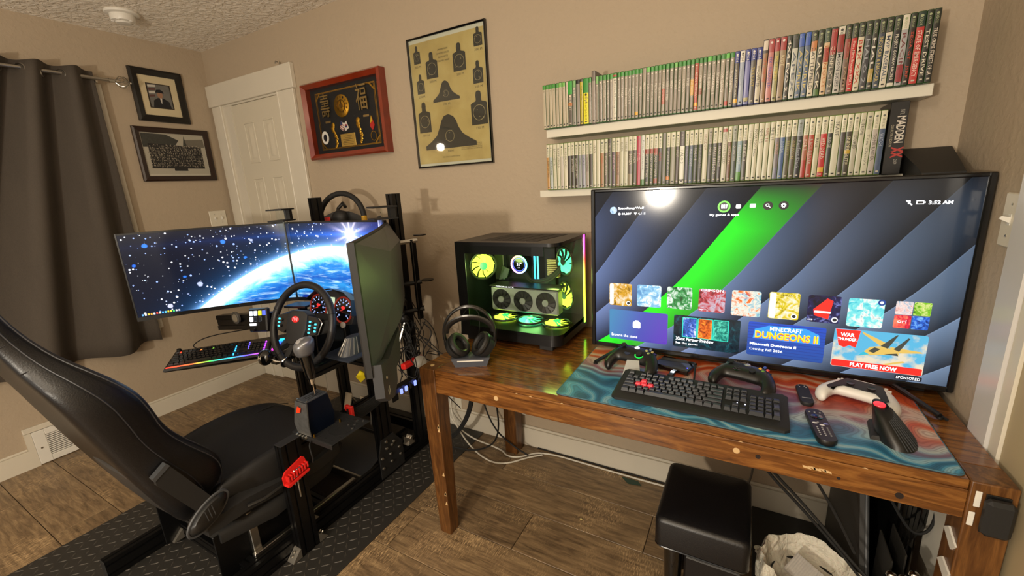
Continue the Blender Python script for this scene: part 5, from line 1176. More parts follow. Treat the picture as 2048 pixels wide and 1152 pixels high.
mb = MB(); Pg = pcring(PX0+.048, PX1, PY0-.001, PY1-.03, cb)[:-1]
mb.grid([[(p[0], p[1], PZ0+.030) for p in Pg], [(p[0], p[1], PZ1-.016) for p in Pg]]); obj('glass_panel', mb, m_glass, pc)
eS = None
m_str, b, vec, x, y, z = newmat('case_light_strip')
X.nt.links.new(ramp(sat((z-.02)*2.4), [(0, h('40ff30')), (.25, h('e0ff20')), (.5, h('ffc020')), (.75, h('ff3020')), (1, h('ff20c0'))]), b.inputs['Emission Color']); b.inputs['Emission Strength'].default_value = 3.0
obj('light_strip', MB().box(PX1-.003, PX1+.003, PY1-.034, PY1-.020, PZ0+.02, PZ1-.002, .001), m_str, pc)
m_str2, b, vec, x, y, z = newmat('top_light_bar')
X.nt.links.new(ramp(sat((x+.2)*2.6), [(0, h('fff060')), (.4, h('ffb040')), (1, h('ff2a30'))]), b.inputs['Emission Color']); b.inputs['Emission Strength'].default_value = 2.2
obj('light_bar', MB().box(PX0+.08, PX1-.10, PY0+.06, PY0+.072, PZ1-.058, PZ1-.050, .001), m_str2, pc)
# inside
ib = PY1-.01
obj('motherboard', MB().box(PX0+.03, PX1-.14, ib-.012, ib-.008, PZ0+.11, PZ1-.03), mat('dark_circuit_board', '15161a', .4, noise=.4, nscale=60), pc)
mo = MB()
for (a, b_, c, d, e_) in ((.035, .085, .20, .34, .035), (.10, .19, .345, .372, .02), (.045, .11, .15, .18, .02), (.17, .23, .115, .14, .02), (.26, .30, .16, .20, .015)): mo.box(PX0+a, PX0+b_, ib-.012-e_, ib-.012, PZ0+c, PZ0+d, .003)
obj('heatsinks', mo, mat('grey_heatsink', '6e7572', .35, metal=.7), pc)
kn = obj('silver_plate', MB().prism([(PX0+.060, PZ0+.200), (PX0+.105, PZ0+.215), (PX0+.120, PZ0+.255), (PX0+.085, PZ0+.27)], (0, ib-.05, 0), UB, VB, .006), mat('brushed_silver_cover', '9aa8a0', .3, metal=.8), pc)
def fan(c, ax, r, em_, nm='case_fan', lbl=None, square=True, hub=None):
    c = Vector(c); ax = Vector(ax).normalized(); u, v = MB().frame(ax); 
    f = obj(nm, MB().tube([c+u*(r*1.06*cos(a))+v*(r*1.06*sin(a)) for a in [2*pi*k/28 for k in range(28)]], r*.085, 6, closed=True), mat('fan_frame', '1a1c1a', .4), pc)
    mbb = MB()
    for k in range(9):
        a = 2*pi*k/9; pts = []
        for (rr_, da, dw) in ((.30, 0, .004), (.62, .16, .0), (.95, .38, -.004)):
            pts.append((rr_*r, a+da, dw))
        P1 = [c+u*(q[0]*cos(q[1]))+v*(q[0]*sin(q[1]))+ax*(.006+q[2]) for q in pts]; P2 = [c+u*(q[0]*cos(q[1]+.62))+v*(q[0]*sin(q[1]+.62))+ax*(-.004+q[2]) for q in pts]
        mbb.grid([P1, P2])
    obj('fan_blade_rotor', mbb, em_, f)
    obj('fan_hub', MB().cyl(c-ax*.008, c+ax*.010, r*.30, n=18), hub or em_, f)
    return f
eG = emis('green_fan_glow', '30ff60', 1.7); eY = emis('yellow_fan_glow', 'd8ff40', 2.3); eC = emis('mint_fan_glow', '50ffa0', 1.9)
fan((PX0+.060, PY0+.12, 1.065), (.75, -.66, 0), .058, eY, 'exhaust_fan', hub=eG)
fan((PX1-.055, PY0+.20, 1.085), (-.55, -.83, 0), .056, eC, 'intake_fan', hub=m_black)
fan((PX1-.055, PY0+.20, .935), (-.55, -.83, 0), .056, eY, 'intake_fan', hub=m_black)
for k, e_ in enumerate((eY, eC, eY)): fan((PX0+.15+.128*k, PY0+.14, PZ0+.056), (0, 0, 1), .056, e_, 'floor_fan', hub=eG)
# cooler with round display
cc_ = Vector((PX0+.185, PY1-.085, 1.055)); axf = Vector((0, -1, 0))
cl = obj('cpu_cooler', MB().cyl(cc_+Vector((0, .06, 0)), cc_, .042, n=28), m_black, pc)
mbr = MB()
for i in range(36):
    a, b_ = 2*pi*i/36, 2*pi*(i+1)/36
    mbr.prism([(cc_.x+.035*cos(a), cc_.z+.035*sin(a)), (cc_.x+.043*cos(a), cc_.z+.043*sin(a)), (cc_.x+.043*cos(b_), cc_.z+.043*sin(b_)), (cc_.x+.035*cos(b_), cc_.z+.035*sin(b_))], (0, cc_.y-.001, 0), UB, VB, .002)
m_rb, b, vec, x, y, z = newmat('rainbow_ring')
an = xatan2(z-(cc_.z-TZ), x-(cc_.x+.86))
X.nt.links.new(ramp(sat(an*(1/6.2832)+.5), [(0, h('ff40a0')), (.2, h('a040ff')), (.4, h('40a0ff')), (.55, h('30ffd0')), (.7, h('60ff80')), (.85, h('ff5070')), (1, h('ff40a0'))]), b.inputs['Emission Color']); b.inputs['Emission Strength'].default_value = 2.4
obj('glow_ring', mbr, m_rb, cl, smooth=0)
obj('display_disc', MB().cyl(cc_, cc_-Vector((0, .0015, 0)), .034, n=28), mat('display_black', '080812', .1), cl)
mb = MB()
for i in range(30):
    a, b_ = 2*pi*i/30, 2*pi*(i+1)/30
    mb.prism([(cc_.x+.029*cos(a), cc_.z+.029*sin(a)), (cc_.x+.031*cos(a), cc_.z+.031*sin(a)), (cc_.x+.031*cos(b_), cc_.z+.031*sin(b_)), (cc_.x+.029*cos(b_), cc_.z+.029*sin(b_))], (0, cc_.y-.002, 0), UB, VB, .0003)
obj('display_ring', mb, emis('display_blue', '5068ff', 2), cl, smooth=0)
text('display_digits', '31\u00b0', .026, .018, fr3((cc_.x-.012, cc_.y-.0025, cc_.z-.008), UB, VB), eW, cl, wt=.02)
text('display_digits', 'CPU', .012, .004, fr3((cc_.x-.007, cc_.y-.0025, cc_.z-.017), UB, VB), eW, cl)
for k in range(2): obj('memory_stick', MB().box(PX0+.262+.016*k, PX0+.269+.016*k, ib-.075, ib-.012, .985, 1.125, .001), m_black, pc)
for k in range(2): obj('memory_light', MB().box(PX0+.2615+.016*k, PX0+.2695+.016*k, ib-.079, ib-.0745, .985, 1.125, .001), emis('memory_%d_glow' % k, '40d0ff' if k == 0 else '60e8d0', 1.8), pc)
wc = MB()
for k in range(10): wc.box(PX0+.318, PX0+.372, ib-.06, ib-.030, 1.000+.0085*k, 1.0045+.0085*k, .001)
obj('power_cable_comb', wc, mat('cream_braided_cable', 'c8b48a', .6), pc)
for k in range(2): obj('coolant_tube', MB().tube([cc_+Vector((.02, .02, -.035-.01*k)), cc_+Vector((.06, 0, -.075-.012*k)), cc_+Vector((.14, -.02, -.062-.014*k)), cc_+Vector((.20, -.01, -.015-.014*k)), cc_+Vector((.255, .0, .065-.012*k)), cc_+Vector((.262, .02, .115))], .0085, 8, smooth=2), m_rubber, pc)
# graphics card: three dark fans in a silver white shroud
GX, GZ_, GL, GH, GY = PX0+.105, PZ0+.098, .325, .108, PY0+.10
g_ = obj('graphics_card', MB().box(GX, GX+GL, GY, GY+.055, GZ_, GZ_+GH, .006), mat('silver_white_shroud', '9aa09a', .35, metal=.3), pc)
obj('card_backplate', MB().box(GX-.004, GX+GL+.004, GY-.002, GY+.09, GZ_+GH, GZ_+GH+.006, .001), m_black, g_)
text('card_lettering', 'GEFORCE RTX', .09, .006, fr3((GX+.03, GY-.0025, GZ_+GH), UB, VB), eW, g_)
for k in range(3):
    c = Vector((GX+.055+.1075*k, GY-.001, GZ_+GH/2)); 
    obj('fan_well', MB().cyl(c, c-Vector((0, .002, 0)), .046, n=28), mat('dark_fan_well', '151515', .5), g_)
    mbb = MB()
    for q in range(11):
        a = 2*pi*q/11
        mbb.add([c+Vector((r_*cos(a+da), -.004-dy_, r_*sin(a+da))) for r_, da, dy_ in ((.015, 0, 0), (.044, .25, 0), (.044, .62, -.002), (.015, .42, -.002))], [(0, 1, 2, 3)])
    obj('card_fan_rotor', mbb, mat('dark_fan_blade', '2a2a2a', .35), g_)
    obj('card_fan_hub', MB().cyl(c-Vector((0, .003, 0)), c-Vector((0, .008, 0)), .014, n=18), mat('silver_hub', 'a8aca8', .3, metal=.5), g_)
pl = light('case_green_light', 'POINT', (PX0+.27, PY0+.15, PZ0+.10), 1.1, (.35, 1, .25), .05)
pl = light('case_yellow_light', 'POINT', (PX1-.08, PY0+.12, 1.0), .9, (.6, 1, .18), .05)
pl = light('case_left_light', 'POINT', (PX0+.10, PY0+.06, 1.06), .6, (.7, 1, .25), .03)
# ------------------------------------------------------------ floor mat with raised treads
mm_ = thing('floor_mat', 'black rubber diamond plate mat lying under the racing rig', 'floor mat', (-1.85, -.9, 0))
FX0, FX1, FY0, FY1 = -2.50, -1.285, -1.75, -.02
m_fm = mat('black_rubber_diamond_mat', '2a2825', .5, spec=.5, noise=.15, nscale=14)
obj('mat_sheet', MB().box(FX0, FX1, FY0, FY1, .0004, .005, .0012), m_fm, mm_)
mb = MB(); sp_ = .034; i = 0
ny = int((FY1-FY0)/sp_); nx = int((FX1-FX0)/sp_)
for j in range(ny):
    for i in range(nx):
        cx, cy = FX0+sp_*(i+.5), FY0+sp_*(j+.5); a = (pi/4 if (i+j) % 2 else -pi/4); c, s = cos(a), sin(a); L_, W_ = .0165, .0038
        if cx > FX1-.012 or cy > FY1-.012: continue
        P = [(cx-c*L_, cy-s*L_, .005), (cx+s*W_, cy-c*W_, .005), (cx+c*L_, cy+s*L_, .005), (cx-s*W_, cy+c*W_, .005), (cx-c*L_*.5, cy-s*L_*.5, .0068), (cx+c*L_*.5, cy+s*L_*.5, .0068)]
        mb.add(P, [(0, 1, 4), (1, 5, 4), (1, 2, 5), (2, 3, 5), (3, 4, 5), (3, 0, 4)])
o = obj('raised_treads', mb, mat('tread_top_rubber', '45413b', .42), mm_, smooth=0); o['kind'] = 'stuff'
o = tag(obj('pedal_carpet', MB().box(-2.04, -1.585, -.80, -.26, .0072, .012, .002), mat('brown_black_carpet', '2c231b', .95, noise=.6, nscale=160, bump=.8, bscale=350)), 'small dark brown carpet piece on the rubber mat under the pedals', 'carpet')
# ------------------------------------------------------------ aluminium rig
RZ = .0075
rig = thing('racing_rig', 'black aluminium profile sim racing rig standing on the rubber mat', 'racing rig', (-1.815, -.8, RZ))
def prof(name, x0, x1, y0, y1, z0, z1, axis, par=rig, parts=True):
    """extruded profile with slots along its long faces"""
    mb = MB()
    if axis == 'y': A_, B_, C_ = (x0, x1), (z0, z1), (y0, y1)
    elif axis == 'x': A_, B_, C_ = (y0, y1), (z0, z1), (x0, x1)
    else: A_, B_, C_ = (x0, x1), (y0, y1), (z0, z1)
    a0, a1 = A_; b0, b1 = B_; c0, c1 = C_
    g, d = .0042, .006
    def side(p0, p1, n_):   # list of (t, depth) along an edge of length p1-p0
        Ln = p1-p0; k = max(1, round(Ln/.04)); o_ = []
        for q in range(k):
            c = p0+Ln*(q+.5)/k; o_ += [(c-g, 0), (c-g*.6, d), (c+g*.6, d), (c+g, 0)]
        return o_
    P = [(a0, b0)]+[(t, b0+dd) for t, dd in side(a0, a1, 1)]+[(a1, b0)]+[(a1-dd, t) for t, dd in side(b0, b1, 1)]+[(a1, b1)]+[(t, b1-dd) for t, dd in side(a0, a1, 1)[::-1]]+[(a0, b1)]+[(a0+dd, t) for t, dd in side(b0, b1, 1)[::-1]]
    def m3(p, c):
        if axis == 'y': return (p[0], c, p[1])
        if axis == 'x': return (c, p[0], p[1])
        return (p[0], p[1], c)
    mb.loft([[m3(p, c0) for p in P], [m3(p, c1) for p in P]])
    return obj(name, mb, m_alu, par, smooth=0)
def endcap(x0, x1, y0, y1, z0, z1, par=rig): return obj('end_cap', MB().box(x0, x1, y0, y1, z0, z1, .0015), m_blackm, par)
RXo, LXo = -1.515, -2.115
z0_, z1_ = RZ, RZ+.080
prof('base_rail', RXo-.04, RXo, -1.50, -.16, z0_, z1_, 'y'); prof('base_rail', LXo, LXo+.04, -1.476, -.16, z0_, z1_, 'y')
endcap(LXo, LXo+.04, -1.480, -1.476, z0_, z1_); endcap(RXo-.04, RXo, -1.504, -1.50, z0_, z1_)
for (ya, yb) in ((-1.24, -1.20), (-.90, -.86), (-.20, -.16)): prof('cross_beam', LXo+.04, RXo-.04, ya, yb, z0_+.02, z1_, 'x')
# rear side post carrying the shifter arm
prof('side_post', RXo, RXo+.040, -1.070, -.990, RZ, .504, 'z'); endcap(RXo-.001, RXo+.041, -1.071, -.989, .504, .508)
prof('shifter_arm', RXo-.040, RXo, -1.00, -.48, .425, .465, 'y')
# front uprights for the wheel deck
for (xa, xb) in ((RXo-.04, RXo), (LXo, LXo+.04)):
    prof('front_upright', xa, xb, -.575, -.495, z1_, .755, 'z')
prof('deck_beam', LXo+.04, RXo-.04, -.56, -.52, .60, .64, 'x')
prof('deck_beam', LXo+.20, LXo+.24, -.80, -.52, .66, .70, 'y'); prof('deck_beam', RXo-.20, RXo-.16, -.80, -.52, .66, .70, 'y')
prof('deck_side_beam', RXo-.04, RXo, -.86, -.575, .685, .725, 'y')
prof('pedal_beam', LXo+.04, RXo-.04, -.42, -.38, z1_, z1_+.04, 'x')
# monitor uprights
for (xa, xb) in ((RXo-.005, RXo+.035), (LXo+.02, LXo+.06)):
    prof('monitor_upright', xa, xb, -.34, -.285, z1_, 1.400, 'z')
    endcap(xa-.001, xb+.001, -.341, -.284, 1.400, 1.404)
prof('monitor_beam', LXo+.06, RXo-.005, -.33, -.29, 1.02, 1.10, 'x')
# bolted joining plate and bolts
pl = obj('joining_plate', MB().prism([(-.60, .075), (-.455, .062), (-.440, .10), (-.445, .155), (-.49, .215), (-.575, .215), (-.60, .17)], (RXo+.0045, 0, 0), (0, -1, 0), (0, 0, 1), .004) if False else MB().prism([(-.600, .020), (-.440, .020), (-.440, .150), (-.495, .225), (-.575, .225), (-.600, .150)], (RXo, 0, 0), (0, 1, 0), (0, 0, 1), .005), m_blackm, rig)
for (yy, zz) in ((-.50, .180), (-.549, .204), (-.515, .168), (-.469, .129), (-.551, .167), (-.53, .125), (-.465, .085), (-.585, .129), (-.529, .082), (-.585, .075)):
    mb = MB().lathe([(.0075, 0), (.0085, .002), (.0075, .006), (.004, .0075)], (RXo+.005, yy, zz), (1, 0, 0), 14); obj('bolt', mb, m_steel, pl)
def bracket(p, s, name='corner_bracket'):
    """cast gusset: p corner, s = (sx, sy) directions along x and y"""
    sx_, sy_ = s; x_, y_, z_ = p; w_ = .018
    mb = MB()
    mb.prism([(0, 0), (.040, 0), (.036, .006), (.006, .036), (0, .040)], (x_-w_, y_, z_), (0, sy_, 0), (0, 0, 1), .003*(1 if sy_ < 0 else -1)*-1)
    mb.prism([(0, 0), (.040, 0), (.036, .006), (.006, .036), (0, .040)], (x_+w_, y_, z_), (0, sy_, 0), (0, 0, 1), .003*(1 if sy_ < 0 else -1)*-1)
    mb.loft([[(x_-w_, y_+sy_*.040, z_), (x_+w_, y_+sy_*.040, z_), (x_+w_, y_+sy_*.037, z_+.004), (x_-w_, y_+sy_*.037, z_+.004)], [(x_-w_, y_+sy_*.004, z_+.038), (x_+w_, y_+sy_*.004, z_+.038), (x_+w_, y_, z_+.040), (x_-w_, y_, z_+.040)]])
    o = obj(name, mb, m_castalu, rig, smooth=0)
    for k in (.012, .028): obj('bolt', MB().cyl((x_, y_+sy_*k*.6+sy_*.010, z_+.040-k*.8), (x_, y_+sy_*(k*.6+.016), z_+.046-k*.8), .005, n=10), m_steel, o)
    return o
bracket((RXo+.020, -1.071, .0085), (1, -1)); bracket((RXo+.020, -.989, .0085), (1, 1)); bracket((RXo-.02, -.989, z1_), (1, 1))
bracket((RXo-.10, -1.241, RZ+.02), (1, -1)); bracket((LXo+.075, -1.241, RZ+.02), (1, -1)); bracket((RXo-.08, -.859, RZ+.02), (1, 1)); bracket((RXo-.02, -.494, z1_), (1, 1)); bracket((RXo+.02, -.425, RZ+.11), (1, 1)); bracket((RXo-.07, -.90, RZ+.0205), (1, -1)); bracket((RXo-.02, -.36, z1_), (1, -1))
obj('seat_strut', MB().box(RXo-.075, RXo-.055, -1.19, -1.16, z1_, .30, .002), m_steel, rig); obj('seat_strut', MB().box(LXo+.055, LXo+.075, -1.19, -1.16, z1_, .30, .002), m_steel, rig)
obj('seat_bracket', MB().box(RXo-.080, RXo-.075, -1.30, -.95, .0275, .25, .002), m_alu, rig); obj('seat_bracket', MB().box(LXo+.075, LXo+.080, -1.30, -.95, .0275, .25, .002), m_alu, rig)
obj('slider_rail', MB().box(RXo-.055, RXo-.035, -1.20, -.72, z1_, z1_+.016, .002), m_steel, rig)
# pedals
pd = thing('pedal_set', 'grey and black racing pedal plate inside the front of the rig', 'pedals', (-1.75, -.42, .13))
obj('heel_plate', MB().loft([[(-2.02, -.66, .045), (-1.58, -.66, .045), (-1.58, -.655, .040), (-2.02, -.655, .040)], [(-2.02, -.44, .13), (-1.58, -.44, .13), (-1.58, -.435, .125), (-2.02, -.435, .125)]]), mat('brushed_dark_plate', '48453f', .35, metal=.7), pd)
obj('heel_rest_bar', MB().box(-2.02, -1.58, -.67, -.655, .020, .058, .003), m_steel, pd)
for k in range(3):
    xx_ = -1.90+.12*k
    obj('pedal_arm', MB().tube([(xx_, -.40, .13), (xx_, -.38, .25), (xx_, -.42, .31)], .008, 8), m_steel, pd); obj('pedal_face', MB().loft([[(xx_-.025, -.452, .24), (xx_+.025, -.452, .24), (xx_+.025, -.446, .24), (xx_-.025, -.446, .24)], [(xx_-.025, -.422, .33), (xx_+.025, -.422, .33), (xx_+.025, -.416, .33), (xx_-.025, -.416, .33)]]), m_steel, pd)
obj('pedal_base', MB().box(-2.02, -1.58, -.44, -.34, .128, .150, .003), m_alu, pd)
# shifter plate + shifter
spl = obj('shifter_plate', MB().box(-1.545, -1.310, -.972, -.786, .4975, .5015, .001).box(-1.545, -1.310, -.976, -.972, .482, .5015, .001).box(RXo-.040, RXo, -.96, -.80, .465, .4975, .001), m_blackm, rig)
sl = MB()
for (u, v, a) in [(.16, .05, 0), (.19, .05, 0), (.22, .05, 0), (.13, .16, 0), (.16, .165, 0), (.20, .12, 0), (.20, .15, 0), (.14, .02, 0), (.17, .02, 0), (.21, .02, 0), (.215, .085, 0)]: sl.box(-1.545+u-.007, -1.545+u+.007, -.972+v-.0025, -.972+v+.0025, .5013, .5019)
obj('slot', sl, mat('slot_dark', '040404', .9), spl)['kind'] = 'stuff'
mb = MB(); cR = (-1.375, -.875)
for i in range(26):
    if i % 9 == 8: continue
    a, b_ = 2*pi*i/26, 2*pi*(i+1)/26
    mb.prism([(cR[0]+.048*cos(a), cR[1]+.048*sin(a)), (cR[0]+.053*cos(a), cR[1]+.053*sin(a)), (cR[0]+.053*cos(b_), cR[1]+.053*sin(b_)), (cR[0]+.048*cos(b_), cR[1]+.048*sin(b_))], (0, 0, .5014), (1, 0, 0), (0, 1, 0), .0004)
obj('arc_slot', mb, mat('slot_dark', '040404', .9), spl, smooth=0)['kind'] = 'stuff'
for (x_, y_) in ((-1.335, -.80), (-1.36, -.81), (-1.345, -.835), (-1.37, -.845), (-1.33, -.86)): obj('bolt', MB().lathe([(.005, 0), (.0055, .003), (.003, .004)], (x_, y_, .5015), (0, 0, 1), 10), m_steel, spl)
sh_ = thing('gear_shifter', 'blue-black shifter box with silver front plate and tall gear knob', 'gear shifter', (-1.47, -.90, .5015))
bz_ = .5015
def quadring(p, z): return [(a, b_, z) for a, b_ in p]
bot = [(-1.500, -.968), (-1.418, -.968), (-1.418, -.850), (-1.500, -.850)]; top_ = [(-1.494, -.955), (-1.424, -.955), (-1.424, -.862), (-1.494, -.862)]
bot = [(-1.505, -.968), (-1.436, -.968), (-1.436, -.860), (-1.505, -.860)]
mid = [(-1.508, -.972), (-1.430, -.972), (-1.430, -.856), (-1.508, -.856)]
obj('shifter_housing', MB().loft([quadring(bot, bz_), quadring(mid, bz_+.05), quadring([(-1.500, -.962), (-1.438, -.962), (-1.438, -.868), (-1.500, -.868)], .640)]), mat('midnight_blue_housing', '0b1426', .3, metal=.4), sh_, smooth=25)
obj('front_plate', MB().loft([[(-1.507, -.971, bz_+.004), (-1.428, -.971, bz_+.004), (-1.428, -.974, bz_+.004), (-1.507, -.974, bz_+.004)], [(-1.510, -.976, bz_+.05), (-1.424, -.976, bz_+.05), (-1.424, -.980, bz_+.05), (-1.510, -.980, bz_+.05)], [(-1.502, -.963, .640), (-1.432, -.963, .640), (-1.432, -.968, .642), (-1.502, -.968, .642)]]), mat('worn_silver_plate', '6f7070', .4, metal=.6, noise=.5, nscale=60), sh_)
obj('red_emblem', MB().loft([[(-1.485, -.978, .60), (-1.462, -.978, .605), (-1.458, -.975, .622), (-1.478, -.974, .626)], [(-1.485, -.981, .60), (-1.462, -.981, .605), (-1.458, -.978, .622), (-1.478, -.977, .626)]]), mat('orange_red_emblem', 'e0401c', .4), sh_)
obj('gate_plate', MB().box(-1.500, -1.438, -.963, -.867, .640, .645, .001), m_grey, sh_)
gt = MB()
for k in range(3): gt.box(-1.484+.014*k, -1.480+.014*k, -.945, -.880, .6449, .6454)
gt.box(-1.484, -1.452, -.912, -.908, .6449, .6454); obj('gate_slots', gt, mat('slot_dark', '040404', .9), sh_)['kind'] = 'stuff'
for (x_, y_) in ((-1.496, -.958), (-1.442, -.958), (-1.442, -.872), (-1.496, -.872)): obj('corner_screw', MB().cyl((x_, y_, .645), (x_, y_, .648), .0035, n=8), m_steel, sh_)
for k in range(4): obj('adjuster_knob', MB().cyl((-1.51+.018*k, -.985, bz_-.004), (-1.51+.018*k, -.972, bz_-.004), .0065, n=10), m_steel, sh_)
for (x_, y_) in ((-1.42, -.965), (-1.42, -.845)): obj('brass_screw', MB().cyl((x_, y_, bz_), (x_, y_, bz_+.014), .004, n=8), mat('brass', 'b08a3a', .3, metal=1), sh_)
kx_, ky_ = -1.462, -.905
obj('shift_rod', MB().tube([(kx_, ky_, .640), (kx_-.002, ky_, .70), (kx_-.004, ky_, .715)], .0045, 10), m_chrome, sh_)
obj('rod_collar', MB().cyl((kx_-.003, ky_, .692), (kx_-.006, ky_, .718), .011, .012, 16), m_chrome, sh_)
obj('grip_sleeve', MB().loft([[(kx_-.006+r*cos(2*pi*k/18)-t*.012, ky_+r*1.1*sin(2*pi*k/18), z) for k in range(18)] for t, r, z in ((0, .013, .715), (.1, .017, .73), (.5, .020, .77), (1, .0225, .815))]), m_gloss, sh_)
kb_ = obj('gear_knob', MB().loft([[(kx_-.019+r*1.0*cos(2*pi*k/20)+ox, ky_+r*1.25*sin(2*pi*k/20), z+.10*r*sin(2*pi*k/20)*e_) for k in range(20)] for r, z, ox, e_ in ((.024, .812, 0, 0), (.029, .822, .0, 0), (.033, .845, .002, 1), (.033, .862, .004, 2), (.025, .874, .005, 3), (.010, .878, .006, 3))]), mat('gunmetal_knob', '707174', .3, metal=.4), sh_, smooth=80)
obj('knob_cap', MB().lathe([(.027, 0), (.024, .0035), (.010, .006)], (kx_-.012, ky_-.004, .8705), (.10, -.25, 1), 22, sy=1.0), mat('silver_cap', 'd0d0d0', .3, metal=.5), sh_)
text('gear_pattern', 'H', .016, .013, fr3((kx_-.020, ky_-.007, .8772), (1, 0, 0), (0, 1, .1)), m_ink_k, sh_)
obj('shifter_cable', MB().tube([(-1.43, -.975, .49), (-1.41, -1.0, .49), (-1.40, -1.0, .44), (-1.42, -.99, .40), (-1.46, -.96, .40)], .0028, 7, smooth=2), m_rubber, sh_)
# hex key holder on the side post
hk = thing('hex_key_holder', 'bright red printed hex key holder clipped on the black side post', 'tool holder', (RXo+.055, -1.03, .37))
HX = RXo+.0405
obj('holder_body', MB().prism([(-1.086, .352), (-1.078, .348), (-.992, .366), (-.985, .385), (-.992, .418), (-1.0, .426), (-1.075, .404), (-1.088, .385)], (HX, 0, 0), (0, 1, 0), (0, 0, 1), .006), m_red, hk)
for k in range(8): obj('holder_tooth', MB().box(HX+.006, HX+.026, -1.078+.0115*k, -1.072+.0115*k, .366+.0022*k, .388+.0022*k, .001), m_red, hk)
obj('holder_rim', MB().prism([(-1.086, .352), (-1.078, .348), (-.992, .366), (-.990, .372), (-1.082, .358)], (HX, 0, 0), (0, 1, 0), (0, 0, 1), .028), m_red, hk)
for k, (L_, r) in enumerate(((.055, .0022), (.115, .003), (.045, .0018), (.035, .0016), (.03, .0014))):
    yk = -1.050+.0115*k; tag(obj('hex_key', MB().tube([(HX+.015, yk, .39-L_), (HX+.015, yk, .392), (HX+.016, yk+.003, .395), (HX+.017, yk+.018, .397)], r, 6), m_steel), ['third longest', 'longest', 'fourth longest', 'second shortest', 'shortest'][k]+' steel hex key hanging in the red holder', 'hex key', 'hex keys in the red holder')
# cable bundle with red combs
cbz = thing('cable_bundle', 'fan of black braided cables held by two red combs along the rig', 'cables', (-1.50, -.62, .47))
for k in range(9):
    zz = .444+.0068*k
    obj('cable', MB().tube([(-1.482, -.76, zz), (-1.478, -.70, zz-.018), (-1.475, -.62, zz-.012), (-1.475, -.54, zz+.008), (-1.48, -.49, zz+.03)], .0032, 6, smooth=1), m_rubber, cbz)
for (yy, zz) in ((-.745, .435), (-.505, .462)):
    obj('cable_comb', MB().box(-1.492, -1.462, yy-.008, yy+.008, zz, zz+.075, .003).box(-1.505, -1.49, yy-.008, yy+.008, zz+.050, zz+.075, .002), m_red, cbz)
# ------------------------------------------------------------ space wallpaper on the triple screens
m_sp, b, vec, x, y, z = newmat('space_wallpaper', 'UV')
s_, v_ = x*1.4, y*.42
limb = .295-.52*(s_-1.0)*(s_-1.0); dd = v_-limb
nz = xnoise(vec, 5, 5, .6, (2, 1, 1), rough=.62); nz2 = xnoise(vec, 14, 4, .3, (1.2, 2, 1))
depth = sat(-dd*3.6+(nz-.5)*.55)
earth = ramp(depth, [(0, (1, 1, 1)), (.16, hexc('eefcff')), (.32, hexc('6accf0')), (.42, hexc('2a80cc')), (.6, hexc('1450a8')), (.8, hexc('2a86c8')), (1, hexc('0a2a80'))])
earth = xmix(sat((nz2-.52)*5.0)*.6*sat(-dd*9.0), earth, hexc('c8f0ff'))
ins = xgt(-dd, 0.0)
halo = xexp(-xabs(dd)*70.0); halo2 = xexp(-xabs(dd)*14.0)
dx, dy = s_-1.13, v_-.357
r2 = dx*dx+dy*dy
sun = .00075/(r2+.00022)
ang = xatan2(dy, dx)
rays = xpow(xabs(xsin(ang*5.0)), 10.0)*xexp(-r2*160.0)*1.0
streak = xexp(-xabs(dy)*60.0)*xexp(-xabs(dx)*4.2)*.9
vn = X.nt.nodes.new('ShaderNodeTexVoronoi'); vn.inputs['Scale'].default_value = 66; mp = X.nt.nodes.new('ShaderNodeMapping'); mp.inputs['Scale'].default_value = (1.4, .42, 1); X.nt.links.new(vec, mp.inputs[0]); X.nt.links.new(mp.outputs[0], vn.inputs['Vector'])
rc = X.nt.nodes.new('ShaderNodeSeparateColor'); X.nt.links.new(vn.outputs['Color'], rc.inputs[0]); cr_, cg_, cb_ = (X(o) for o in rc.outputs)
dens = .42+.58*xexp(-xpow(xabs(s_-.55)*2.6, 2.0)); rad_ = (cr_*cr_*.30+.10)*xgt(dens, cg_)
star = sat((rad_-X(vn.outputs['Distance']))*10.0)
vn2 = X.nt.nodes.new('ShaderNodeTexVoronoi'); vn2.inputs['Scale'].default_value = 22; X.nt.links.new(mp.outputs[0], vn2.inputs['Vector'])
rc2 = X.nt.nodes.new('ShaderNodeSeparateColor'); X.nt.links.new(vn2.outputs['Color'], rc2.inputs[0]); dr_, dg_, db_ = (X(o) for o in rc2.outputs)
rock = sat((dr_*dr_*.33*xgt(dg_, .45)-X(vn2.outputs['Distance'])+(nz2-.5)*.25)*12.0)
R0 = .004+sun*.9+rays*.8+halo*.25; G0 = .005+sun*.9+rays*.7+halo*.55+halo2*.04+streak*.18; B0 = .012+sun+rays+halo*1.1+halo2*.12+streak*1.1+.10*sat(s_*1.6-1.3)
skyc = xrgb(R0, G0, B0)
skyc = xmix(star, skyc, xrgb(.25+.75*cb_, .4+.6*cb_, 1.0)); skyc = xmix(rock, skyc, xrgb(.02+.5*db_*db_, .12+.4*db_, .75))
er = xmix(rock*xgt(dg_, .8)*.7, earth, (.0, .03, .08))
colr = xmix(ins, skyc, er)
X.nt.links.new(colr, b.inputs['Emission Color']); b.inputs['Emission Strength'].default_value = 1.35; b.inputs['Base Color'].default_value = (.006, .006, .007, 1); b.inputs['Roughness'].default_value = .22; b.inputs['Specular IOR Level'].default_value = .22
MZ0, MZ1 = .870, 1.285
m_monb = mat('dark_grey_monitor_shell', '54585f', .42)
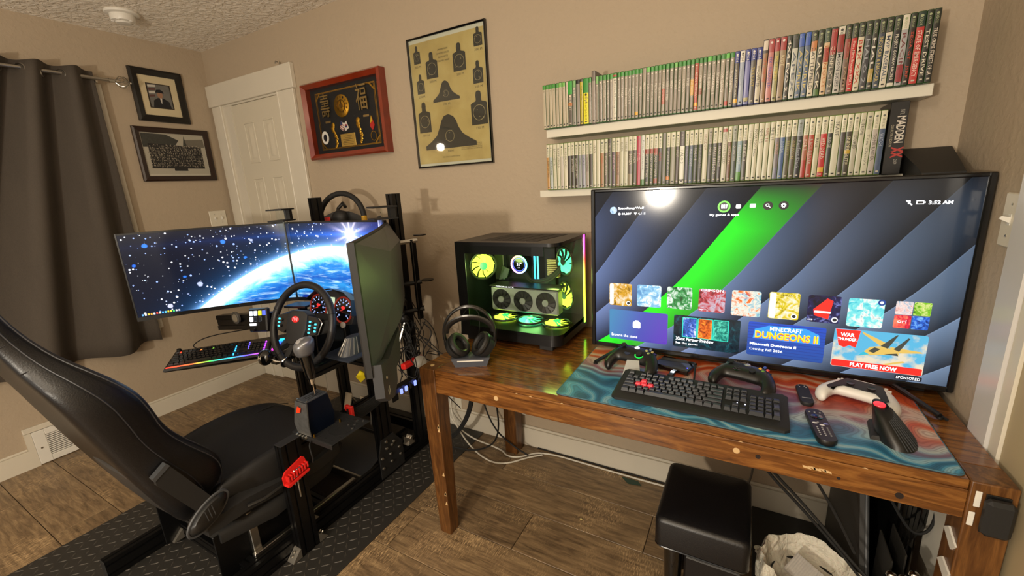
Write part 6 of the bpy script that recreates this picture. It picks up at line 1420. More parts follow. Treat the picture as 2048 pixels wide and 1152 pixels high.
def monitor(name, label, A, B, s0, s1, za, zb, curve=.036, back=True):
    A = Vector((A[0], A[1], 0)); B = Vector((B[0], B[1], 0)); u = (B-A).normalized(); Ln = (B-A).length; n = Vector((-u.y, u.x, 0))  # n points away from the seat
    t = thing(name, label, 'monitor', (A+B)/2+Vector((0, 0, za)))
    N_ = 20; rows = [[], []]; fb = [[], []]
    bw = .010
    def P(f, w_, z): return A+u*(Ln*f)+n*(curve*(1-(2*f-1)**2)+w_)+Vector((0, 0, z))
    scr = MB(); scr.grid([[P(.008+.984*i/N_, -.001, z) for i in range(N_+1)] for z in (za+.018, zb-.008)])
    o = obj('screen', scr, m_sp, t, smooth=80)
    uvl = o.data.uv_layers.new(name='UVMap')
    for poly in o.data.polygons:
        for li in poly.loop_indices:
            vi = o.data.loops[li].vertex_index; r, c = divmod(vi, N_+1)
            uvl.data[li].uv = ((s0+(s1-s0)*c/N_)/1.4, (0.0, 1.0)[r])
    sh = MB()
    rings = [[P(i/N_, w_, z) for (w_, z) in ((.0005, za), (.0005, zb), (.018, zb), (.018, za))] for i in range(N_+1)]
    sh.loft(rings); obj('panel_shell', sh, m_blackm, t, smooth=30)
    bb = MB(); bb.loft([[P(i/N_, w_, z) for (w_, z) in ((-.003, za-.001), (-.003, za+.018), (.001, za+.018), (.001, za-.001))] for i in range(N_+1)])
    obj('lower_bezel', bb, m_black, t, smooth=30)
    for f0, f1 in ((0, .008), (.992, 1)):
        obj('side_bezel', MB().loft([[P(f, w_, z) for (w_, z) in ((-.003, za), (-.003, zb), (.001, zb), (.001, za))] for f in (f0, f1)]), m_black, t, smooth=0)
    if back:
        def Q(uu, w_, z): return A+u*uu+n*w_+Vector((0, 0, z))
        C_, D_, E_, F_, G_ = Q(.069, .070, 1.202), Q(.365, .062, 1.194), Q(.425, .061, 1.028), Q(.245, .061, .899), Q(.05, .060, .94)
        tp = [P(i/8, .017, zb-.001) for i in range(9)]; bt = [P(i/8, .017, za+.001) for i in range(9)]
        bk = MB(); bk.add(tp+bt+[C_, D_, E_, F_, G_], [(i, i+1, 19-1 if i < 2 else 19) for i in range(8)]+[(2, 19, 18)]+[(8, 20, 19), (8, 17, 20)]+[(9+i+1, 9+i, 22 if i < 2 else (21 if i < 5 else 20)) for i in range(8)]+[(11, 21, 22), (14, 20, 21), (0, 18, 22, 9), (18, 19, 20, 21, 22)])
        obj('faceted_back', bk, m_monb, t, smooth=0)
    return t, P, u, n
JA, JB, JC = (-2.555, -1.030), (-2.120, -.480), (-1.448, -.442)
mt1, P1_, u1, n1 = monitor('curved_monitor', 'left screen of the curved triple monitors, showing dark space with asteroids', JA, JB, 0, .70, .868, 1.290, .030)
mt2, P2_, u2, n2 = monitor('curved_monitor', 'centre screen of the curved triple monitors, showing a starburst above a blue planet', JB, JC, .70, 1.38, .868, 1.288, .030)
mt3, P3_, u3, n3 = monitor('curved_monitor', 'right monitor of the trio, seen from its faceted grey back', JC, (-.985, -1.040), 1.38, 2.1, .862, 1.278, .012)
text('brand_lettering', 'ASUS', .030, .007, fr3(P1_(.60, -.0032, .873), tuple(u1), (0, 0, 1)), mat('dim_lettering', '6c6c6c', .4), mt1)
for k in range(14):
    f = .03+.0155*k; c = ['60a0e0', 'e8e8e8', 'f0c040', 'e8a030', 'e0e0e0', 'd04030', 'f0e0a0', '40a0f0', '60c0f0', 'f0d020', 'f0e040', '40c060', 'd0d0d0', 'b0b0c0'][k]
    q = P1_(f, -.0016, .8905); q2 = P1_(f+.010, -.0016, .8905)
    obj('taskbar_icon', MB().add([q, q2, q2+Vector((0, 0, .009)), q+Vector((0, 0, .009))], [(0, 1, 2, 3)]), emis('task_'+c, c, 1.3), mt1)
# bezel hider brackets
def bezelkit(J, name, label, za, ztop):
    t = thing('screen_joint_kit', label, 'screen bracket', (J[0], J[1], za))
    d = Vector((.45*(-1 if J[0] > -1.8 else 1), -1, 0)).normalized(); c = Vector((J[0], J[1], 0)); s = Vector((-d.y, d.x, 0))
    def bx(nm, m, w0, w1, p0, p1, q0, q1):   # w along s, p along d, q height
        P = [c+s*w_+d*p+Vector((0, 0, q)) for w_ in (w0, w1) for p in (p0, p1) for q in (q0, q1)]
        obj(nm, MB().add(P, [(0, 1, 3, 2), (4, 6, 7, 5), (0, 4, 5, 1), (2, 3, 7, 6), (0, 2, 6, 4), (1, 5, 7, 3)]), m, t)
    bx('clamp_plate', m_blackm, -.055, .030, -.06, .052, 1.293, 1.300); bx('clamp_post', m_blackm, -.012, .018, -.055, -.03, 1.300, ztop)
    bx('clamp_plate', m_blackm, -.055, .030, -.06, .052, ztop, ztop+.007)
    bx('prism_lens', m_glass, -.026, .026, .010, .018, za+.02, ztop)
    return t
bezelkit(JB, 'a', 'black bracket with clear prism strip over the left screen joint', .868, 1.350); bezelkit(JC, 'b', 'black bracket with clear prism strip over the right screen joint', .862, 1.345)
# side mount arm behind the right monitor
ma = thing('monitor_mount_arm', 'black and silver monitor mount arm behind the faceted grey monitor', 'mount', (-1.40, -.36, 1.0))
obj('mount_frame', MB().box(-1.44, -1.425, -.42, -.40, .80, 1.20, .002), m_steel, ma); obj('mount_frame', MB().box(-1.385, -1.37, -.36, -.33, .80, 1.19, .002), m_alu, ma)
for zz in (1.185, .985, .85): obj('mount_rail', MB().tube([(-1.48, -.44, zz-.012), (-1.36, -.33, zz)], .011, 6), m_castalu if zz > 1.1 else m_alu, ma)
for (x_, y_, zz) in ((-1.42, -.43, 1.145), (-1.41, -.42, .90), (-1.41, -.42, .82), (-1.455, -.42, 1.165)): obj('adjuster_knob', MB().lathe([(.018, -.012), (.020, 0), (.018, .012), (.008, .020)], (x_, y_, zz), (.8, -.6, 0), 14), m_black, ma)
for (x_, y_, zz) in ((-1.36, -.31, 1.205), (-1.35, -.30, .985)): obj('round_washer_plate', MB().lathe([(.030, 0), (.030, .005)], (x_, y_, zz), (0, 0, 1), 20), m_alu, ma)
obj('mount_beam', MB().box(-1.47, -1.43, -.38, -.34, .78, 1.17, .002), m_alu, ma)
obj('lower_strut', MB().tube([(-1.43, -.40, .80), (-1.47, -.47, .60), (-1.47, -.50, .45)], .006, 6), m_steel, ma)
# grey lower housing hanging beneath the near edge
lw = thing('side_button_housing', 'dark grey plastic housing hanging under the near edge of the side monitor', 'housing', (-1.05, -.95, .75))
jc, uu3, nn3 = Vector((JC[0], JC[1], 0)), u3, n3
poly = [(.745, .895), (.752, .800), (.70, .760), (.525, .704), (.478, .716), (.520, .760), (.440, .742), (.400, .755), (.226, .735), (.232, .80), (.62, .862)]
poly = [(.748, .900), (.753, .790), (.690, .748), (.575, .706), (.470, .716), (.452, .765), (.315, .752), (.262, .860), (.60, .860)]
obj('housing_shell', MB().prism(poly, jc+nn3*.016, tuple(uu3), (0, 0, 1), -.030), mat('slate_grey_housing', '35373b', .5), lw, smooth=0)
for (a_, z_) in ((.66, .790), (.65, .775)): obj('port_mark', MB().prism([(a_, z_), (a_+.03, z_-.004), (a_+.03, z_-.010), (a_, z_-.006)], jc+nn3*.0465, tuple(uu3), (0, 0, 1), -.001), m_white, lw)
obj('housing_screw', MB().lathe([(.006, 0), (.004, .004)], jc+uu3*.69+nn3*.046+Vector((0, 0, .83)), tuple(nn3), 10), m_steel, lw); obj('red_clip', MB().box(-1.045, -1.03, -.93, -.92, .70, .73, .002), m_red, lw) if False else None
# ------------------------------------------------------------ steering wheel and dash
WC = Vector((-1.676, -.770, .866))
sw = thing('steering_wheel', 'black truck style steering wheel with red oval emblem and lit buttons', 'steering wheel', WC, (rad(-20), 0, rad(4)))
m_rim = mat('black_leather_rim', '19191b', .42, bump=.2, bscale=300)
def wring(R, r, a0, a1, n=48, closed=False, yy=0): return [(R*cos(a0+(a1-a0)*i/n), yy, R*sin(a0+(a1-a0)*i/n)) for i in range(n+(0 if closed else 1))]
obj('rim', MB().tube(wring(.180, 0, 0, 2*pi, 56, True), .0160, 14, closed=True), m_rim, sw, local=True, smooth=80)
for a in (rad(20), rad(160), rad(-52), rad(232)): obj('rim_seam', MB().tube([(.180*cos(a)+0.0164*cos(q)*cos(a), 0.0164*sin(q), .180*sin(a)+0.0164*cos(q)*sin(a)) for q in [2*pi*k/16 for k in range(16)]], .0011, 5, closed=True), mat('seam_dark', '050505', .8), sw, local=True)
def loc_prism(poly, y0, t): return MB().prism(poly, (0, y0, 0), (1, 0, 0), (0, 0, 1), t)
hub = obj('hub_pad', MB().loft([[(p[0], y_, p[1]) for p in [(q[0]*k, q[1]*k) for q in [(-.058, .052), (-.030, .066), (.036, .066), (.062, .052), (.064, -.010), (.046, -.072), (.030, -.084), (-.036, -.084), (-.050, -.072), (-.062, -.010)]]] for k, y_ in ((1.0, .012), (1.04, -.012), (.96, -.030), (.80, -.034))]), mat('soft_black_pad', '1d1e20', .5), sw, local=True, smooth=30)
emb = obj('red_emblem', MB().lathe([(.0225, 0), (.0225, .002), (.020, .003)], (-.004, -.033, .026), (0, -1, 0), 26, sx=1.0, sy=.62), mat('red_emblem', 'b82020', .35, em=.25, emc=hexc('ff2020')), sw, local=True)
o = text('emblem_lettering', 'IVI', .030, .016, fr3((-.019, -.0365, .018), (1, 0, 0), (0, 0, 1)), emis('emblem_white', 'ffb0b0', .8), None, wt=.02); o.parent = sw; o.name = 'emblem_lettering'
eCy = emis('cyan_button_led', '40d0f0', 2.2)
for s in (-1, 1):
    poly = [(s*.056, .048), (s*.112, .040), (s*.135, .022), (s*.120, -.028), (s*.080, -.038), (s*.060, -.020)]
    obj('spoke_panel', loc_prism(poly, -.012, .014), mat('button_panel_black', '151618', .3), sw, local=True)
    obj('spoke_trim', MB().tube([(p[0], -.014 if s > 0 else -.014, p[1]) for p in poly[1:5]], .0024, 6), m_steel, sw, local=True)
    obj('spoke', MB().loft([[(s*.10, .006, .03), (s*.10, .006, -.03), (s*.10, .020, -.03), (s*.10, .020, .03)], [(s*.173, -.002, .038), (s*.175, -.002, -.012), (s*.175, .010, -.012), (s*.173, .010, .038)]]), m_blackm, sw, local=True)
    for (cx, cz) in (((.078, .022), (.078, .006), (.078, -.010), (.078, -.024), (.112, .014), (.112, -.001), (.112, -.016)) if s > 0 else ((-.112, .020), (-.112, .005), (-.112, -.010))):
        obj('lit_button', MB().box(cx-.0045, cx+.0045, -.030, -.025, cz-.0035, cz+.0035, .001), eCy, sw, local=True)
    for cz in (.018, -.008): obj('rocker_button', MB().lathe([(.0065, 0), (.0065, .004), (.004, .005)], (s*.095, -.026, cz), (0, -1, 0), 12), m_gloss, sw, local=True)
for s in (-1, 1): obj('lower_spoke', MB().loft([[(s*.030, .006, -.070), (s*.052, .006, -.060), (s*.052, .016, -.060), (s*.030, .016, -.070)], [(s*.070, .002, -.165), (s*.095, .002, -.150), (s*.095, .012, -.150), (s*.070, .012, -.165)]]), m_blackm, sw, local=True)
sk = thing('spinner_knob', 'glossy black spinner knob clamped low on the steering wheel rim', 'spinner knob', WC, (rad(-20), 0, rad(4)))
ka = rad(-112); kx2, kz2 = .180*cos(ka), .180*sin(ka)
obj('knob_ball', MB().sph((kx2-.085, -.040, kz2+.012), (.036, .028, .036), 18, 10), m_gloss, sk, local=True, smooth=80)
text('knob_pattern', 'H', .016, .016, fr3((0, 0, 0), (1, 0, 0), (0, 0, 1)), m_ink_w, None)
for q in [q for q in COL.objects if q.name.startswith('knob_pattern')]: q.parent = sk; q.location = (kx2-.092, -.0685, kz2+.002)
obj('knob_clamp', MB().tube([(kx2-.055, -.030, kz2+.006), (kx2-.028, -.026, kz2), (kx2-.006, -.020, kz2)], .006, 8), m_chrome, sk, local=True)
cl_a = [(kx2+.0205*cos(q)*cos(ka), .0205*sin(q), kz2+.0205*cos(q)*sin(ka)) for q in [2*pi*k/18 for k in range(18)]]
obj('knob_clamp', MB().tube(cl_a, .0055, 8, closed=True), m_chrome, sk, local=True)
wb = thing('wheel_base', 'black direct drive wheel base on the rig deck behind the steering wheel', 'wheel base', (-1.73, -.62, .70))
fwd_ = Vector((0, cos(rad(20)), -sin(rad(20))))
c0_ = WC+fwd_*.03
obj('hub_shaft', MB().cyl(c0_, c0_+fwd_*.09, .032, n=22), m_alu, wb)
def obox(c, half, Rm, b=.004): return MB().box(-half[0], half[0], -half[1], half[1], -half[2], half[2], b, M=Matrix.Translation(c) @ Rm)
Rw = Matrix.Rotation(rad(-20), 4, 'X')
obj('motor_housing', obox(c0_+fwd_*.155, (.062, .085, .060), Rw, .01), m_blackm, wb)
obj('wheel_deck_plate', MB().box(-1.90, -1.57, -.76, -.50, .7005, .7065, .002), m_alu, wb)
obj('motor_mount', MB().box(-1.765, -1.755, -.74, -.55, .7065, .84, .002).box(-1.645, -1.635, -.74, -.55, .7065, .84, .002), m_alu, wb)
da = thing('gauge_cluster', 'black instrument cluster with two round gauges with red rings', 'instrument cluster', (-1.66, -.60, .80))
Dp = Vector((-1.645, -.620, .905)); Rd = Matrix.Rotation(rad(-14), 4, 'X') @ Matrix.Rotation(rad(0), 4, 'Y'); MD = Matrix.Translation(Dp) @ Rd
def DL(mb): mb.v = [tuple(MD @ Vector(p)) for p in mb.v]; return mb
hump = [(-.165, -.045), (-.150, -.065), (-.06, -.072), (.06, -.072), (.135, -.060), (.150, -.02), (.140, .045), (.09, .075), (.0, .085), (-.09, .072), (-.150, .030)]
obj('cluster_shell', DL(MB().loft([[(p[0]*k, y_, p[1]*k) for p in hump] for k, y_ in ((.90, .05), (1.0, .02), (1.0, -.012))])), m_blackm, da, smooth=30)
obj('cluster_hood', DL(MB().loft([[(p[0]*k, y_, p[1]*k+.002) for p in hump[5:]] for k, y_ in ((1.0, -.010), (1.03, -.035), (1.06, -.035), (1.05, .0))], cap=False)), m_black, da, smooth=30)
for s, cx in ((0, -.090), (1, .078)):
    g = obj('gauge_face', DL(MB().cyl((cx, -.012, 0), (cx, -.015, 0), .056, n=32)), mat('gauge_black', '08080c', .15), da)
    obj('gauge_ring', DL(MB().tube([(cx+.057*cos(a), -.016, .057*sin(a)) for a in [2*pi*k/36 for k in range(36)]], .0042, 6, closed=True)), emis('gauge_red_ring', 'b02a18', .35), g)
    tk = MB()
    for k in range(13):
        a = rad(225-270*k/12); tk.add([(cx+r_*cos(a)+w_*-sin(a), -.0156, r_*sin(a)+w_*cos(a)) for r_, w_ in ((.042, -.0014), (.050, -.0014), (.050, .0014), (.042, .0014))], [(0, 1, 2, 3)])
    obj('gauge_ticks', DL(tk), emis('gauge_white', 'a8c0ff', 1.5), g, smooth=0)
    for k in range(7):
        a = rad(225-270*k/6); text('gauge_numeral', str(k*2 if s == 0 else k*20), .010, .008, MD @ fr3((cx+.034*cos(a)-.005, -.0158, .034*sin(a)-.004), (1, 0, 0), (0, 0, 1)), emis('gauge_white', 'a8c0ff', 1.5), g)
    obj('gauge_emblem', DL(MB().lathe([(.013, 0), (.012, .001)], (cx, -.0158, .010), (0, -1, 0), 18, sy=.6)), emis('gauge_red', 'd02828', 1.2), g)
    a = rad(200 if s == 0 else 190); obj('gauge_needle', DL(MB().add([(cx, -.017, -.002), (cx, -.017, .002), (cx+.040*cos(a), -.017, .040*sin(a))], [(0, 1, 2)])), emis('gauge_red', 'd02828', 1.2), g)
text('gear_digit', 'N', .010, .018, MD @ fr3((-.094, -.0162, -.042), (1, 0, 0), (0, 0, 1)), emis('gauge_white', 'a8c0ff', 1.5), da)
obj('centre_display', DL(MB().box(-.030, .018, -.0155, -.012, -.045, .052, .001)), pic('map_display', [(.3, hexc('30503a')), (.5, hexc('c8d8b0')), (.7, hexc('8090a0'))], 60, st=1.1), da)
obj('white_dial', DL(MB().lathe([(.014, 0), (.014, .006), (.010, .008)], (.09, -.018, -.066), (0, -1, 0), 20)), m_white, da)
obj('cluster_stand', MB().box(-1.68, -1.60, -.615, -.585, .7065, .85, .003), m_alu, da)
# stream deck bar
bar = thing('control_panel_beam', 'black profile beam with round dial sticking out left of the wheel', 'control panel', (-2.30, -.65, .72))
B0_, B1_ = Vector((-2.600, -.655, .743)), Vector((-2.060, -.655, .815))
ub = (B1_-B0_).normalized()
bb = MB()
for (za_, zb_, y_) in ((-.042, -.018, -.020), (-.016, .016, -.017), (.018, .042, -.020)):
    bb.loft([[B+Vector((0, y_, za_)), B+Vector((0, .020, za_)), B+Vector((0, .020, zb_)), B+Vector((0, y_, zb_))] for B in (B0_, B1_)])
obj('beam', bb, m_alu, bar)
dc = B0_+ub*.235+Vector((0, -.024, .028))
obj('dial', MB().lathe([(.033, 0), (.034, .010), (.030, .014), (.024, .014), (.022, .012)], dc, (0, -1, 0), 30), mat('grey_dial_ring', '5a5854', .4), bar); obj('dial_cap', MB().lathe([(.022, .012), (.020, .0145)], dc, (0, -1, 0), 24), mat('beige_dial_cap', '9c9484', .5), bar)
sdk = thing('touch_button_pad', 'small black button pad with glowing white and yellow tiles', 'button pad', (-2.12, -.70, .76))
Rk = Matrix.Translation((-2.125, -.700, .826)) @ Matrix.Rotation(rad(-8), 4, 'Y') @ Matrix.Rotation(rad(-12), 4, 'X')
def KL(mb): mb.v = [tuple(Rk @ Vector(p)) for p in mb.v]; return mb
obj('pad_body', KL(MB().box(-.078, .080, -.010, .014, -.064, .056, .006)), m_black, sdk)
for k, (cx, cz, c) in enumerate(((-.050, .030, 'e8f4ff'), (-.010, .030, 'e0f0ff'), (.030, .030, 'e8d820'), (-.050, .0, 'f4f4ff'), (-.010, .0, '101418'), (.030, .0, '101418'), (.066, .030, '4858c0'))): obj('pad_key', KL(MB().box(cx-.014, cx+.014, -.013, -.0095, cz-.012, cz+.012, .002)), emis('pad_tile_'+c, c, 1.7), sdk)
obj('pad_strip', KL(MB().box(-.066, -.008, -.0125, -.0095, -.032, -.020, .001)), eW, sdk); obj('pad_knob', KL(MB().cyl((-.02, -.010, -.052), (-.02, -.020, -.052), .009, n=14)), m_black, sdk)
dp_ = thing('small_button_box', 'flat black device with red lights left of the gauge cluster', 'button box', (-1.95, -.62, .80))
obj('box_body', MB().loft([[(-2.05, -.68, .805), (-1.86, -.68, .828), (-1.86, -.56, .835), (-2.05, -.56, .812)], [(-2.05, -.68, .835), (-1.86, -.68, .858), (-1.86, -.56, .865), (-2.05, -.56, .842)]]), m_blackm, dp_)
obj('upper_plate', MB().loft([[(-2.03, -.62, .870), (-1.86, -.62, .885), (-1.86, -.54, .888), (-2.03, -.54, .873)], [(-2.03, -.62, .880), (-1.86, -.62, .895), (-1.86, -.54, .898), (-2.03, -.54, .883)]]), m_black, dp_)
obj('red_led', MB().box(-2.01, -1.985, -.685, -.679, .860, .866), emis('red_led', 'ff2020', 3), dp_); obj('box_bracket', MB().box(-1.95, -1.93, -.60, -.56, .7, .885, .002), m_alu, dp_)
# throttle grip on plate near right
th = thing('ribbed_hand_rest', 'dark ribbed mouse like control on a slate plate beside the side monitor', 'mouse', (-1.50, -.68, .74))
obj('plate', MB().loft([[(-1.60, -.76, .727), (-1.42, -.76, .727), (-1.42, -.60, .727), (-1.60, -.60, .727)], [(-1.60, -.76, .733), (-1.42, -.76, .733), (-1.42, -.60, .733), (-1.60, -.60, .733)]]), mat('slate_blue_plate', '2c323c', .5), th)
obj('grip_body', MB().loft([[(-1.50+.045*(1-t*.55)*cos(a)+.01*t, -.68+.060*(1-t*.45)*sin(a)+.014*t, .733+.075*t) for a in [2*pi*k/18 for k in range(18)]] for t in (0, .3, .6, .85, 1)]), m_grey, th, smooth=60)
rb = MB()
for k in range(8):
    a = rad(-150+22*k); rb.tube([(-1.50+(.0455)*(1-t*.55)*cos(a)+.01*t, -.68+.0605*(1-t*.45)*sin(a)+.014*t, .734+.072*t) for t in (0.05, .4, .8, .98)], .0022, 5)
obj('grip_ribs', rb, mat('pewter_rib', '8c8880', .35, metal=.5), th)
# second wheel hanging behind the monitors
w2 = thing('spare_steering_wheel', 'black racing wheel with yellow centre stripe hanging behind the screens', 'steering wheel', (-2.02, -.20, 1.27), (rad(-8), 0, rad(12)))
obj('rim', MB().tube(wring(.150, 0, 0, 2*pi, 44, True), .0150, 12, closed=True), mat('black_suede_rim', '151515', .7), w2, local=True, smooth=80)
obj('stripe', MB().tube([(.150*cos(a), 0, .150*sin(a)) for a in (rad(-2), rad(3), rad(8))], .0155, 12), mat('yellow_band', 'c89a20', .5), w2, local=True)
obj('spoke_plate', MB().prism([(-.137, .02), (-.05, .05), (.05, .05), (.137, .02), (.137, -.01), (.05, -.03), (.03, -.135), (-.03, -.135), (-.05, -.03), (-.137, -.01)], (0, .004, 0), (1, 0, 0), (0, 0, 1), .006), m_black, w2, local=True)
obj('wheel_hub', MB().lathe([(.045, -.02), (.048, .02), (.040, .035), (.022, .045)], (0, 0, .01), (0, -1, 0), 20), m_blackm, w2, local=True)
obj('wheel_hanger', MB().tube([(-.03, 0, .03), (-.035, .02, .07), (-.01, .03, .10), (.02, .01, .075)], .010, 7), m_black, w2, local=True); obj('paddle', MB().box(-.095, -.055, -.03, -.024, -.045, .02, .003), m_red, w2, local=True)
# hub, odds and ends low right of the rig
uh = thing('usb_hub', 'black usb hub with glowing blue plugs on the rig front upright', 'usb hub', (-1.45, -.44, .46))
obj('hub_body', MB().box(-1.475, -1.44, -.52, -.37, .455, .485, .003), m_black, uh)
for k in range(4): obj('blue_plug', MB().box(-1.437, -1.428, -.485+.033*k, -.470+.033*k, .448, .474, .002), emis('blue_plug_glow', '8090ff', 1.6) if k in (0, 1, 3) else m_black, uh)
obj('hub_bracket', MB().box(-1.48, -1.475, -.50, -.46, .40, .49, .001), m_alu, uh)
rs = tag(obj('power_strip', MB().box(-1.46, -1.43, -.44, -.30, .555, .585, .006), m_red), 'red strip connector among the cables beside the table leg', 'connector')
yt = tag(obj('cable_tag', MB().prism([(-.02, .0), (.0, -.03), (.022, -.012), (.02, .016), (.004, .03)], (-1.56, -.60, .575), (.8, .6, 0), (0, 0, 1), .010), mat('yellow_plastic', 'e0cc10', .4)), 'small yellow plug hanging under the deck beside the grey housing', 'plug')
cab = thing('rig_cables', 'tangle of thin black cables behind the right monitor and upright', 'cables', (-1.44, -.42, .6))
for k in range(26):
    y_ = rnd.uniform(-.46, -.25); xa = rnd.uniform(-1.50, -1.40); z_ = rnd.uniform(.70, .95); pts = [(xa, y_, z_)]
    for j in range(5): pts.append((xa+rnd.uniform(-.05, .08), y_+rnd.uniform(-.05, .05), z_-(z_-rnd.uniform(.42, .6))*(j+1)/5+rnd.uniform(-.03, .03)))
    obj('cable', MB().tube(pts, rnd.choice([.0018, .0025, .0032]), 5, smooth=2), m_rubber, cab)
for p in ([(-1.43, -.36, .80), (-1.40, -.32, .66), (-1.30, -.30, .60), (-1.10, -.20, .55)], [(-1.45, -.40, .78), (-1.42, -.38, .62), (-1.33, -.30, .40), (-1.36, -.12, .2)]): obj('cable', MB().tube(p, .003, 6, smooth=3), m_rubber, cab)
bj = thing('cable_junction', 'grey round cable junction beside the top of the table leg', 'connector', (-1.40, -.34, .60))
obj('junction_body', MB().lathe([(.030, 0), (.032, .010), (.020, .018)], (-1.38, -.38, .585), (.5, -.7, .4), 18), mat('beige_grey_plastic', '7c776c', .5), bj)
obj('coil', MB().tube([(-1.46+.028*cos(a*.9), -.33+.028*sin(a*.9), .57+.0035*a) for a in [k*.5 for k in range(46)]], .0028, 5), m_rubber, bj)
# ------------------------------------------------------------ racing seat
st = thing('racing_chair', 'black leather bucket racing seat, reclined, bolted in the rig', 'chair', (-1.80, -1.15, RZ+.09))
SX = -1.805
# backrest: stations (back y,z), (front-of-wing y,z), half width, wing thickness
STN = [((-1.345, .300), (-1.225, .430), .215), ((-1.405, .400), (-1.212, .500), .245), ((-1.445, .500), (-1.225, .565), .262), ((-1.478, .600), (-1.300, .655), .262), ((-1.510, .700), (-1.352, .735), .265),
       ((-1.540, .790), (-1.370, .815), .275), ((-1.566, .870), (-1.395, .885), .280), ((-1.590, .945), (-1.450, .955), .262), ((-1.608, 1.005), (-1.515, 1.025), .205), ((-1.628, 1.075), (-1.560, 1.100), .180), ((-1.648, 1.150), (-1.590, 1.175), .178), ((-1.672, 1.235), (-1.612, 1.255), .172), ((-1.700, 1.295), (-1.650, 1.310), .120)]
rings = []
for i, (B_, F_, hw) in enumerate(STN):
    by, bz2 = B_; fy, fz = F_; t = i/(len(STN)-1)
    wing = min(1, max(0, 1.15-abs(t-.42)*1.6)); core = .42 if i > 1 else .6     # centre is set back from the wing fronts
    def L2(k): return (by+(fy-by)*k, bz2+(fz-bz2)*k)
    cF = .40+.15*(1-wing); pts = []
    prof_ = [(-1.0, .13), (-1.02, .55), (-.98, .90), (-.90, 1.0), (-.80, .97), (-.68, cF+.25), (-.50, cF+.04), (-.25, cF), (0, cF-.01), (.25, cF), (.50, cF+.04), (.68, cF+.25), (.80, .97), (.90, 1.0), (.98, .90), (1.02, .55), (1.0, .13), (.86, .08), (.5, .12), (0, .14), (-.5, .12), (-.86, .08)]
    for (u, k) in prof_:
        y_, z_ = L2(k); pts.append((SX+hw*u, y_, z_))
    rings.append(pts)
sb_ = obj('backrest', MB().loft(rings), m_leather, st, sub=2, smooth=80)
# seams following the wing edge
def seam(idx, off=.002):
    for s in (1,):
        pts = [Vector(r[idx])+Vector((.004, .0, .002)) for r in rings]
        return MB().tube(pts, .0022, 5, smooth=2)
obj('stitched_seam', seam(14), mat('seam_thread', '1f1f22', .5), sb_); obj('stitched_seam', seam(15), mat('seam_thread', '1f1f22', .5), sb_)
for ri in (8, 9): obj('stitched_seam', MB().tube([Vector(rings[ri][i])+Vector((.003, 0, .002)) for i in (13, 14, 15, 16, 17)] if False else [Vector(rings[ri][i])+Vector((.002, .0, .001)) for i in (12, 13, 14, 15, 16)], .0018, 5, smooth=2), mat('seam_thread', '1f1f22', .5), sb_)
# dark shell rim along the back
pts = [(SX+.268*1.0, b_[0]+.016, b_[1]-.004) for b_, f_, hw in STN[:7]]
obj('back_shell', MB().loft([[(SX+hw*.97*sx_, B_[0]-dy*.5+.030, B_[1]-dz*.5) for sx_, dy, dz in ((-1, -.01, 0), (-.7, .018, .006), (0, .026, .008), (.7, .018, .006), (1, -.01, 0), (.7, -.004, -.004), (0, -.002, -.002), (-.7, -.004, -.004))] for B_, F_, hw in STN[:4]]), mat('grey_seat_shell', '2b2a2a', .5), st, sub=1, smooth=80)
obj('headrest_cushion', MB().loft([[(SX+w_*.5*cos(a), -1.585+dd2+.022*sin(a), z_+.004*sin(a)) for a in [2*pi*k/16 for k in range(16)]] for w_, z_, dd2 in ((.16, 1.03, .02), (.22, 1.05, .005), (.24, 1.10, -.012), (.22, 1.15, -.03), (.15, 1.17, -.038))]), m_lfab, st, sub=1, smooth=80)
text('headrest_lettering', 'NEXT', .10, .028, fr3((SX-.02, -1.545, 1.07), (1, 0, 0), (0, -.35, 1)), m_white, st)
# seat cushion
def cring(y_, zc, zb, hw, wz):
    P = []
    for (u, z_) in ((-1.0, zb), (-1.03, (zb+wz)/2), (-.99, wz-.012), (-.90, wz), (-.80, wz-.008), (-.66, zc+.012), (-.35, zc), (0, zc-.003), (.35, zc), (.66, zc+.012), (.80, wz-.008), (.90, wz), (.99, wz-.012), (1.03, (zb+wz)/2), (1.0, zb), (.5, zb-.012), (-.5, zb-.012)):
        P.append((SX+hw*u, y_, z_))
    return P
rg = [cring(-1.30, .375, .26, .22, .40), cring(-1.22, .375, .25, .245, .445), cring(-1.10, .385, .25, .262, .462), cring(-.98, .400, .26, .268, .465), cring(-.88, .415, .275, .265, .455), cring(-.79, .418, .29, .250, .435), cring(-.735, .400, .31, .225, .405), cring(-.72, .36, .33, .19, .37)]
sc2 = obj('seat_cushion', MB().loft(rg), m_lfab, st, sub=2, smooth=80)
for idx in (5, 9): obj('cushion_seam', MB().tube([Vector(r[idx])+Vector((0, 0, .003)) for r in rg[1:-1]], .0016, 5, smooth=2), mat('seam_thread', '1f1f22', .5), sc2)
obj('seat_pan', MB().loft([cring(-1.28, .27, .215, .225, .275), cring(-1.10, .27, .20, .262, .275), cring(-.85, .29, .22, .262, .295), cring(-.75, .32, .28, .23, .325)]), m_blackm, st, smooth=50)
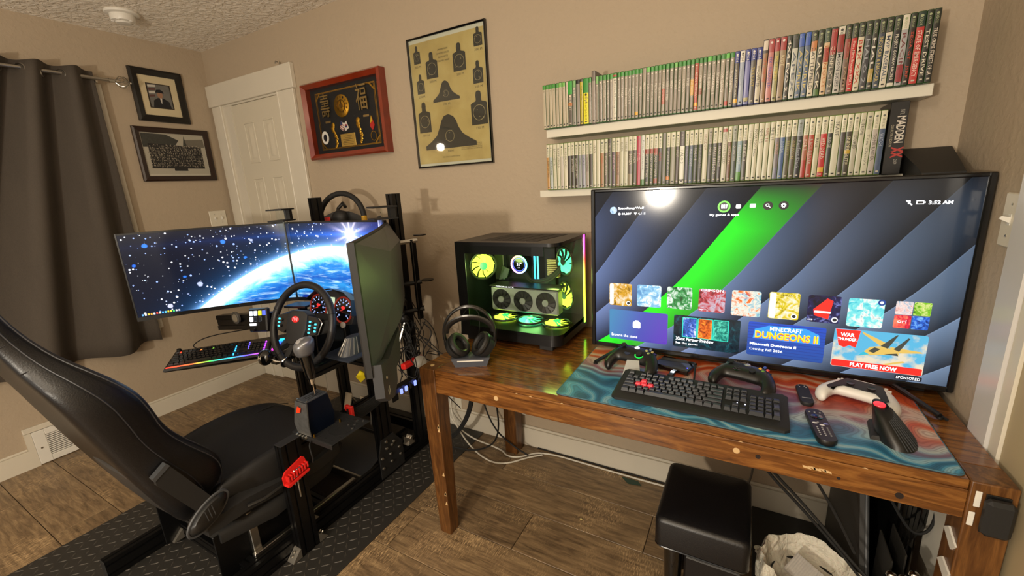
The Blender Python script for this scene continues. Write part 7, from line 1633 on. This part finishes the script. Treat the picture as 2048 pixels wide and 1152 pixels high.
# recliner hardware on the right side
RX_ = SX+.268
rec = obj('recliner_cover', MB().loft([[(RX_+dx, -1.318+R_*cos(a)*1.1+R_*.35*sin(a), .400+R_*sin(a)*.85+R_*.30*cos(a)) for a in [2*pi*k/24 for k in range(24)]] for dx, R_ in ((0, .052), (.022, .055), (.034, .045), (.038, .025))]), m_black, st, smooth=40)
text('recliner_mark', '///', .035, .04, fr3((RX_+.0395, -1.33, .385), (0, 1, .35), (0, -.35, 1)), m_grey, rec)
obj('recliner_ring', MB().tube([(RX_+.020, -1.318+.058*cos(a)*1.1+.058*.35*sin(a), .400+.058*sin(a)*.85+.058*.30*cos(a)) for a in [2*pi*k/30 for k in range(30)]], .005, 6, closed=True), m_grey, rec)
obj('recline_lever', MB().loft([[(RX_+.004, -1.300, .455), (RX_+.020, -1.300, .455), (RX_+.020, -1.345, .425), (RX_+.004, -1.345, .425)], [(RX_+.006, -1.375, .610), (RX_+.022, -1.375, .610), (RX_+.022, -1.425, .585), (RX_+.006, -1.425, .585)], [(RX_+.006, -1.385, .630), (RX_+.024, -1.385, .630), (RX_+.024, -1.425, .600), (RX_+.006, -1.425, .600)]]), m_blackm, st, smooth=30)
obj('lever_cap', MB().loft([[(RX_+.003, -1.383, .628), (RX_+.026, -1.383, .628), (RX_+.026, -1.428, .600), (RX_+.003, -1.428, .600)], [(RX_+.003, -1.391, .640), (RX_+.026, -1.391, .640), (RX_+.026, -1.432, .612), (RX_+.003, -1.432, .612)]]), m_grey, st)
obj('side_trim', MB().loft([[(RX_-.02, y_, z_-.03), (RX_+.016, y_, z_-.03), (RX_+.016, y_, z_+.02), (RX_-.02, y_, z_+.035)] for y_, z_ in ((-1.33, .345), (-1.20, .345), (-1.05, .325), (-.90, .315), (-.80, .33))]), m_blackm, st, smooth=30)
obj('slide_handle', MB().tube([(RX_+.02, -1.20, .335), (RX_+.045, -1.15, .340), (RX_+.045, -1.00, .350)], .007, 8), m_black, st)
obj('buckle', MB().box(SX-.285, SX-.262, -1.30, -1.26, .30, .46, .005), m_rubber, st)
# ------------------------------------------------------------ stool under the table
so = thing('leather_stool', 'black leather cube stool on short legs under the table', 'stool', (-.065, -.54, 0))
def cushion(x0, x1, y0, y1, z0, z1, r, m, nm, par):
    rings = []
    for (z, k) in ((z0, r*.6), (z0+r*.5, 0.0), (z1-r, 0.0), (z1-r*.35, r*.3), (z1, r)):
        P = rrect(x0+k, x1-k, y0+k, y1-k, .022, 5); rings.append([(p[0], p[1], z) for p in P])
    rings.append([(p[0]*.5+(x0+x1)/4, p[1]*.5+(y0+y1)/4, z1+.004) for p in P])
    return obj(nm, MB().loft(rings), m, par, smooth=50)
cushion(-.192, .068, -.706, -.398, .298, .400, .014, m_leather, 'upper_cushion', so)
cushion(-.170, .050, -.680, -.420, .275, .299, .004, m_rubber, 'base_frame', so)
obj('inset_body', MB().box(-.105, .052, -.684, -.416, .035, .2748, .006), m_leather, so)
sm = MB().tube([(p[0], p[1], .300) for p in rrect(-.190, .066, -.704, -.400, .022, 5)], .003, 6, closed=True); obj('piped_seam', sm, m_gloss, so)
for (x_, y_) in ((-.140, -.655), (-.140, -.45)): obj('leg', MB().cyl((x_, y_, 0), (x_, y_, .276), .022, .030, 18), m_gloss, so)
# ------------------------------------------------------------ waste bin
m_bag, b, vec, x, y, z = newmat('crinkled_white_bag')
b.inputs['Base Color'].default_value = (*hexc('c9c2b2'), 1); b.inputs['Roughness'].default_value = .42; b.inputs['Subsurface Weight'].default_value = .1
xbump(b, xnoise(vec, 26, 5, 1.2)+xnoise(vec, 90, 3)*.4, .9, .012)
wb_ = thing('waste_bin', 'waste bin lined with a crinkled white bag beside the stool', 'waste bin', (.215, -.60, 0))
BX, BY = .222, -.585
obj('bin_shell', MB().lathe([(.085, 0), (.088, .004), (.094, .232), (.091, .232), (.085, .01)], (BX, BY, 0), (0, 0, 1), 32), m_blackm, wb_)
rows = []; n = 72
for (r, z, am) in ((.104, .10, 0), (.110, .22, .002), (.109, .268, .003), (.112, .290, .004), (.118, .296, .004), (.124, .285, .005), (.127, .245, .007), (.124, .205, .009)):
    rows.append([(BX+(r+am*sin(9*a+3*sin(2*a)+z*20)+am*.5*sin(23*a))*cos(a), BY+(r+am*sin(9*a+3*sin(2*a)+z*20)+am*.5*sin(23*a))*sin(a), z+.006*sin(5*a+1)+(am*.5)*sin(13*a+2*sin(3*a))) for a in [2*pi*k/n for k in range(n+1)]])
rows = rows[2:]
inner = [[(BX+(r+.005*sin(7*a+z*30))*cos(a), BY+(r+.005*sin(7*a+z*30))*sin(a), z+.004*sin(6*a)) for a in [2*pi*k/n for k in range(n+1)]] for r, z in ((.02, .205), (.075, .215), (.098, .24))]
obj('bin_liner', MB().grid(inner+rows), m_bag, wb_, smooth=60)
obj('liner_knot', MB().loft([[(BX-.125+.012*cos(a)*k, BY+.020+.010*sin(a)*k, .262+.016*t) for a in [2*pi*q/10 for q in range(10)]] for t, k in ((0, .4), (.4, 1), (.8, .7), (1.2, 1.3))]), m_bag, wb_)
fw_ = Matrix.Translation((BX+.005, BY-.015, .262)) @ Matrix.Rotation(rad(-28), 4, 'Z') @ Matrix.Rotation(rad(16), 4, 'Y') @ Matrix.Rotation(rad(14), 4, 'X')
cb2 = thing('pleated_card', 'ribbed grey cardboard sheet thrown in the waste bin', 'cardboard', (BX, BY, .25))
rws = []
for j in range(2):
    rws.append([fw_ @ Vector((-.060+.120*i/40, -.036+.072*j, .0012*(1 if i % 2 else -1))) for i in range(41)])
rws2 = [[fw_ @ Vector((-.060+.120*i/40, -.036+.072*j, .006+.0012*(1 if i % 2 else -1))) for i in range(41)] for j in range(2)]
rt = [[rws[0][i], rws[1][i], rws2[1][i], rws2[0][i]] for i in range(41)]
obj('card_sheet', MB().loft(rt), mat('ribbed_grey_card', 'b8b4ae', .6), cb2, smooth=0)
tag(obj('orange_wrapper', MB().sph((BX-.030, BY-.075, .245), (.026, .018, .010), 10, 6), mat('orange_wrapper', 'c8692a', .4, noise=.5, nscale=90)), 'crumpled orange wrapper in the waste bin in front of the cardboard', 'wrapper')
tag(obj('pink_wrapper', MB().sph((BX+.062, BY-.052, .245), (.020, .016, .012), 10, 6), mat('pink_wrapper', 'c04c58', .4, noise=.5, nscale=90)), 'small pink and green wrapper at the right inside the waste bin', 'wrapper')
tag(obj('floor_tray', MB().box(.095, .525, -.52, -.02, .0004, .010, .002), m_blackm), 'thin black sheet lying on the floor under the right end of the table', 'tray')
# grey upright case and bag of gear
gc = thing('equipment_case', 'tall dark grey flat case with silver edges leaning under the table', 'case', (.37, -.25, .010))
obj('case_panel', MB().loft([[(.330, -.03, .010), (.352, -.03, .010), (.420, -.60, .010), (.398, -.60, .010)], [(.330, -.03, .640), (.352, -.03, .640), (.352, -.34, .600), (.330, -.34, .600)]]) if False else MB().prism([(-.60, .010), (-.03, .010), (-.03, .630), (-.30, .630), (-.60, .12)], (.372, 0, 0), (0, 1, 0), (0, 0, 1), -.022), mat('dark_grey_panel', '2e2d2b', .55), gc)
obj('case_edge', MB().tube([(.3665, -.602, .115), (.3665, -.298, .633)], .005, 8), m_grey, gc); obj('case_edge', MB().tube([(.3665, -.604, .115), (.3665, -.604, .012)], .005, 8), m_grey, gc)
gb = thing('gear_bag', 'black bag of glossy equipment heaped under the right end of the table', 'bag', (.46, -.30, .010))
rings = []
for t, r, z in ((0, .75, .012), (.2, .95, .10), (.4, 1, .25), (.6, .95, .38), (.8, .8, .48), (1, .45, .53)):
    rings.append([(.462+.055*r*cos(a)*(1+.08*sin(5*a+t*9)), -.27+.16*r*sin(a)*(1+.06*sin(7*a+t*5)), z) for a in [2*pi*k/28 for k in range(28)]])
obj('bag_body', MB().loft(rings), m_gloss, gb, smooth=50, sub=1)
for k in range(6): obj('bag_fold', MB().tube([(.430+.012*k, -.425+.01*k, .20+.03*k), (.440+.012*k, -.44+.008*k, .33+.01*k), (.455+.010*k, -.40, .45)], .009, 7, smooth=2), m_gloss, gb)
tp2 = thing('telescopic_poles', 'bundle of black telescopic poles with chrome ends under the table', 'poles', (.455, -.58, .010))
for k in range(4):
    x_, y_ = .384+.021*k, -.625-.012*(k % 2); zt_ = .375+.010*(k % 3)
    obj('pole', MB().tube([(x_, y_+.10, .012), (x_, y_, zt_)], .010, 10), m_gloss, tp2); obj('pole_cap', MB().sph((x_, y_-.002, zt_+.006), (.012, .012, .010), 12, 8), m_chrome, tp2)
    obj('pole_ring', MB().lathe([(.0155, 0), (.0155, .008)], (x_, y_+.006, zt_-.022), (0, -.28, 1), 14), m_chrome if k % 2 else m_black, tp2)
obj('flat_blade', MB().box(.388, .392, -.60, -.48, .012, .40, .001), mat('gunmetal_blade', '3c3b38', .35, metal=.6), tp2); obj('flat_blade', MB().box(.412, .416, -.60, -.48, .012, .43, .001), mat('gunmetal_blade', '3c3b38', .35, metal=.6), tp2)
for k, q in enumerate(([(-.651, .580), (-.672, .598), (-.7175, .580), (-.700, .558)], [(-.653, .492), (-.672, .513), (-.7175, .504), (-.700, .475)])): tag(obj('adhesive_strip', MB().prism(q, (.4528, 0, 0), (0, 1, 0), (0, 0, 1), -.004), m_white), 'white strip on the inner side of the right table leg, %s of the slanted pair' % ('upper' if k == 0 else 'lower'), 'adhesive strip')
tag(obj('white_board', MB().prism([(-.66, .30), (-.40, .30), (-.40, .66), (-.66, .655)], (.505, 0, 0), (0, 1, 0), (0, 0, 1), .010), m_paper), 'white board edge standing behind the right table leg', 'board')
# ------------------------------------------------------------ cables along the back wall
def cable(label, pts, r, m, nm='cable', grp=None): return tag(obj(nm, MB().tube(pts, r, 7, smooth=3), m), label, 'cable', grp)
m_wc = mat('white_cable', 'cfcabc', .45)
cable('white cable lying along the baseboard from the wall outlet to the stool', [(-1.50, -.04, .20), (-1.51, -.07, .10), (-1.35, -.10, .010), (-1.10, -.12, .008), (-1.05, -.16, .006), (-.98, -.14, .005), (-.9, -.04, .005), (-.60, -.045, .005), (-.3, -.05, .005), (-.05, -.035, .005)], .0042, m_wc)
cable('second white cable sagging below the first behind the rear table leg', [(-1.49, -.045, .20), (-1.46, -.08, .09), (-1.30, -.16, .008), (-1.12, -.24, .006), (-1.02, -.22, .006), (-.94, -.12, .006), (-.88, -.07, .006)], .0042, m_wc)
cable('white cable hanging against the wall left of the rear table leg', [(-1.14, -.06, .66), (-1.12, -.03, .40), (-1.09, -.025, .22), (-1.03, -.03, .20), (-.99, -.03, .20)], .0035, m_wc)
cable('black cable looping down from the table behind its front apron', [(-1.10, -.14, .64), (-1.12, -.12, .35), (-1.08, -.16, .10), (-1.20, -.20, .015), (-1.36, -.22, .012)], .0045, m_rubber)
cable('black cable crossing behind the rear left table leg', [(-1.22, -.10, .62), (-1.24, -.10, .35), (-1.15, -.13, .14), (-1.02, -.135, .06), (-.93, -.135, .03)], .0045, m_rubber)
cable('black cable hanging in a curve right of the rear left table leg', [(-.86, -.05, .66), (-.875, -.045, .45), (-.93, -.05, .30), (-1.0, -.035, .24), (-1.04, -.03, .30)], .0050, m_rubber)
cable('thin black wire swagged between the outlet and the table apron', [(-1.56, -.05, .30), (-1.40, -.06, .25), (-1.25, -.07, .24), (-1.12, -.10, .33), (-1.0, -.12, .62)], .0020, m_rubber)
cable('dark cable on the floor against the baseboard right of the table leg', [(-.93, -.022, .004), (-.6, -.024, .004), (-.25, -.026, .004), (.05, -.03, .012)], .0035, m_rubber)
bd_ = thing('cable_bundle', 'thick bundle of black cables dropping from the table to the mat', 'cables', (-1.26, -.16, 0))
for k in range(8):
    o_ = .008*(k % 3)-.008; q_ = .008*(k//3)-.008
    obj('cable', MB().tube([(-1.21+o_, -.16+q_, .66), (-1.22+o_, -.16+q_, .45), (-1.24+o_, -.18+q_, .25), (-1.32+o_, -.22+q_, .10), (-1.43+o_, -.24+q_, .03+.004*k)], .0045, 6, smooth=2), m_rubber, bd_)
cable('first of two black cables swinging from the apron centre towards the right leg', [(.055, -.60, .66), (.09, -.60, .60), (.20, -.58, .48), (.32, -.62, .36), (.42, -.66, .30), (.45, -.68, .26)], .0042, m_rubber)
cable('second black cable beside it, ending lower at the right leg', [(.048, -.58, .66), (.08, -.58, .58), (.20, -.56, .45), (.33, -.60, .33), (.44, -.63, .16)], .0042, m_rubber)
cable('black cable dropping from the apron near its chipped paint', [(.17, -.60, .66), (.20, -.60, .60), (.26, -.60, .50), (.31, -.61, .40)], .0040, m_rubber)
cable('grey cable hanging down beside the right of the stool', [(.045, -.20, .66), (.075, -.15, .45), (.085, -.12, .25), (.06, -.12, .14), (.02, -.14, .10), (-.02, -.15, .06)], .0042, mat('grey_cable', '6e6a64', .5))
cable('black cable coil arching out of the gear bag', [(.40, -.40, .50), (.42, -.45, .46), (.46, -.47, .40), (.50, -.46, .42), (.515, -.42, .50)], .004, m_rubber)
cb3 = thing('leaf_scrap', 'small dark green scrap beside the white cable on the floor', 'scrap', (-.42, -.075, 0)); obj('scrap_piece', MB().prism([(-.46, -.06), (-.42, -.095), (-.36, -.085), (-.38, -.06)], (0, 0, .0005), (1, 0, 0), (0, 1, 0), .002), mat('dark_green_scrap', '16382a', .5), cb3)
tag(obj('crumb', MB().sph((-.545, -.40, .002), (.006, .005, .003), 8, 5), mat('cream_crumb', 'c8b87a', .6)), 'single pale crumb on the wooden floor left of the stool', 'crumb')
